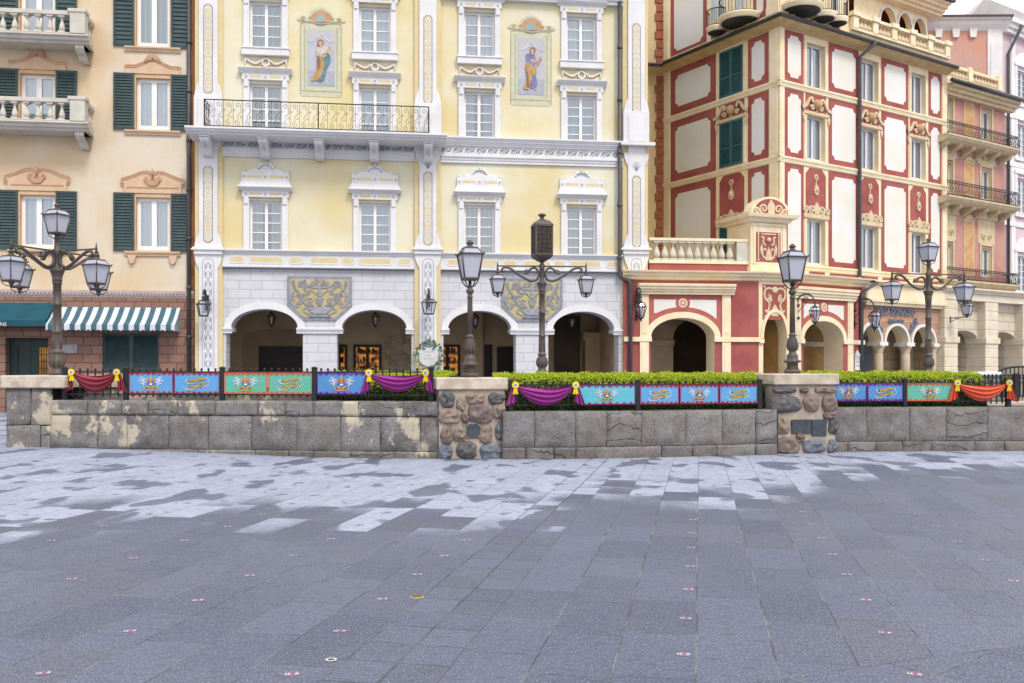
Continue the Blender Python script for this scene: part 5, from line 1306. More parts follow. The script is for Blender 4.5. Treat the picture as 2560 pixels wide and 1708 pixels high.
for pa, pb in ((1960, 2010), (2010, 2070), (2070, 2147), (2147, 2202), (2202, 2271.6), (2271.6, 2320), (2320, 2354.6)): g.flat([(u(pa)+.03, zlt+.02), (u(pb)-.03, zlt+.02), (u(pb)-.03, b3b-.04), (u(pa)+.03, b3b-.04)], -.006, 0)
for pa, pb in ((2010, 2070), (2147, 2202), (2271.6, 2320)):
    for x in (u(pa)+.1, u(pb)-.1): g.prism([(x-.14, b3b-.02), (x+.14, b3b-.02), (x+.09, b3b-.28), (x+.07, zlt+.02), (x-.07, zlt+.02), (x-.09, b3b-.28)], -.05, -.006, 1)
g.build('base_panels', [M_red, M_buff], RED)
def band_run(f, x0, x1, name='string_course'):
    for t_, b_ in ((b1t, b1b), (b2t, b2b), (b3t, b3b)):
        g = G(MR(f)); cornice(g, x0, x1, b_, t_, .1, steps=3); g.build(name, M_buff, RED)
band_run(FUR, uc-.1, xe)
def jambs(f, x0, x1, z0, z1, ztop):
    g = G(MR(f))
    for a, b in ((x0-.1, x0), (x1, x1+.1)):
        g.box(a, b, -.03, 0, z0, ztop)
    g.box(x0, x1, -.03, 0, z1, z1+.14); return g
def head_scroll(f, x0, x1, zt):                     # broken scroll pediment with a shell ball
    c = (x0+x1)/2; w = (x1-x0)/2+.2; g = G(MR(f))
    g.flat([(x0-.06, zt+.12), (x1+.06, zt+.12), (x1+.06, b1b-.03), (x0-.06, b1b-.03)], -.006, 1)
    g.box(c-w, c+w, -.07, 0, zt+.03, zt+.15)
    for s_ in (-1, 1):
        g.ribbon([(c+s_*xx, zz) for xx, zz in curve([(w+.12, zt+.26), (w-.05, zt+.3), (w-.2, zt+.44), (w-.32, zt+.62), (w-.44, zt+.66), (w-.5, zt+.56), (w-.42, zt+.5)], 4)], .12, -.09, .08, 0, .08)
        g.ribbon([(c+s_*q[0], q[1]) for q in spiral(w-.48, zt+.3, .12, 0, 1.3, 10)], .06, -.08, .06)
        g.prism([(c+s_*w, zt+.1), (c+s_*(w+.06), zt-.05), (c+s_*(w-.02), zt-.3), (c+s_*(w-.1), zt-.05)], -.06, 0)
    g.ball(c, -.05, zt+.44, .2, 8, 2); g.prism([(c-.08, zt+.14), (c+.08, zt+.14), (c+.05, zt+.28), (c-.05, zt+.28)], -.08, 0, 2)
    return g.build('scroll_pediment', [M_orn, M_red, mat('buff_shell', (226, 188, 142), (210, 164, 118), scale=8, bump=.3)], RED, fix=False)
def head_leaf(f, x0, x1, zt, mask=True):             # leaf cresting and a hanging mask on a red field
    c = (x0+x1)/2; w = (x1-x0)/2+.2; g = G(MR(f)); ztop = b2b-.04
    g.flat([(x0-.05, zt+.2), (x1+.05, zt+.2), (x1+.05, ztop-.24), (x1-.18, ztop), (x0+.18, ztop), (x0-.05, ztop-.24)], -.006, 1)
    g.box(c-w, c+w, -.07, 0, zt+.03, zt+.2)
    for s_ in (-1, 1):
        for cx, r in ((.28, .19), (.62 if w > .6 else .5, .15)):
            g.ribbon([(c+s_*q[0], q[1]) for q in spiral(cx, zt+.2+r*.8, r, -PI/2 if cx < .4 else PI, 1.35*(1 if cx < .4 else -1), 14, .1)], .07, -.08, .07)
            g.disc(c+s_*cx, zt+.2+r*.8, r*.8, -.04, 0, 10)
    g.prism(curve([(c-.12, zt+.2), (c-.17, zt+.42), (c-.05, zt+.58), (c, zt+.66), (c+.05, zt+.58), (c+.17, zt+.42), (c+.12, zt+.2)], 3), -.08, 0)
    if mask:
        zm = ztop-.34
        g.disc(c, zm, .115, -.04, -.005, 14); g.ribbon([(c, zm-.1), (c, zm-.32)], .05, -.03, .025); g.disc(c, zm, .06, -.05, -.04, 10, 2)
        pts = [(c+(.15 if i % 2 else .11)*math.cos(2*PI*i/22), zm-.5+(.22 if i % 2 else .18)*math.sin(2*PI*i/22)) for i in range(22)]
        g.prism(pts, -.06, -.005); g.ball(c, -.05, zm-.48, .085, 6, 0, 1.3)
        for x in (-.035, .035): g.disc(c+x, zm-.45, .016, -.14, None, 6, 2)
    return g.build('leaf_cresting', [M_orn, M_red, mat('shell_shade', (206, 164, 112), rough=.8)], RED, fix=False)
for pa, pb in colw:
    x0, x1 = u(pa), u(pb)
    g = jambs(FUR, x0, x1, rz[0][0], rz[0][1], rz[0][1]+.14); g.build('window_surround', M_buff, RED)
    jambs(FUR, x0, x1, rz[1][0], rz[1][1], rz[1][1]).build('window_surround', M_buff, RED); head_scroll(FUR, x0, x1, rz[1][1])
    jambs(FUR, x0, x1, rz[2][0], rz[2][1], rz[2][1]).build('window_surround', M_buff, RED); head_leaf(FUR, x0, x1, rz[2][1])
# left face -----------------------------------------------------------------
u2, z2 = FUL.u, FUL.z
xl = u2(1659)
g = G(MR(FUL)); g.cells(xl, 0, zlt-.3, zg, []); g.build('left_wall', M_tanp, RED, fix=False)
for (pa, pb) in ((1677, 1790), (1870, 1922)):
    for z0, z1 in rowz:
        g = G(MR(FUL)); z0 = zlt if z0 == b3t and pa < 1700 else z0; painted_panel(g, u2(pa), u2(pb), z0+.03, z1-.03, .3 if pa < 1700 else .2); g.build('painted_panel', PM_, RED, fix=False)
band = ((b1t, b1b), (b2t, b2b))
for t_, b_ in band:
    g = G(MR(FUL)); cornice(g, xl, .1, b_, t_, .1, steps=3); g.build('string_course', M_buff, RED)
s0, s1 = u2(1801), u2(1858.5); c_ = (s0+s1)/2
sz = [(z2(1830, 239), z2(1830, 122)), (z2(1830, 414), z2(1830, 303)), (zlt, z2(1830, 566))]
for i, (a, b) in enumerate(sz):
    g = jambs(FUL, s0, s1, a, b, b); g.box(s0, s1, -.01, 0, a, b); g.build('window_surround', M_buff, RED)
    g = G(MR(FUL)); 
    sh = bpy.data.objects.new('shutters', None)
    for k in range(2):
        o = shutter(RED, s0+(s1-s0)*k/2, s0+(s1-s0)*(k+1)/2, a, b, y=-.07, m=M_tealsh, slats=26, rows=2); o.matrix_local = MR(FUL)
    bpy.data.objects.remove(sh)
head_scroll(FUL, s0, s1, sz[1][1]); head_leaf(FUL, s0, s1, sz[2][1])
# corner pilasters
g = G(MR(FUR))
for z0, z1 in rowz+[(zlt, b3b)]: g.box(uc-.03, u(1960), -.03, 0, z0, z1); g.box(uc+.06, u(1957), -.045, -.03, z0+.12, z1-.12); g.box(u(2355.5), xe, -.03, 0, z0, z1)
g.build('corner_pilaster', M_buff, RED)
g = G(MR(FUL))
for z0, z1 in rowz+[(zlt, b3b)]: g.box(u2(1924), .03, -.03, 0, z0, z1); g.box(u2(1927), -.06, -.045, -.03, z0+.12, z1-.12)
g.build('corner_pilaster', M_buff, RED)
g = G(MR(FUL))
for z0, z1 in rowz+[(zlt, b3b)]: g.box(xl, u2(1675), -.03, 0, z0, z1)
g.build('end_pilaster', M_buff, RED)
# tan return with brick quoins
xq = FQ.u(1596)
g = G(MR(FQ)); g.cells(xq, 0, 0, 20, []); g.build('return_wall', mat('tan_return_plaster', (236, 208, 160), (226, 194, 140), scale=1, bump=.1), RED, fix=False)
q0, q1 = FQ.u(1637), FQ.u(1657); zz = zlt-.2; k = 0
g = G(MR(FQ))
while zz < 20:
    if not (zcb-.3 < zz < zg): g.box(q0+(.07 if k % 2 else 0), q1+.02, -.07, 0, zz+.02, zz+.37)
    zz += .39; k += 1
g.build('brick_quoins', M_quoin, RED, bevel=.02)
# main cornice and gutter round the three faces
def eave(f, x0, x1, e0, e1, cut0=0, cut1=0):
    g = G(MR(f)); H = zg-zcb; p = [(0, zcb-.02), (.05, zcb), (.07, zcb+H*.2), (.16, zcb+H*.24), (.18, zcb+H*.45), (.3, zcb+H*.5), (.33, zcb+H*.7), (.46, zcb+H*.76), (.5, zcb+H*.95), (.5, zg-.02), (-.05, zg-.02)]
    g.profile(p, x0, x1, e0=e0, e1=e1); g.build('eave_cornice', mat('eave_ochre', (240, 210, 156), (226, 190, 130), scale=2, bump=.1) if not hasattr(eave, 'm') else eave.m, RED)
    g = G(MR(f)); g.profile([(.42, zg-.02), (.56, zg-.02), (.6, zg+.06), (.56, zg+.12), (-.2, zg+.12), (-.2, zg-.02)], x0, x1, e0=e0, e1=e1); g.build('gutter', M_gut, RED)
eave(FUR, uc, xe, 1, 0); eave(FUL, xl, 0, -1, 1); eave(FQ, xq, 0, 0, 0)
# fourth floor with lobed balconies
g = G(MR(FUR)); g.cells(uc, x4, zg+.1, 20, []); g.add([(x4, 0, zg), (x4, 5, zg), (x4, 5, 20), (x4, 0, 20)], [(0, 1, 2, 3)]); g.build('attic_wall', M_tanp, RED, fix=False)
g = G(MR(FUL)); g.cells(xl, 0, zg+.1, 20, []); g.build('attic_wall', M_tanp, RED, fix=False)
g = G(MR(FUL)); painted_panel(g, u2(1677), u2(1768), zg+.35, 19.5, .22); g.build('painted_panel', PM_, RED, fix=False)
g = G(MR(FUL)); painted_panel(g, u2(1884), u2(1916), zg+.45, 19.5, .14); g.build('painted_panel', PM_, RED, fix=False)
g = G(MR(FUL)); g.box(xl, .05, -.06, 0, zg+.12, zg+.4); g.box(xl, u2(1672), -.05, 0, zg+.4, 19.5); g.prism([(u2(1918), zg+.4), (.02, zg+.4), (.02, 19.5), (u2(1928), 19.5), (u2(1926), zg+1.0), (u2(1918), zg+.7)], -.08, 0); g.build('attic_mouldings', M_buff, RED)
g = G(MR(FUR)); g.box(uc-.05, x4, -.06, 0, zg+.12, zg+.4); g.prism([(uc-.02, zg+.4), (u(1968), zg+.4), (u(1968), zg+.7), (u(1960), zg+1), (u(1958), 19.5), (uc-.02, 19.5)], -.08, 0); g.build('attic_mouldings', M_buff, RED)
for f, wins in ((FUL, ((1778, 1812), (1838, 1866))), (FUR, ((1985, 2012), (2040, 2058), (2078, 2096)))):
    for pa, pb in wins:
        a, b = f.u(pa), f.u(pb)
        g = G(MR(f)); g.box(a-.2, a, -.05, .0, zg+.4, 19.5); g.box(b, b+.2, -.05, 0, zg+.4, 19.5); g.box(a, b, -.03, 0, zg+1.0, zg+1.15); wo_ = g.build('window', M_buff, RED)
        g = G(MR(f)); g.flat([(a, zg+1.15), (b, zg+1.15), (b, 19.5), (a, 19.5)], -.01); g.build('pane', M_wglass, wo_, fix=False)
        g = G(MR(f)); c = (a+b)/2; g.box(c-.04, c+.04, -.03, -.012, zg+1.15, 19.5); g.box(a, a+.05, -.03, -.012, zg+1.15, 19.5); g.box(b-.05, b, -.03, -.012, zg+1.15, 19.5); g.build('casement', M_white, wo_)
        g = G(MR(f)); painted_panel(g, a-.02, b+.02, zg+.45, zg+.98, .1, y=-.01); g.build('apron_panel', PM_, wo_, fix=False)
def lobed(f, lobes, py, nm='balcony'):
    zz = zg+.5; br = None
    g = G(MR(f)); rl = []
    for (pa, pb) in lobes:
        a, b = f.u(pa, .4), f.u(pb, .4); c, r = (a+b)/2, abs(b-a)/2*1.02
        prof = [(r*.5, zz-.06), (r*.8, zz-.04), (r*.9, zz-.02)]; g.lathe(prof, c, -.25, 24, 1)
        g.lathe([(r*.9, zz-.02), (r*.95, zz+.0), (r*.94, zz+.02), (r*1.0, zz+.05), (r*.98, zz+.08), (r*1.04, zz+.12), (r*1.04, zz+.18), (r*.5, zz+.18)], c, -.25, 24, 0)
        rl.append((c, r))
    lo_, hi_ = min(c-r for c, r in rl), max(c+r for c, r in rl)
    g.profile([(0, zz-.01), (.42, zz-.01), (.46, zz+.06), (.5, zz+.12), (.5, zz+.175), (0, zz+.175)], lo_+.1, hi_-.1, 0)
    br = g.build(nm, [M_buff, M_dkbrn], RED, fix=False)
    g = G(MR(f)); H = .66
    for c, r in rl:
        pts = [(c+r*.97*math.cos(a), -.25-r*.97*math.sin(a)) for a in [PI*i/18 for i in range(19)]]
        for zq in (zz+.2, zz+.18+H): g.tube([(x, y, zq) for x, y in pts], .022, 5)
        for x, y in pts: g.box(x-.006, x+.006, y-.006, y+.006, zz+.18, zz+.18+H)
    g.build('railing', M_iron, br, fix=False)
lobed(FUL, [(1768, 1806), (1806, 1884)], 0); lobed(FUR, [(1972, 2044), (2046, 2086), (2086, 2118)], 0)
# roof terrace: balustrade, red band, loggia
zt0, zt1 = z(2122, 72, .1), z(2122, 30, .1)
g = G(MR(FUR)); g.box(x4, xe, -.05, .3, zg+.1, zt0, 0); g.flat([(x4+.15, zg+.25), (xe-.1, zg+.25), (xe-.1, zt0-.22), (x4+.15, zt0-.22)], -.055, 1); g.build('terrace_parapet', [M_buff, M_red], RED, fix=False)
g = G(MR(FUR)); g.box(x4, xe, -.18, .12, zt0, zt0+.08); g.box(x4, xe, -.2, .14, zt1-.12, zt1)
BT = g.build('terrace_balustrade', M_buff, RED)
nx_ = 5; pst = [x4+.2+(xe-x4-.4)*k/nx_ for k in range(nx_+1)]
for x in pst: g = G(MR(FUR)); g.box(x-.16, x+.16, -.2, .12, zt0+.08, zt1-.12); g.box(x-.22, x+.22, -.26, .18, zt1-.12, zt1+.06); g.build('balustrade_pier', M_buff, BT)
btm = None; hh = zt1-.12-zt0-.08
for a, b in zip(pst, pst[1:]):
    for k in range(4):
        if btm is None: g = baluster_g(hh, .13); btm = o = g.build('baluster', M_orn, BT)
        else: o = btm.copy(); COL.objects.link(o)
        o.matrix_local = MR(FUR) @ T(a+.16+(b-a-.32)*(k+.5)/4, -.03, zt0+.08)
FLG = Frame(*FUR.pt(0, -3.2), 32.3)
lo = [(2200, 2238), (2245, 2278), (2283, 2314)]
x0, x1 = FLG.u(2135), FLG.u(2318); zs, zc_, ztop = FLG.z(2260, 72), FLG.z(2260, 34), FLG.z(2260, 22)
g = G(MR(FLG)); ars = [(FLG.u(a), FLG.u(b), zs, zc_) for a, b in lo]; g.arches(x0, x1, zg, ztop, ars, rev=.25)
g.add([(x1, 0, zg), (x1, 4, zg), (x1, 4, ztop), (x1, 0, ztop)], [(0, 1, 2, 3)])
lg = g.build('roof_loggia', M_buff, RED, fix=False)
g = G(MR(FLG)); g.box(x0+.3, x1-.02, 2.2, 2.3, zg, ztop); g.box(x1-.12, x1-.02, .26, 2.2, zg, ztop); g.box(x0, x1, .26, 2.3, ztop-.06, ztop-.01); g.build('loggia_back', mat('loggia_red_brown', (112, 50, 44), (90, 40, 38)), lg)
g = G(MR(FLG)); cornice(g, x0-.3, x1+.6, ztop, ztop+.55, .9, steps=4); g.build('loggia_cornice', M_buff, lg)
g = G(MR(FLG)); g.box(x0-.3, x1+.7, -1.05, -.9, ztop+.5, ztop+.62); g.add([(x0-.3, -1.0, ztop+.6), (x1+.7, -1.0, ztop+.6), (x1-.5, 3, ztop+1.3), (x0, 3, ztop+1.3)], [(0, 1, 2, 3)]); g.build('loggia_roof', M_gut, lg, fix=False)
g = G(MR(FLG))
for a, b, s_, c_2 in ars:
    ci, co = archpts(a, b, s_, c_2, 16), archpts(a-.1, b+.1, s_, c_2+.1, 16); n = 17; g.add([(x, -.05, q) for x, q in ci]+[(x, -.05, q) for x, q in co], [(i, i+1, i+1+n, i+n) for i in range(n-1)])
g.build('loggia_arch_rings', M_crm, lg, fix=False)
# lower storey ---------------------------------------------------------------
u0, z0_ = FR0.u, FR0.z
xa, xb = u0(1559), u0(1897)
fa = (u0(1627), u0(1786), z0_(1700, 843), z0_(1700, 795))
g = G(MR(FR0)); g.arches(xa, xb, 0, zlb, [fa], rev=.9, mi=0, rmi=1, N=24); g.add([(xa, 0, 0), (xa, 3, 0), (xa, 3, zlb), (xa, 0, zlb)], [(0, 1, 2, 3)], 0)
g.build('lower_front_wall', [M_red, M_tanp], RED, fix=False)
wch = FCH.u(1985); ca = (FCH.u(1908), FCH.u(1966), FCH.z(1937, 846), FCH.z(1937, 781))
g = G(MR(FCH)); g.arches(0, wch, 0, zlb, [ca], rev=.5, N=20); g.build('chamfer_wall', M_tanp, RED, fix=False)
ur, zr_ = FRR.u, FRR.z
xre = ur(2155); ra = (ur(2008), ur(2107), zr_(2058, 849), zr_(2058, 803))
g = G(MR(FRR)); g.arches(0, xre, 0, zlb, [ra], rev=.9, mi=0, rmi=1, N=20); g.add([(xre, 0, 0), (xre, .6, 0), (xre, .6, zlb), (xre, 0, zlb)], [(0, 1, 2, 3)], 0); g.build('lower_right_wall', [M_red, M_tanp], RED, fix=False)
def ring(f, ar, w, y=-.05, m=M_buff, name='arch_ring'):
    a, b, s_, c = ar; ci, co = archpts(a, b, s_, c, 24), archpts(a-w, b+w, s_, c+w, 24); n = 25; g = G(MR(f))
    v = [(x, y, q) for x, q in ci]+[(x, y, q) for x, q in co]+[(x, 0, q) for x, q in co]+[(x, 0, q) for x, q in ci]
    g.add(v, [(i, i+1, i+1+n, i+n) for i in range(n-1)]+[(i+n, i+n+1, i+1+2*n, i+2*n) for i in range(n-1)]+[(i, i+1, i+1+3*n, i+3*n) for i in range(n-1)]); return g.build(name, m, RED, fix=False)
ring(FR0, fa, .22); ring(FRR, ra, .2); ring(FCH, ca, .12)
def portal(f, ar, pxl, pxr, zl0, zl1, ex):
    """pilasters, stepped lintel and painted spandrel round an arch"""
    a, b, s_, c = ar; x0, x1 = f.u(pxl), f.u(pxr); g = G(MR(f)); pw = .33
    for p in (x0, x1-pw): g.box(p, p+pw, -.06, 0, 0, zl0); g.box(p+.07, p+pw-.07, -.075, -.06, .3, s_-.25); g.box(p+.07, p+pw-.07, -.075, -.06, s_+.12, zl0-.1)
    cornice(g, x0-ex*.3, x1+ex*.3, zl0, zl1, ex, steps=4); po = g.build('portal', M_buff, RED, bevel=.006)
    g = G(MR(f)); xi, xj = x0+pw, x1-pw
    o1 = [(xi, s_), (xi, zl0), (xj, zl0), (xj, s_)]+archpts(a-.2, b+.2, s_, c+.2, 20)[::-1]
    g.flat(o1, -.004, 1)
    d = .2; cr = archpts(a-.2-d, b+.2+d, s_, c+.2+d, 24); cr = [q for q in cr if xi+d < q[0] < xj-d]
    g.flat([(xi+d, cr[0][1]), (xi+d, zl0-d*.9), (xj-d, zl0-d*.9), (xj-d, cr[-1][1])]+cr[::-1], -.008, 0)
    m_ = (a+b)/2; zc2 = (c+.2+zl0)/2+.02; g.disc(m_, zc2, .27, -.02, 0, 18, 1); g.disc(m_, zc2, .17, -.04, -.02, 16, 2)
    for k in range(8): t_ = 2*PI*k/8; g.ribbon([(m_+.05*math.cos(t_), zc2+.05*math.sin(t_)), (m_+.14*math.cos(t_), zc2+.14*math.sin(t_))], .04, -.045, .0, 1)
    g.build('painted_spandrel', [M_crm, M_redl, M_buff], po, fix=False)
portal(FR0, fa, 1599, 1826, z0_(1700, 737), z0_(1700, 711), .35)
portal(FRR, ra, 1985, 2131, zr_(2058, 750), zr_(2058, 722), .3)
def impost(f, xs, zz, h=.17, out=.09):
    g = G(MR(f))
    for a, b in xs: g.box(a, b, -out, .0, zz-h, zz)
    return g.build('impost_band', M_buff, RED, bevel=.008)
impost(FR0, [(xa, fa[0]+.02), (fa[1]-.02, xb+.06)], fa[2]); impost(FCH, [(0, ca[0]), (ca[1], wch)], ca[2]-.02); impost(FRR, [(0, ra[0]+.02), (ra[1]-.02, xre+.08)], ra[2])
g = G(MR(FCH)); pz0, pz1 = FCH.z(1937, 800), FCH.z(1937, 712); px0, px1 = FCH.u(1906), FCH.u(1967)
g.flat([(px0, pz0), (px1, pz0), (px1, pz1), (px0, pz1)], -.005, 0); c = (px0+px1)/2; w = (px1-px0)/2; H = pz1-pz0
for s_ in (-1, 1):
    g.ribbon([(c+s_*x*w, pz0+q*H) for x, q in curve([(.15, .86), (.5, .9), (.82, .82), (.8, .62), (.5, .5), (.45, .38), (.62, .22), (.8, .28)], 5)], .07, -.02, .015, 1)
    g.ribbon([(c+s_*x*w, pz0+q*H) for x, q in curve([(.5, .5), (.3, .56), (.4, .7), (.55, .62)], 5)], .06, -.02, .015, 1); g.ribbon([(c+s_*x*w, pz0+q*H) for x, q in curve([(.1, .14), (.5, .16), (.85, .06)], 5)], .06, -.02, .015, 1)
    g.disc(c+s_*w*.85, pz0+H*.94, .05, -.02, -.005, 8, 1); g.prism([(c+s_*w*.35, pz0+H*.55), (c+s_*w*.5, pz0+H*.74), (c+s_*w*.62, pz0+H*.58)], -.02, -.005, 1)
g.disc(c, pz0+H*.86, .12, -.03, -.005, 12, 1); g.prism([(c-.14, pz0+H*.1), (c+.14, pz0+H*.1), (c+.1, pz0+H*.34), (c, pz0+H*.44), (c-.1, pz0+H*.34)], -.03, -.005, 1)
g.build('grotesque_panel', [M_red, M_orn], RED, fix=False)
for f, a, b, e0, e1 in ((FR0, xa-.05, xb, 0, .11), (FCH, 0, wch, .11, .11), (FRR, 0, xre+.15, .11, 0)):
    g = G(MR(f)); g.profile([(0, zlb-.05), (.08, zlb-.02), (.1, zlb+.06), (.22, zlb+.1), (.25, zlt-.1), (.36, zlt-.06), (.38, zlt-.0), (-.9, zlt+.01)], a, b, e0=e0*-1+.0, e1=e1); g.build('storey_cornice', M_buff, RED)
g = G(RI); P = [FR0.pt(xa), FR0.pt(xb), FCH.pt(wch), FRR.pt(xre), FUR.pt(xe), FUR.pt(uc), FUL.pt(xl), FQ.pt(xq)]; g.add([(p.x, p.y, zlt-.02) for p in P], [tuple(range(len(P)))]); g.build('terrace_floor', M_buff, RED, fix=False)
# rooms behind the arches
g = G(MR(FR0)); g.flat([(xa, 0), (xb+1, 0), (xb+1, zlb), (xa, zlb)], 5.2, 0); c0 = (fa[0]+fa[1])/2
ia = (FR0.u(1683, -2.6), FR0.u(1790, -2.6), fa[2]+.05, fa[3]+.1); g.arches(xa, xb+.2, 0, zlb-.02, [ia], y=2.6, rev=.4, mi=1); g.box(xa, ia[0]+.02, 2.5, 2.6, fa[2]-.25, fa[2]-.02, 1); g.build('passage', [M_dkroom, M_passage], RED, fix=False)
g = G(MR(FCH)); g.flat([(ca[0]-.4, 0), (ca[1]+.4, 0), (ca[1]+.4, zlb), (ca[0]-.4, zlb)], 1.6, 0); g.add([(ca[1]+.06, .5, 0), (ca[1]-.3, 1.6, 0), (ca[1]-.3, 1.6, zlb), (ca[1]+.06, .5, zlb)], [(0, 1, 2, 3)], 0); g.box(ca[0]-.3, ca[1]+.2, 1.5, 1.6, ca[2]-.2, ca[2], 1); g.build('passage', [M_goldw, M_buff], RED, fix=False)
g = G(MR(FRR)); g.flat([(ra[0]-1.5, 0), (ra[1]+2.5, 0), (ra[1]+2.5, zlb), (ra[0]-1.5, zlb)], 2.2, 0); g.add([(ra[0]+.75, .9, 0), (ra[0]+.75, 2.2, 0), (ra[0]+.75, 2.2, zlb), (ra[0]+.75, .9, zlb)], [(0, 1, 2, 3)], 2); g.box(ra[0]+.8, ra[1]+2, 2.1, 2.2, ra[2]-.2, ra[2], 1); g.build('passage', [M_goldw, M_buff, M_passage], RED, fix=False)
# terrace balustrade
off = -.1; bz0, bz1 = z0_(1740, 652, off), z0_(1740, 597, off); x0, x1 = u0(1622, off), u0(1868, off)
g = G(MR(FR0)); g.box(x0, x1+.1, -off-.06, -off+.3, zlt, bz0-.12, 1); g.box(x0, x1+.1, -off-.1, -off+.32, bz0-.12, bz0, 0); g.box(x0, x1, -off-.12, -off+.22, bz1-.1, bz1, 0)
TB = g.build('terrace_balustrade', [M_buff, M_red], RED, bevel=.006)
g = G(MR(FR0)); g.box(u0(1840, off), x1, -off-.1, -off+.24, bz0, bz1-.1); g.build('end_post', M_stonew, TB, bevel=.01)
g = baluster_g(bz1-.1-bz0, .14); o = None
for k in range(10):
    if o is None: o = q = g.build('baluster', mat('ivory_baluster', (240, 230, 208), (226, 212, 186), scale=4), TB)
    else: q = o.copy(); COL.objects.link(q)
    q.matrix_local = MR(FR0) @ T(x0+.3+(u0(1840, off)-x0-.35)*k/9.6, -off+.05, bz0)
# corner kiosk
kx0, kx1 = FCH.u(1877, .06), FCH.u(1967, .06); kz1 = FCH.z(1920, 559); kd = 1.5
g = G(MR(FCH)); g.box(kx0, kx1, -.06, kd, zlt-.02, kz1); g.box(kx0-.03, kx1+.03, -.1, kd, zlt, zlt+.22)
for x0, x1, a, b in ((kx0+.02, kx1-.02, kz1-.12, kz1-.02), (kx0+.1, kx0+.2, zlt+.3, kz1-.12), (kx1-.2, kx1-.1, zlt+.3, kz1-.12)): g.box(x0, x1, -.09, -.06, a, b)
KI = g.build('corner_bay', M_buff, RED, bevel=.008)
g = G(MR(FCH)); p = [(0, 0), (.1, .04), (.14, .12), (.3, .18), (.34, .3), (-.3, .42)]
v = []; 
for o_, h_ in p: v += [(kx0-o_, -.06-o_, kz1+h_), (kx1+o_, -.06-o_, kz1+h_), (kx1+o_, kd+o_, kz1+h_), (kx0-o_, kd+o_, kz1+h_)]
g.add(v, [(4*i+j, 4*i+(j+1) % 4, 4*i+4+(j+1) % 4, 4*i+4+j) for i in range(len(p)-1) for j in range(4)]+[(20, 21, 22, 23)]); g.build('bay_cornice', M_buff, KI)
g = G(MR(FCH)); c = (kx0+kx1)/2; w = (kx1-kx0)/2+.06; co, ci = archpts(c-w, c+w, kz1+.3, kz1+.3+w*.78, 20), archpts(c-w+.1, c+w-.1, kz1+.3, kz1+.22+w*.78, 20); n = 21
g.prism(co, -.18, .35, 0); g.flat(ci, -.184, 1)
for s_ in (-1, 1):
    g.ribbon([(c+s_*q[0], q[1]) for q in spiral(.32, kz1+.5, .2, -PI/2, 1.5, 14)], .07, -.21, .03, 2); g.ribbon([(c+s_*q[0], q[1]) for q in spiral(.62, kz1+.42, .13, 0, 1.4, 12)], .06, -.21, .03, 2)
g.prism([(c-.14, kz1+.33), (c+.14, kz1+.33), (c+.16, kz1+.62), (c, kz1+.86), (c-.16, kz1+.62)], -.22, -.18, 2)
g.build('lunette', [M_buff, M_red, M_orn], KI, fix=False)
qx0, qx1, qz0, qz1 = FCH.u(1890, .06), FCH.u(1951, .06), FCH.z(1920, 655, .06), FCH.z(1920, 581, .06); g = G(MR(FCH)); c = (qx0+qx1)/2; w = (qx1-qx0)/2; H = qz1-qz0
g.flat([(qx0, qz0), (qx1, qz0), (qx1, qz1), (qx0, qz1)], -.075, 0)
for s_ in (-1, 1):
    g.ribbon([(c+s_*w*.84, qz0+.12), (c+s_*w*.84, qz1-.12)], .05, -.09, 0, 1)
    for q in (.06, .94): g.disc(c+s_*w*.84, qz0+H*q, .05, -.09, None, 8, 1)
    g.ribbon([(c+s_*x*w, qz0+q*H) for x, q in curve([(.1, .2), (.4, .14), (.5, .36), (.3, .44), (.2, .36)], 5)], .06, -.09, .0, 1); g.ribbon([(c+s_*x*w, qz0+q*H) for x, q in curve([(.25, .55), (.45, .66), (.4, .8), (.6, .84)], 5)], .06, -.09, 0, 1)
    g.prism([(c+s_*w*.62, qz0+H*.2), (c+s_*w*.7, qz0+H*.45), (c+s_*w*.56, qz0+H*.62), (c+s_*w*.5, qz0+H*.45)], -.1, -.076, 1)
g.ribbon([(c-w*.6, qz1-.07), (c+w*.6, qz1-.07)], .05, -.09, 0, 1); g.ball(c, -.09, qz0+H*.74, .09, 6, 1); g.prism([(c-.16, qz0+.05), (c+.16, qz0+.05), (c+.1, qz0+H*.3), (c, qz0+H*.5), (c-.1, qz0+H*.3)], -.1, -.076, 1)
g.build('carved_panel', [M_red, M_orn], KI, fix=False)
# villa shop front
vx0, vx1 = FUR.u(2150), FUR.u(2345); vz = lambda px, py: FUR.z(px, py)
ac = [(2160-8, 2199), (2212, 2267), (2279, 2334)]; VS, VC = vz(2240, 856), vz(2240, 815)
var = [(FUR.u(a), FUR.u(b), VS, VC) for a, b in ac]
M_vbrick = blocks('rose_brown_ashlar', (206, 162, 134), (226, 190, 156), .62, .36, .025, (194, 148, 120), .4)
vtop = vz(2240, 766)
g = G(MR(FUR)); g.arches(vx0, vx1, VS, vtop, var, y=-.03, rev=.55, mi=0, rmi=1); g.build('shop_front', [M_vbrick, M_tanp], RED, fix=False)
for a in var: ring(FUR, a, .12, -.09, M_crm)
g = G(MR(FUR)); cornice(g, vx0+.05, vx1+.25, vtop-.02, vtop+.24, .3, y=-.03, steps=2); g.box(vx0, vx1+.1, -.3, 0, vtop+.24, vtop+.75); cornice(g, vx0, vx1+.3, vtop+.75, zlt+.02, .5, steps=3); g.build('shop_cornice', M_buff, RED)
M_col = mat('shop_column_stone', (232, 210, 180), (220, 194, 160), scale=2, bump=.1)
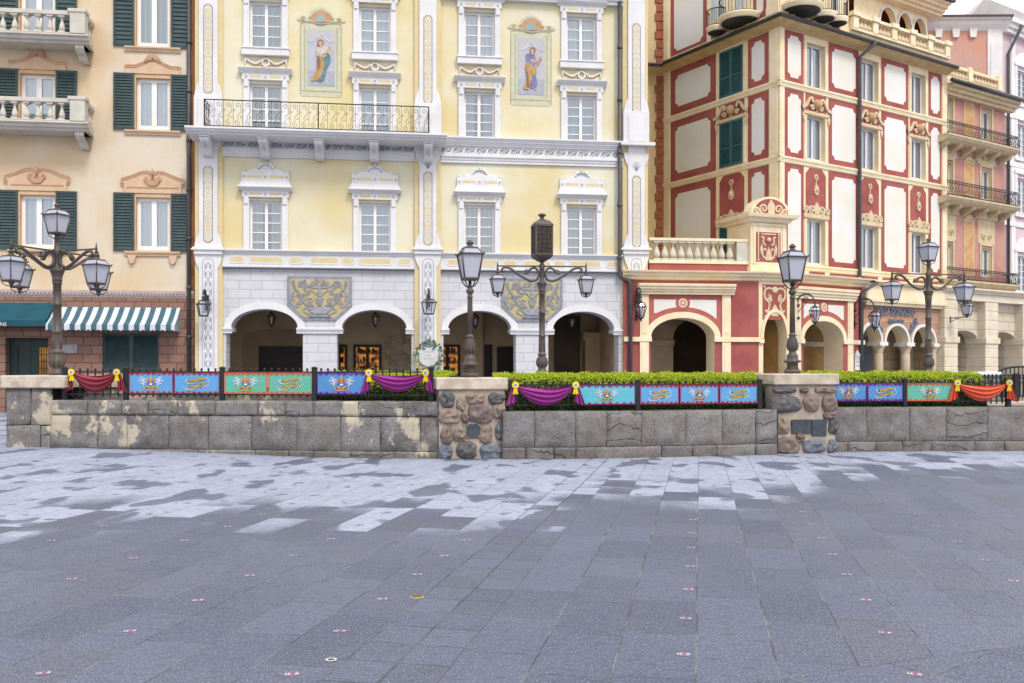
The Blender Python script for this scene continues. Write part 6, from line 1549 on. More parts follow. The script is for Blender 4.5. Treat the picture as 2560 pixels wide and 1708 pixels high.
for a, b in ((var[0][1], var[1][0]), (var[1][1], var[2][0]), (var[2][1], var[2][1]+.34)):
    c = (a+b)/2; g = G(MR(FUR)); g.box(a-.1, b+.1, -.1, .55, VS-.16, VS-.001); pi_ = g.build('shop_impost', M_crm, RED, bevel=.01)
    g = G(MR(FUR)); g.lathe([(.2, 0), (.2, VS-.5), (.18, VS-.42), (.22, VS-.36), (.2, VS-.32), (.27, VS-.22), (.3, VS-.16)], c, .2, 18); g.build('column', M_col, pi_, fix=False)
g = G(MR(FUR)); g.flat([(vx0-1, 0), (vx1+3, 0), (vx1+3, vtop), (vx0-1, vtop)], 2.0, 3); g.add([(vx1-.1, .56, 0), (vx1+.4, 2, 0), (vx1+.4, 2, vtop), (vx1-.1, .56, vtop)], [(0, 1, 2, 3)], 3); g.flat([(vx0-.1, .0), (vx1+.3, .0), (vx1+.3, .01), (vx0-.1, .01)], 1.9, 0)
g.box(vx0+.9, vx0+1.85, 1.7, 1.99, 0, VS+.0, 1); g.box(vx0+2.3, vx0+3.0, 1.6, 1.99, 0, VS+.3, 2); g.build('shop_interior', [M_passage, M_dkwood, mat('grey_inner_stone', (120, 122, 126), (104, 106, 112), scale=4), M_sand0], RED, fix=False)
SG = empty('shop_sign', FUR.M @ T(FUR.u(2236), 0, vz(2236, 786)), 'blue-grey raised letters VILLA DONALDO HOME SHOP above the small arcade', 'sign')
M_sign = mat('blue_grey_metal', (126, 136, 166), (100, 110, 140), rough=.4, spec=.6)
g = G(); sw = FUR.u(2281)-FUR.u(2190)
text_g(g, 'VILLA DONALDO', .36, T(0, -.1, -.02) @ UP, .05, 0, bold=.006, xs=.5*sw/1.36); SGo = g.build('large_letters', M_sign, SG, fix=False)
g = G(); text_g(g, 'HOME SHOP', .19, T(0, -.1, -.36) @ UP, .04, 0, bold=.006, xs=.95); g.build('small_letters', M_sign, SG, fix=False)
for s_ in (-1, 1):
    g = G()
    for k in range(3): g.ribbon([(s_*(1.38-.2*k)+q[0], -.28-.2*k+q[1]) for q in spiral(0, 0, .17-.02*k, 1+k, 1.6*s_, 14)], .04, -.09, .04)
    g.ribbon([(s_*x, q) for x, q in curve([(1.45, -.15), (1.3, -.42), (1.05, -.55), (.9, -.8)], 5)], .05, -.09, .04); g.build('scroll_ornament', M_sign, SG, fix=False)
# downpipe on the right face
xp = u(2142)
pipe(RED, [tuple(MR(FUR) @ Vector(q)) for q in ((u(2158), -.55, zg+.05), (u(2156), -.55, zg-.05), (xp, -.14, zcb-.35), (xp, -.14, z(2142, 690)), (xp+.25, -.4, z(2148, 703)), (xp+.25, -.75, zlb+.15), (ur(2149), -.45, zlb-.3), (ur(2150), -.4, 0))], .075)
# ------------------------------------------------------------------ ORANGE HOUSE WITH IRON BALCONIES
M_orng = mat('terracotta_plaster', (220, 166, 150), (204, 142, 132), scale=.9, bump=.12, streak=.2)
M_pale = mat('pale_buff_trim', (238, 218, 180), (226, 200, 156), scale=3, bump=.1)
M_ofade = mat('faded_fresco', (236, 188, 130), (222, 160, 110), scale=3)
M_sand = blocks('sandstone_blocks', (243, 231, 208), (208, 188, 156), .9, .42, .03, (234, 218, 190), .5)
M_sandp = mat('sandstone', (243, 231, 208), (233, 216, 188), scale=2, bump=.12, streak=.12, gain=.8)
pO = FUR.pt(xe, -.25); FO = Frame(pO.x, pO.y, 32.3)
ORG = empty('orange_house', FO.M, 'faded terracotta house with three wrought iron balconies over a sandstone arcade', 'building')
u, z = FO.u, FO.z; ox1 = u(2512); oeb, oet = z(2440, 262), z(2440, 219, .6)
ow = [(u(2361), u(2381)), (u(2452), u(2478))]
orow = [(z(2440, 345), z(2440, 270)), (z(2440, 496), z(2440, 420)), (z(2440, 690), z(2440, 618))]
g = G(); zst = z(2440, 724)
g.cells(0, ox1, zst, oeb+.1, [(max(a, .02), b, r0, r1) for a, b in ow for r0, r1 in orow], rev=.3, rmi=1); g.add([(ox1, 0, zst), (ox1, 6, zst), (ox1, 6, oet), (ox1, 0, oet)], [(0, 1, 2, 3)]); g.box(0, ox1, .5, 6, zst, oeb); g.build('wall', [M_orng, M_tanp], ORG, fix=False)
for i, (a, b) in enumerate(ow):
    a = max(a, .02)
    for k, (r0, r1) in enumerate(orow):
        g = G(); g.box(a-.12, a, -.04, .0, r0, r1+.1); g.box(b, b+.12, -.04, 0, r0, r1+.1); g.box(a-.12, b+.12, -.05, 0, r1+.1, r1+.2)
        c = (a+b)/2; w = (b-a)/2+.2
        if k == 2: g.box(c-w*1.1, c+w*1.1, -.02, 0, r1+.2, r1+1.3); g.box(c-w*1.25, c+w*1.25, -.1, 0, r1+1.3, r1+1.6)
        elif k == 1: g.prism([(c-w*1.2, r1+.2), (c+w*1.2, r1+.2), (c+w*1.1, r1+.45), (c, r1+.85), (c-w*1.1, r1+.45)], -.05, 0)
        else: g.box(c-w, c+w, -.03, 0, r1+.2, r1+.95)
        for s_ in (-1, 1): g.ribbon([(c+s_*q[0], q[1]) for q in spiral(w*.4, r1+.5, .16, 0, 1.4, 10)], .05, -.12 if k != 2 else -.06, .03)
        wo_ = g.build('window', M_pale, ORG)
        o = casement(wo_, b-a, r1-r0, 1, M_white, y=.15, mull=.08); o.matrix_local = T(a, 0, r0)
        o = pane(wo_, b-a, r1-r0, .18); o.matrix_local = T(a, 0, r0)
        o = curtain(wo_, b-a, r1-r0, .25); o.matrix_local = T(a, 0, r0)
for r0, r1 in ((z(2420, 388), z(2420, 256)), (z(2420, 490), z(2420, 402)), (z(2420, 690), z(2420, 548))):
    a, b = u(2409), u(2435); g = G(); g.box(a, b, -.02, 0, r0, r1); g.flat([(a+.07, r0+.1), (b-.07, r0+.1), (b-.07, r1-.12), (a+.07, r1-.12)], -.024, 1); g.prism([(a-.05, r1), (b+.05, r1), ((a+b)/2, r1+.22)], -.05, 0); g.build('fresco_panel', [M_pale, M_ofade], ORG)
g = G(); cornice(g, 0, ox1+.4, oeb, oet, .55, steps=3); g.build('eave_cornice', M_pale, ORG)
g = G(); g.tube([(-.2, -.62, oet+.04), (ox1+.5, -.62, oet+.04)], .09, 8); g.build('gutter', M_gut, ORG)
for pyt, pys in ((316, 350), (462, 501), (674, 706)):
    d = .75; xa_, xb_ = u(2371, d), u(2508); zsl = z(2440, pys, d); zrl = z(2440, pyt, d)
    g = G(); g.profile([(0, zsl-.28), (d*.7, zsl-.24), (d-.06, zsl-.14), (d+.03, zsl-.02), (d+.03, zsl+.05), (0, zsl+.05)], xa_, xb_); bc = g.build('balcony', M_pale, ORG)
    for k in range(6): x = xa_+.3+(xb_-xa_-.6)*k/5; g = G(); g.prism([(-.6, zsl-.22), (0, zsl-.22), (0, zsl-.62), (-.2, zsl-.5), (-.5, zsl-.36)], x-.12, x+.12, 0, True); g.v = [(yy, xx, zz) for xx, yy, zz in g.v]; g.build('bracket', M_pale, bc)
    g = G(); hh = zrl-zsl
    for zz in (.1, hh*.86, hh): g.box(xa_, xb_, -d+.04, -d+.07, zsl+zz-.015, zsl+zz+.015)
    for zz in (.1, hh): g.box(xb_-.03, xb_, -d+.04, 0, zsl+zz-.015, zsl+zz+.015)
    n = 44
    for k in range(n+1):
        x = xa_+(xb_-xa_-.03)*k/n
        g.tube([(x, -d+.05, zsl+.05), (x, -d-.05, zsl+hh*.3), (x, -d+.02, zsl+hh*.6), (x, -d+.05, zsl+hh)], .014, 4)
        if k % 2: g.ribbon([(x+q[0], zsl+hh*.3+q[1]) for q in spiral(0, 0, .07, k, 1.2, 7)], .02, -d-.05, .0)
    for k in range(8): y = -d*k/8+.02; g.tube([(xb_-.015, y, zsl+.05), (xb_+.08, y, zsl+hh*.3), (xb_-.02, y, zsl+hh)], .011, 4)
    g.build('railing', M_iron, bc, fix=False)
# roof balustrade
bz0, bz1 = z(2430, 210, -.3), z(2430, 180, -.3); g = G(); g.box(0, ox1, .2, .5, bz0-.3, bz0); g.box(0, ox1, .18, .45, bz1-.1, bz1); br = g.build('roof_balustrade', M_buff, ORG)
for x in (.1, ox1*.5, ox1-.1): g = G(); g.box(x-.16, x+.16, .14, .48, bz0, bz1+.1); g.build('balustrade_pier', M_buff, br)
g = baluster_g(bz1-.1-bz0, .12); o = None
for k in range(18):
    if k == 9: continue
    q = g.build('baluster', M_orn, br) if o is None else o.copy()
    if o is None: o = q
    else: COL.objects.link(q)
    q.location = (.35+(ox1-.7)*k/17, .31, bz0)
# sandstone ground floor
so = .5; pS = FO.pt(FO.u(2360, so)-.0, so); FS = Frame(pS.x, pS.y, 32.3); us, zs_ = FS.u, FS.z; I2 = FO.M.inverted() @ FS.M
et, eb = zs_(2400, 720), zs_(2400, 745); sx1 = us(2640)
g = G(I2); cornice(g, -.12, sx1, et-.22, et, .28, steps=3); g.box(-.03, sx1, -.06, .9, eb-.1, et-.2); g.box(-.03, sx1, .5, .9, et-.3, et); g.build('arcade_entablature', M_sandp, ORG, bevel=.008)
pil = [(2360, 2393), (2462, 2494), (2556, 2592)]; zim = zs_(2392, 850); zsp_, zcr_ = zs_(2440, 850), zs_(2440, 829)
for a, b in pil:
    x0, x1 = us(a), us(b); g = G(I2); n = 11; H = eb-.1
    for k in range(n): g.box(x0, x1, -.04, .85, H*k/n+.012, H*(k+1)/n-.012); 
    g.box(x0+.015, x1-.015, -.02, .84, 0, H); p_ = g.build('arcade_pier', M_sandp, ORG, bevel=.02)
    g = G(I2); g.box(x0-.06, x1+.06, -.1, .9, zim-.13, zim+.13); g.build('impost', M_sandp, p_, bevel=.01)
for (a, b), (c, d) in zip(pil, pil[1:]):
    x0, x1 = us(b), us(c); g = G(I2); g.arches(x0, x1, zim, eb, [(x0+.02, x1-.02, zim+.1, zcr_+.05)], y=.35, rev=.6, N=16); q = g.build('arcade_infill', M_sand, ORG, fix=False)
g = G(I2); g.flat([(-.5, 0), (sx1, 0), (sx1, et), (-.5, et)], 1.5, 0); g.box(-.0, sx1, 1.4, 1.5, zim-.12, zim+.12, 1); g.build('arcade_back_wall', [M_sand, M_sandp], ORG)
# ------------------------------------------------------------------ PINK CORNER BUILDING
M_pink = mat('pink_plaster', (244, 222, 226), (236, 206, 212), scale=1, bump=.1, streak=.1)
M_salm = mat('salmon_gable_plaster', (234, 172, 146), (224, 186, 176), scale=.7, bump=.12, streak=.25)
M_greyw = mat('grey_white_trim', (244, 241, 236), (230, 228, 226), scale=1.5, bump=.1, streak=.2, gain=.88)
p1 = FO.pt(FO.u(2506, -1.5), -1.5); Yp = p1.y; FP = Frame(p1.x, p1.y, 34); FG = Frame(p1.x, p1.y, -1)
PNK = empty('pink_building', FP.M, 'tall pink building with a salmon gable wall and white trim, at the right edge', 'building'); IP = FP.M.inverted()
zt_e = FG.z(2450, 72); xg = FG.u(2300)
g = G(IP @ FG.M); g.cells(xg, 0, 0, zt_e, []); g.build('gable_wall', M_salm, PNK, fix=False)
g = G(IP @ FG.M); g.profile([(0, zt_e-.1), (.08, zt_e), (.2, zt_e+.15), (.26, zt_e+.3), (.42, zt_e+.36), (.45, zt_e+.42), (0, zt_e+.45)], xg, .2); g.box(xg, .3, -.5, .3, zt_e+.42, zt_e+.52, 1); g.build('gable_eave', [M_greyw, M_gut], PNK)
g = G(IP @ FG.M); g.box(-.75, -.02, -.05, 0, 0, zt_e); g.box(-.6, -.18, -.07, -.05, 8, zt_e-.8); g.build('corner_pilaster', M_greyw, PNK)
for px in (2345, 2388, 2431): x = FG.u(px); g = G(IP @ FG.M); g.prism([(x-.2, zt_e), (x+.2, zt_e), (x+.14, zt_e-.45), (x-.14, zt_e-.45)], -.12, 0); g.build('corbel', M_greyw, PNK)
xf = FP.u(2640); wz = [(FP.z(2545, 256), FP.z(2545, 176)), (FP.z(2545, 392), FP.z(2545, 310)), (FP.z(2545, 532), FP.z(2545, 445)), (FP.z(2545, 730), FP.z(2545, 640))]
wx = [(FP.u(2541), FP.u(2575))]
g = G(); g.cells(0, xf, 0, zt_e+.1, [(a, b, r0, r1) for a, b in wx for r0, r1 in wz], rev=.25); g.box(0.1, xf, .5, 5, 0, zt_e); g.build('street_wall', M_pink, PNK, fix=False)
for a, b in wx:
    for r0, r1 in wz:
        g = G(); g.box(a-.22, a, -.06, 0, r0-.1, r1+.2); g.box(b, b+.22, -.06, 0, r0-.1, r1+.2); g.box(a-.3, b+.3, -.1, 0, r1+.2, r1+.35); g.box(a-.3, b+.3, -.12, 0, r0-.22, r0-.1); g.prism(curve([(a-.25, r1+.35), (a+.05, r1+.75), ((a+b)/2, r1+.95), (b-.05, r1+.75), (b+.25, r1+.35)], 4), -.05, 0); wo_ = g.build('window', M_greyw, PNK)
        o = casement(wo_, b-a, r1-r0, 5, M_white, y=.12, mull=.1); o.matrix_local = T(a, 0, r0); o = pane(wo_, b-a, r1-r0, .15); o.matrix_local = T(a, 0, r0); o = curtain(wo_, b-a, r1-r0, .2); o.matrix_local = T(a, 0, r0)
g = G(); cornice(g, 0, xf, zt_e-.2, zt_e+.45, .5, steps=3); g.build('street_eave', M_greyw, PNK)
for py in (290, 410, 560): zz = FP.z(2530, py); g = G(); g.box(0, xf, -.07, 0, zz-.12, zz+.12); g.build('string_course', M_greyw, PNK)
for px in (2532,): x = FP.u(px); g = G(); g.box(x-.2, x+.2, -.04, 0, 0, zt_e-.3); g.build('pilaster_strip', M_greyw, PNK)
g = G(IP @ FG.M); a, b = FG.u(2425), 1.2; g.add([(a, 1, zt_e+.4), (-.6, .5, zt_e+1.75), (2.2, .5, zt_e+.6), (a, 6, zt_e+.4), (-.6, 6, zt_e+1.75), (2.2, 6, zt_e+.6)], [(0, 1, 4, 3), (1, 2, 5, 4), (0, 2, 1)]); g.build('roof', mat('weathered_roof_plaster', (228, 222, 220), (216, 204, 200), scale=1.5, gain=.9), PNK)
x = .35; pipe(PNK, [(x+.6, -.5, zt_e+.2), (x+.5, -.45, zt_e), (x, -.12, zt_e-1.2), (x, -.12, 0)], .07)
# ------------------------------------------------------------------ lanterns and lamp posts
def lantern_parts(parent, M, W, m=M_bronze, glass=M_milk, roof=M_lroof, basket=True, top=None, name='lantern', bulb=False, hk=.92):
    """four-sided tapering lantern: eave at z=0, body below, glazed roof above"""
    a = W*.5*.92; b = W*.30; h = W*hk; g = G(M); t = W*.036
    def ringq(hw, z, w_): 
        for x0, x1, y0, y1 in ((-hw-w_, hw+w_, -hw-w_, -hw), (-hw-w_, hw+w_, hw, hw+w_), (-hw-w_, -hw, -hw, hw), (hw, hw+w_, -hw, hw)): g.box(x0, x1, y0, y1, z-t*.8, z+t*.8)
    ringq(a-t, 0, t*2.6); ringq(b-t, -h, t*2); g.box(-b, b, -b, b, -h-t*2, -h-t*.9)
    for sx_ in (-1, 1):
        for sy in (-1, 1):
            g.tube([(sx_*a, sy*a, 0), (sx_*b, sy*b, -h)], t, 4); g.tube([(sx_*a*.97, sy*a*.97, 0), (sx_*a*.62, sy*a*.62, W*.26)], t*.8, 4); g.ball(sx_*(a+t*1.4), sy*(a+t*1.4), t*1.2, t*1.2, 4)
    ringq(a*.62-t, W*.26, t*1.6)
    g.lathe([(a*.62, W*.26), (a*.5, W*.3), (a*.3, W*.36), (a*.2, W*.43), (a*.34, W*.47), (a*.36, W*.52), (a*.2, W*.56), (a*.22, W*.58), (.01, W*.63)], n=12)
    if top:                                         # stem up to the arm, ball and spike
        g.lathe([(a*.18, W*.6), (a*.1, top-.02), (a*.16, top), (a*.09, top+.05), (.004, top+.14)], n=8)
    if basket:
        for k in range(4):
            q = PI/4+k*PI/2; c, s_ = math.cos(q), math.sin(q); r = b*1.41
            g.tube([(c*r, s_*r, -h), (c*r*.95, s_*r*.95, -h-W*.14), (c*r*.5, s_*r*.5, -h-W*.26), (c*.01, s_*.01, -h-W*.28)], t*.8, 4)
        g.lathe([(b*.45, -h-t), (b*.4, -h-W*.16), (b*.2, -h-W*.22), (b*.3, -h-W*.28), (.005, -h-W*.4)], n=8)
    o = g.build(name, m, parent, fix=False)
    g = G(M)
    q = .94
    for k in range(4):
        R_ = Matrix.Rotation(k*PI/2, 4, 'Z'); g.add([R_ @ Vector(p) for p in ((-a*q, -a*q, -t), (a*q, -a*q, -t), (b*q, -b*q, -h+t), (-b*q, -b*q, -h+t))], [(0, 1, 2, 3)])
    g.build('glass', glass, o, fix=False)
    g = G(M)
    for k in range(4):
        R_ = Matrix.Rotation(k*PI/2, 4, 'Z'); g.add([R_ @ Vector(p) for p in ((-a*.95, -a*.95, t), (a*.95, -a*.95, t), (a*.6, -a*.6, W*.26), (-a*.6, -a*.6, W*.26))], [(0, 1, 2, 3)])
    g.build('roof_glass', roof, o, fix=False)
    if bulb:
        g = G(M); g.ball(0, 0, -h*.55, W*.09, 6, 0, 1.6); g.build('bulb', M_milk, o, fix=False)
    return o
def arm_scroll(g, L, zb, zl):
    """straight bar with a big volute bracket under it, along +x"""
    g.tube([(.05, 0, zb), (L+.02, 0, zb)], .02, 6)
    up = curve([(L*.83, zb-.13), (L*.885, zb-.14), (L*.9, zb-.08), (L*.82, zb-.035), (L*.68, zb-.09), (L*.5, zl+.13), (.36, zl+.02), (.24, zl-.01), (.13, zl+.04), (.085, zl+.15), (.11, zl+.27), (.21, zl+.33), (.32, zl+.28), (.38, zl+.2), (.46, zl+.2)], 5)
    g.tube([(x, 0, z_) for x, z_ in up], .033, 6)
    g.tube([(q[0], 0, q[1]) for q in spiral(.40, zl+.25, .05, -PI/2, 1.3, 10, .2)], .016, 5)
def post_profile(rs, z1):
    """plinth, leaf bulb, fluted shaft and flared capital ending at z1"""
    return [(.17*rs, 0), (.17*rs, .05), (.14*rs, .07), (.12*rs, .12), (.12*rs, .16), (.14*rs, .19), (.165*rs, .27), (.15*rs, .36), (.11*rs, .43), (.115*rs, .46), (.135*rs, .48), (.13*rs, .51), (.095*rs, .53),
            (.094*rs, z1*.40), (.108*rs, z1*.405), (.108*rs, z1*.42), (.092*rs, z1*.425), (.09*rs, z1*.66), (.105*rs, z1*.665), (.105*rs, z1*.68), (.088*rs, z1*.685), (.088*rs, z1-.3), (.105*rs, z1-.29), (.1*rs, z1-.27), (.1*rs, z1-.22), (.115*rs, z1-.21), (.1*rs, z1-.19), (.12*rs, z1-.1), (.15*rs, z1-.03), (.165*rs, z1), (.12*rs, z1+.03), (.075*rs, z1+.05), (.07*rs, z1+.12)]
def street_lamp(label, X, Y, z0, rot, arms, L, W, kind, zf=2.23, zb=2.63, ztop=3.0, rs=.9, foot=0.0, lrot=0):
    e = empty('street_lamp', T(X, Y, z0) @ Matrix.Rotation(R(rot), 4, 'Z'), label, 'street lamp', 'bronze street lamps round the plaza')
    g = G(); pr = post_profile(rs, zf); g.lathe(pr+[(.07*rs, zb-.1), (.085*rs, zb-.08), (.085*rs, zb+.04), (.065*rs, zb+.06), (.06*rs, ztop-.12), (.08*rs, ztop-.1), (.05*rs, ztop-.05), (.06*rs, ztop)], n=20)
    for k in range(16):                             # flutes on the shaft and leaves on the bulb
        a = 2*PI*k/16; c, s_ = math.cos(a), math.sin(a)
        g.tube([(c*.097*rs, s_*.097*rs, .56), (c*.092*rs, s_*.092*rs, zf*.39)], .007, 4)
        if k % 2 == 0: g.tube([(c*.125*rs, s_*.125*rs, .17), (c*.17*rs, s_*.17*rs, .27), (c*.155*rs, s_*.155*rs, .36), (c*.13*rs, s_*.13*rs, .42)], .02, 4, 0, .008)
        g.tube([(c*.16*rs, s_*.16*rs, 0.02), (c*.165*rs, s_*.165*rs, .055)], .02, 4)
    po = g.build('post', M_bronze, e, fix=False)
    if foot: g = G(); g.box(-.3, .3, -.3, .3, -foot, .0); g.build('plinth', M_cap, e, bevel=.02)
    for a in arms:
        Rm = Matrix.Rotation(R(a), 4, 'Z'); g = G(Rm); arm_scroll(g, L, zb, zf+.06); ar = g.build('arm', M_bronze, e, fix=False)
        lantern_parts(e, Rm @ T(L, 0, zb-.34) @ Matrix.Rotation(R(lrot-a-rot), 4, 'Z'), W, top=.34)
    if kind == 'lantern': lantern_parts(e, T(0, 0, ztop+W*.92+.02) @ Matrix.Rotation(R(lrot-rot), 4, 'Z'), W, basket=True)
    else:
        q = .235; g = G(Matrix.Rotation(R(10), 4, 'Z')); zb_, zt_ = ztop+.14, ztop+.94
        g.lathe([(.07, ztop-.02), (.2, ztop+.04), (.3, ztop+.1), (.325, zb_)], n=4, a0=PI/4, sm=False)
        g.box(-q, q, -q, q, zb_, zb_+.06); g.box(-q-.008, q+.008, -q-.008, q+.008, zt_-.06, zt_)
        for sx_ in (-1, 1):
            for sy in (-1, 1): g.box(sx_*q-(.045 if sx_ > 0 else 0), sx_*q+(.045 if sx_ < 0 else 0), sy*q-(.045 if sy > 0 else 0), sy*q+(.045 if sy < 0 else 0), zb_+.06, zt_-.06)
        g.lathe([(.335, zt_), (.31, zt_+.03), (.24, zt_+.09), (.1, zt_+.14)], n=4, a0=PI/4, sm=False); g.lathe([(.08, zt_+.13), (.045, zt_+.2), (.1, zt_+.24), (.11, zt_+.27), (.07, zt_+.29), (.01, zt_+.31)], n=12)
        bx = g.build('speaker_box', M_bronze, e, bevel=.006)
        g = G(Matrix.Rotation(R(10), 4, 'Z'))
        for k in range(4):
            Rm = Matrix.Rotation(k*PI/2, 4, 'Z'); n0 = len(g.v); sub = G(Rm)
            sub.flat([(-q+.045, zb_+.06), (q-.045, zb_+.06), (q-.045, zt_-.06), (-q+.045, zt_-.06)], -q+.012, 1)
            for i in range(3):
                for j in range(6): sub.ribbon(spiral(-.125+.125*i, zb_+.13+.11*j, .052, (i+j)*PI/2, 1.2, 8), .013, -q+.004, .006, 0)
            g.add(sub.v, sub.f, 0); 
            for i in range(len(sub.mi)): g.mi[-len(sub.mi)+i] = sub.mi[i]
        g.build('pierced_grille', [M_bronze, mat('dark_speaker_mesh', (60, 52, 46), (48, 42, 38))], bx, fix=False)
    return e
def at(px, Y): return (px-CX)/F*Y
street_lamp('tall five-lantern bronze lamp on the plaster-stained pillar at the far left', at(143, 17.7), 17.7, 1.475, 0, (-112, -22, 68, 158), 1.1, .41, 'lantern', rs=.95, lrot=71).scale = (.917, .917, .917)
street_lamp('bronze lamp post topped by a pierced speaker box, with two hanging lanterns', at(1355, 23.5), 23.5, 1.476, 4, (0, 180), 1.15, .37, 'speaker', zf=2.34, zb=2.775, ztop=2.9, rs=.85, foot=1.476, lrot=9)
street_lamp('three-lantern bronze lamp in front of the small shop arcade at the right', at(2321, 25), 25, 1.48, 10, (0, 180), 1.1, .40, 'lantern', zf=2.25, zb=2.72, ztop=3.08, rs=.85, foot=1.48, lrot=20)
def pillar_lamp(label, X, Y, z0, rot):
    e = empty('pillar_lamp', T(X, Y, z0) @ Matrix.Rotation(R(rot), 4, 'Z'), label, 'street lamp', 'single-lantern lamps on the boulder pillars')
    g = G(); g.lathe([(.158, 0), (.158, .06), (.15, .075), (.11, .09), (.09, .15), (.105, .19), (.12, .205), (.15, .225), (.15, .25), (.115, .275), (.105, .3), (.11, .34), (.1, .37), (.07, .4), (.065, .44), (.085, .47), (.098, .52), (.088, .6), (.066, .7), (.062, .73), (.076, .745), (.076, .765), (.05, .78), (.048, .8),
        (.04, 1.45), (.052, 1.46), (.054, 1.5), (.04, 1.52), (.045, 1.54), (.072, 1.57), (.074, 1.61), (.05, 1.64), (.03, 1.66), (.03, 1.78)], n=20)
    for k in range(16):
        a = 2*PI*k/16; c, s_ = math.cos(a), math.sin(a)
        g.tube([(c*.115, s_*.115, .085), (c*.094, s_*.094, .14), (c*.105, s_*.105, .18)], .012, 4); g.ball(c*.148, s_*.148, .237, .022, 4)
        g.tube([(c*.05, s_*.05, .8), (c*.042, s_*.042, 1.44)], .005, 4)
        if k % 2: g.tube([(c*.075, s_*.075, .45), (c*.104, s_*.104, .53), (c*.09, s_*.09, .62), (c*.072, s_*.072, .7)], .018, 4, 0, .006)
    g.build('post', M_bronze, e, fix=False)
    g = G()
    for k in range(4):
        q = PI/4+k*PI/2; c, s_ = math.cos(q), math.sin(q); g.tube([(c*.03, s_*.03, 1.66), (c*.1, s_*.1, 1.69), (c*.16, s_*.16, 1.76), (c*.2, s_*.2, 1.84)], .013, 5)
    g.build('fork', M_bronze, e, fix=False)
    lantern_parts(e, T(0, 0, 2.27), .43, basket=False, hk=1.04)
    return e
c = FP1.M @ Vector((FP1.u(1262)/2-.02, .62, 0)); pillar_lamp('single-lantern bronze lamp standing on the centre boulder pillar', at(1175, c.y), c.y, 1.44, 16)
c = FP2.M @ Vector((FP2.u(2088)/2-.0, .62, 0)); pillar_lamp('single-lantern bronze lamp standing on the cracked-cap boulder pillar', at(1981, c.y), c.y, 1.505, 12)
# ------------------------------------------------------------------ wall and hanging lanterns
def six_lantern(parent, M, r, h, m=M_dkiron, glass=M_clear):
    g = G(M); n = 6; t = r*.07
    tp = [(r*.62*math.cos(k*PI/3), r*.62*math.sin(k*PI/3), h*.34) for k in range(n)]; md = [(r*math.cos(k*PI/3), r*math.sin(k*PI/3), 0) for k in range(n)]; bt = [(r*.5*math.cos(k*PI/3), r*.5*math.sin(k*PI/3), -h) for k in range(n)]
    for k in range(n):
        l = (k+1) % n; g.tube([tp[k], md[k], bt[k]], t, 4); g.tube([md[k], md[l]], t*1.3, 4); g.tube([bt[k], bt[l]], t*1.2, 4); g.tube([tp[k], tp[l]], t, 4)
    g.lathe([(r*.66, h*.33), (r*.5, h*.4), (r*.22, h*.46), (r*.12, h*.6), (r*.2, h*.64), (r*.06, h*.7), (r*.1, h*.8), (.004, h*.84)], n=10)
    g.lathe([(.004, -h*1.42), (r*.1, -h*1.34), (r*.12, -h*1.26), (r*.3, -h*1.12), (r*.46, -h*1.0)], n=10)
    o = g.build('lantern', m, parent, fix=False)
    g = G(M); g.add(tp+md+bt, [(k, (k+1) % 6, (k+1) % 6+6, k+6) for k in range(6)]+[(k+6, (k+1) % 6+6, (k+1) % 6+12, k+12) for k in range(6)]); g.build('glass', glass, o, fix=False)
    g = G(M); g.lathe([(.03, -h*.9), (.035, -h*.2), (.02, 0)], n=8); g.build('bulb', M_milk, o, fix=False)
    return o
def wall_lantern(fr, px, pyt, pyb, out, style, label, off=0.0, sc_=1.0):
    x = fr.u(px, off); zt = fr.z(px, pyt, off); zb = fr.z(px, pyb, off)
    e = empty('wall_lantern', fr.M @ T(x, -off, zb), label, 'wall lantern', 'iron wall lanterns on the building fronts'); H = zt-zb
    g = G()
    if style == 'hook':
        g.box(-.06, .06, -.04, 0, H*.35, H*.85)
        g.tube([(0, -y, z_) for y, z_ in curve([(0, H*.45), (.12, H*.5), (.2, H*.72), (out*.6, H*.98), (out*.92, H*.95), (out, H*.82)], 4)], .035, 6)
        for q in ((.12, H*.78), (.2, H*.62), (.1, H*.55)): g.tube([(0, -q[0]-a, q[1]+b) for a, b in spiral(0, 0, .1, 0, 1.3, 8)], .022, 5)
        g.ball(0, -out, H*.74, .06, 6); g.build('bracket', M_dkiron, e, fix=False)
        lantern_parts(e, T(0, -out, H*.52) @ Matrix.Rotation(R(20), 4, 'Z'), .42, M_dkiron, M_clear, M_clear, basket=False, bulb=True)
    elif style == 'goose':
        g.tube([(0, -.05, H*.05), (0, -.05, H*.72)], .028, 6); g.box(-.03, .03, -.08, 0, H*.2, H*.26); g.box(-.03, .03, -.08, 0, H*.62, H*.68)
        for q in (.22, .64): g.ball(0, -.09, H*q, .06, 6)
        g.tube([(0, -.05-y, z_) for y, z_ in curve([(0, H*.68), (.06, H*.88), (out*.35, H*.99), (out*.75, H*.93), (out-.06, H*.72), (out-.05, H*.66)], 5)], .03, 6)
        g.tube([(0, -.05-out*.42-a, H*.78+b) for a, b in spiral(0, 0, .15, 0, 1.7, 12)], .018, 5); g.tube([(0, -.06, H*.4), (0, -.2, H*.52), (0, -out*.55, H*.7)], .014, 5)
        g.build('bracket', M_dkiron, e, fix=False)
        six_lantern(e, T(0, -out, H*.42), .2*sc_, .38*sc_)
    else:                                           # standing on a short arm
        g.tube([(0, 0, H*.02), (0, 0, H*.3)], .03, 6); g.tube([(0, 0, H*.22), (0, -out, H*.24), (0, -out, H*.34)], .022, 6); g.tube([(0, 0, H*.06), (0, -out*.5, H*.2)], .016, 5); g.build('bracket', M_dkiron, e, fix=False)
        lantern_parts(e, T(0, -out, H*.72) @ Matrix.Rotation(R(10), 4, 'Z'), .4, M_dkiron, M_milk, M_lroof, basket=True)
    return e
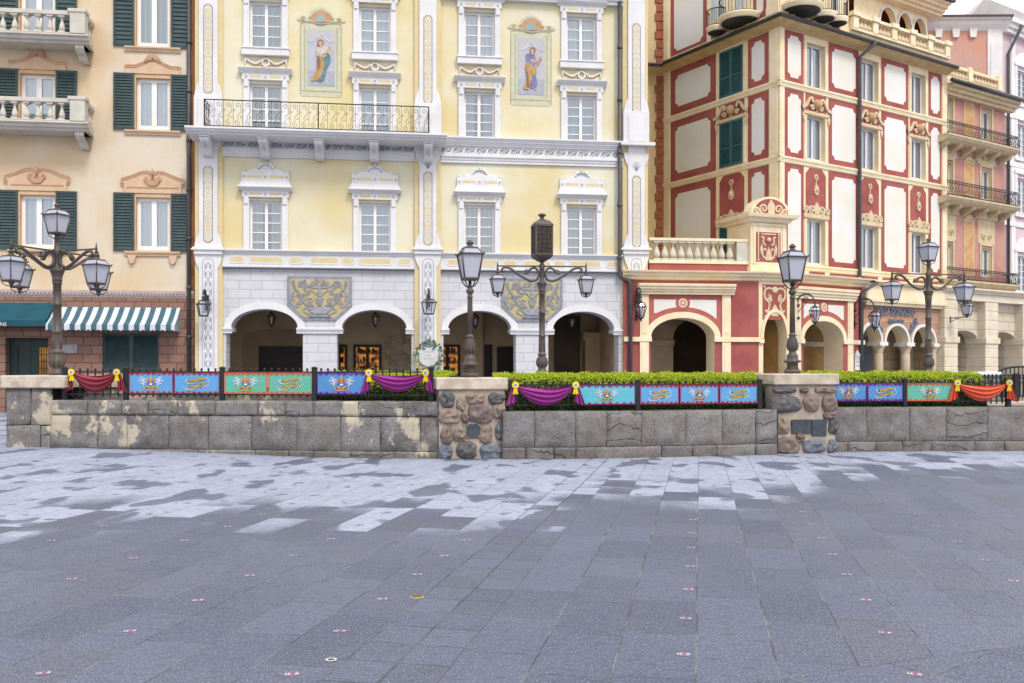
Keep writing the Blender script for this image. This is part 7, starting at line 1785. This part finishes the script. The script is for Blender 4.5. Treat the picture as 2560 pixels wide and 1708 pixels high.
wall_lantern(FM, 518, 727, 803, .58, 'hook', 'black iron wall lantern on the leftmost pilaster of the yellow front', off=.18)
wall_lantern(FM, 1071, 725, 797, .58, 'hook', 'black iron wall lantern on the middle pilaster above the wreath sign', off=.18)
wall_lantern(FR0, 1591, 721, 806, .62, 'goose', 'gooseneck iron wall lantern beside the leftmost red arch')
wall_lantern(FRR, 1991, 737, 812, .85, 'goose', 'gooseneck iron wall lantern between the narrow arch and the right red arch', sc_=1.05)
wall_lantern(FRR, 2134, 748, 826, .95, 'goose', 'gooseneck iron wall lantern at the end of the red storey beside the shop arcade', sc_=1.15)
wall_lantern(FS, 2376, 752, 808, .75, 'arm', 'small frosted lantern on a short arm on the sandstone corner pier', off=.05)
for px, py, lab in ((679, 777, 'first arch of the white arcade, left of the double door'), (939, 777, 'second arch, before the lit shop window'), (1188, 781, 'third arch of the white arcade'), (1430, 783, 'darkest arch of the white arcade')):
    fr = FM; off = -1.6; x = fr.u(px, off); z_ = fr.z(px, py, off)
    e = empty('hanging_lantern', fr.M @ T(x, 1.6, z_), 'dark hanging lantern in the '+lab, 'hanging lantern', 'lanterns hanging inside the white arcade')
    g = G(); g.tube([(0, 0, -.02), (0, 0, 1.3)], .015, 5); g.build('chain', M_dkiron, e, fix=False); six_lantern(e, T(0, 0, -.22), .15, .3, M_dkwood)
# ------------------------------------------------------------------ signs on the fronts
fr = FM; cx, z1, z0 = fr.u(1071.5, .22), fr.z(1071, 849, .22), fr.z(1071, 926, .22); H = z1-z0
WS = empty('wreath_sign', fr.M @ T(cx, -.2, z0), 'white shield sign framed by a painted wreath of fruit and leaves', 'sign')
g = G(); w = .40
g.prism(curve([(-w, H*.78), (-w*.6, H*.84), (0, H*.74), (w*.6, H*.84), (w, H*.78), (w*.86, H*.5), (w*.7, H*.25), (0, H*.12), (-w*.7, H*.25), (-w*.86, H*.5)], 4, True), -.06, 0); g.build('shield', mat('shield_white', (236, 234, 230), (222, 220, 216)), WS)
cols_ = [(66, 130, 80), (232, 196, 70), (190, 84, 60), (86, 96, 150), (226, 224, 214), (70, 120, 150), (120, 170, 120)]; rn = random.Random(11); g = G()
def wr(t):
    return (w*1.12*math.cos(t), H*.47+H*.46*math.sin(t))
for k in range(64):
    t = 2*PI*k/64; x, q = wr(t); x += rn.gauss(0, .03); q += rn.gauss(0, .025); m_ = rn.choice((0, 0, 0, 6, 1, 2, 3, 4, 5, 1))
    if m_ in (0, 6):
        for _ in range(3): a = rn.random()*6.28; g.prism([(x, q), (x+.05*math.cos(a-.5), q+.05*math.sin(a-.5)), (x+.11*math.cos(a), q+.11*math.sin(a)), (x+.05*math.cos(a+.5), q+.05*math.sin(a+.5))], -.08-.03*rn.random(), -.05, m_)
    else: g.ball(x, -.08, q, rn.uniform(.03, .055), 6, m_)
for k in range(14): a = PI*k/13; g.prism([(0, H*.9), (.05*math.cos(a-.3), H*.9+.05*math.sin(a)), (.16*math.cos(a), H*.9+.16*math.sin(a)), (.05*math.cos(a+.3), H*.9+.05*math.sin(a))], -.1, -.06, 0)
for s_ in (-1, 1): g.ribbon([(s_*x, q) for x, q in curve([(.02, H*.76), (.14, H*.8), (.22, H*.74), (.12, H*.7), (.2, H*.68)], 4)], .03, -.09, .01, 5)
g.build('wreath', [mat('wreath_%d' % i, c_, fine=.05) for i, c_ in enumerate(cols_)], WS, fix=False)
g = G()
for zz, l in ((.58, .16), (.47, .1), (.36, .15)):
    x = -l
    while x < l: ww = rn.uniform(.02, .035); g.box(x, x+ww, -.064, -.06, H*zz, H*zz+.045); x += ww+.014
g.build('faint_lettering', mat('faint_lettering_grey', (206, 204, 202)), WS)
fr = FRR; cx, z1, z0 = fr.u(2142), fr.z(2142, 876), fr.z(2142, 926); H = z1-z0
PS = empty('wall_plaque_sign', fr.M @ T(cx, 0, z0), 'white ornate notice plaque on the red wall end beside the shop arcade', 'sign')
g = G(); w = .16; g.box(-w, w, -.05, 0, H*.06, H*.72); g.box(-w-.03, w+.03, -.07, 0, 0, H*.06); g.box(-w-.03, w+.03, -.08, 0, H*.72, H*.79); g.prism(curve([(-w, H*.79), (-w*.6, H*.86), (-w*.3, H*.95), (0, H), (w*.3, H*.95), (w*.6, H*.86), (w, H*.79)], 3), -.05, 0); g.build('plaque', M_white, PS, bevel=.008)
g = G()
for zz in (.2, .24, .38, .42, .5, .56, .62):
    x = -w*.6
    while x < w*.6: ww = rn.uniform(.02, .05); g.box(x, x+ww, -.054, -.05, H*zz, H*zz+.018); x += ww+.012
g.build('lines_of_text', mat('plaque_text_grey', (150, 150, 170)), PS)
# ------------------------------------------------------------------ things behind the right hedge
Y = 23.5; e = empty('low_stone_wall', T(at(2330, Y), Y, 0), 'low pale stone wall behind the right hedge, in front of the sandstone piers', 'wall')
g = G(); x1 = at(2500, Y)-at(2330, Y); g.box(0, x1, 0, .6, 0, 1.42); g.build('wall_body', M_stone, e, bevel=.02); g = G(); g.box(-.03, x1+.03, -.04, .64, 1.42, 1.52); g.build('cap', M_greyw, e, bevel=.02)
Y = 19.6; e = empty('iron_fence', T(at(2440, Y), Y, .0), 'second black iron fence further back at the right edge, behind the orange swag', 'fence', 'black iron fences on the stone walls')
for x in (0, at(2540, Y)-at(2440, Y)): g = G(); g.box(x-.045, x+.045, -.045, .045, .9, 1.5); g.build('post', M_iron, e)
x1 = at(2640, Y)-at(2440, Y)
for z_ in (1.4, 1.02): g = G(); g.box(0, x1, -.014, .014, z_-.013, z_+.013); g.build('rail', M_iron, e)
o = None
for k in range(20):
    if o is None: g = G(); g.box(-.012, .012, -.012, .012, .98, 1.45); g.ball(0, 0, 1.46, .024, 6); o = q = g.build('picket', M_iron, e)
    else: q = o.copy(); COL.objects.link(q)
    q.location.x = .1+.085*k
e = empty('low_stone_wall', T(at(2440, Y), Y, 0), 'low sandy stone wall carrying the rear iron fence at the right edge', 'wall'); g = G(); g.box(-.1, x1, -.25, .25, 0, .8); g.build('wall_body', M_cap, e, bevel=.02); g = G(); g.box(-.12, x1, -.28, .28, .8, .9); g.build('cap', M_cap, e, bevel=.02)
Y = 26.5; e = empty('iron_gate', T(at(2494, Y), Y, 0), 'arched dark iron gate in front of the sandstone arcade at the right edge', 'gate')
w = at(2610, Y)-at(2494, Y); g = G(); top = archpts(0, w, 1.45, 1.66, 16); g.tube([(x, 0, q) for x, q in top], .035, 6); g.tube([(0, 0, 0), (0, 0, 1.45)], .035, 6); g.tube([(w, 0, 0), (w, 0, 1.45)], .035, 6); g.build('gate_frame', M_iron, e, fix=False)
for z_ in (.25, 1.2): g = G(); g.box(.03, w-.03, -.015, .015, z_-.015, z_+.015); g.build('rail', M_iron, e)
for k in range(1, 11):
    x = w*k/11; zt = 1.45+.21*math.sin(math.acos(max(-1, min(1, 1-2*k/11)))); g = G(); g.box(x-.012, x+.012, -.012, .012, .1, zt); g.build('bar', M_iron, e)
# ------------------------------------------------------------------ marks set in the paving
M_mred = mat('marker_brown', (122, 112, 124), (112, 106, 122), gain=1); M_mmag = mat('marker_magenta', (206, 60, 170), gain=.7); M_mwht = mat('marker_white', (240, 236, 230), fine=.02)
g = G(); g.add([(.05*math.cos(2*PI*i/16), .043*math.sin(2*PI*i/16), .0035) for i in range(16)], [tuple(range(16))], 0)
g.add([(-.013, -.034, .006), (-.006, -.034, .006), (.013, .034, .006), (.006, .034, .006)], [(0, 1, 2, 3)], 1)
text_g(g, '15', .036, T(-.025, -.012, .0062), .0004, 2, bold=.0012); text_g(g, '8', .036, T(.026, -.012, .0062), .0004, 2, bold=.0012)
MKR = g.build('paving_marker', [M_mred, M_mmag, M_mwht], fix=False)
rows_ = [('along the straight joint right of centre', 6, [(788, 984), (798, 819), (810, 686), (818, 580), (822, 495), (825, 427), (830, 367), (834, 316), (836, 274), (838, 238)]),
         ('slanting up from the bottom right corner', 6, [(1848, 1075), (1712, 885), (1624, 734), (1537, 618), (1470, 525), (1420, 450), (1374, 387), (1334, 330), (1304, 284)]),
         ('nearest the right edge of the plaza', 6, [(2303, 647), (2172, 552), (2045, 467), (1945, 397), (1860, 340), (1790, 290), (1742, 250)]),
         ('just left of the strip of small paving stones', 5, [(1340, 1075), (1560, 877), (1756, 730), (1916, 618), (2040, 532), (2142, 460), (2230, 399), (2308, 341)]),
         ('starting in the bottom left corner of the plaza', 5, [(200, 1070), (597, 877), (908, 736), (1147, 622), (1348, 530), (1520, 455), (1648, 391), (1767, 336)]),
         ('crossing the left middle of the wet paving', 5, [(330, 638), (613, 543), (847, 462), (1045, 398), (1205, 341), (1340, 293)]),
         ('along the far left edge of the wet paving', 5, [(237, 462), (478, 395), (687, 340), (860, 290), (1020, 248), (1170, 208)]),
         ('on the dry pale paving at far left', 5, [(120, 345), (345, 296), (530, 252), (705, 215)])]
first = True
for lab, cr_, pts in rows_:
    for (x, y) in pts:
        p = gp((1280 if cr_ == 6 else 0)+x/1.836, 1100+y/1.836)
        o = MKR if first else MKR.copy()
        if not first: COL.objects.link(o)
        first = False
        o.scale = (.95, .95, .15); o.location = (p.x, p.y, zgr(p.x, p.y)+.001); o.rotation_euler.z = math.atan2(p.x, p.y)*-.6
        tag(o, 'tiny numbered paving marker, row '+lab, 'floor marker', 'numbered paving markers '+lab)
p = gp(828, 1651); g = G()
for k in range(8):
    a0, a1 = 2*PI*k/8+.08, 2*PI*(k+1)/8-.08; n = 4
    v = [(r_*math.cos(a0+(a1-a0)*i/n), r_*math.sin(a0+(a1-a0)*i/n), .005) for r_ in (.018, .032) for i in range(n+1)]; g.add(v, [(i, i+1, i+n+2, i+n+1) for i in range(n)])
o = g.build('painted_ring', M_mwht, fix=False); o.location = (p.x, p.y, 0); tag(o, 'small dashed white ring painted on the wet paving near the bottom', 'floor marking')
p = gp(1042, 1493); e = empty('brass_marker', T(p.x, p.y, 0), 'round brass disc in a pale ring set into the paving', 'floor disc')
g = G(); g.lathe([(.052, 0), (.052, .004), (.04, .006)], n=24); g.build('ring', mat('pale_ring', (190, 186, 170)), e, fix=False); g = G(); g.lathe([(.041, 0), (.041, .0075), (.03, .009)], n=24); g.build('disc', mat('worn_brass', (178, 136, 60), (150, 112, 48), metal=.6, rough=.45), e, fix=False)
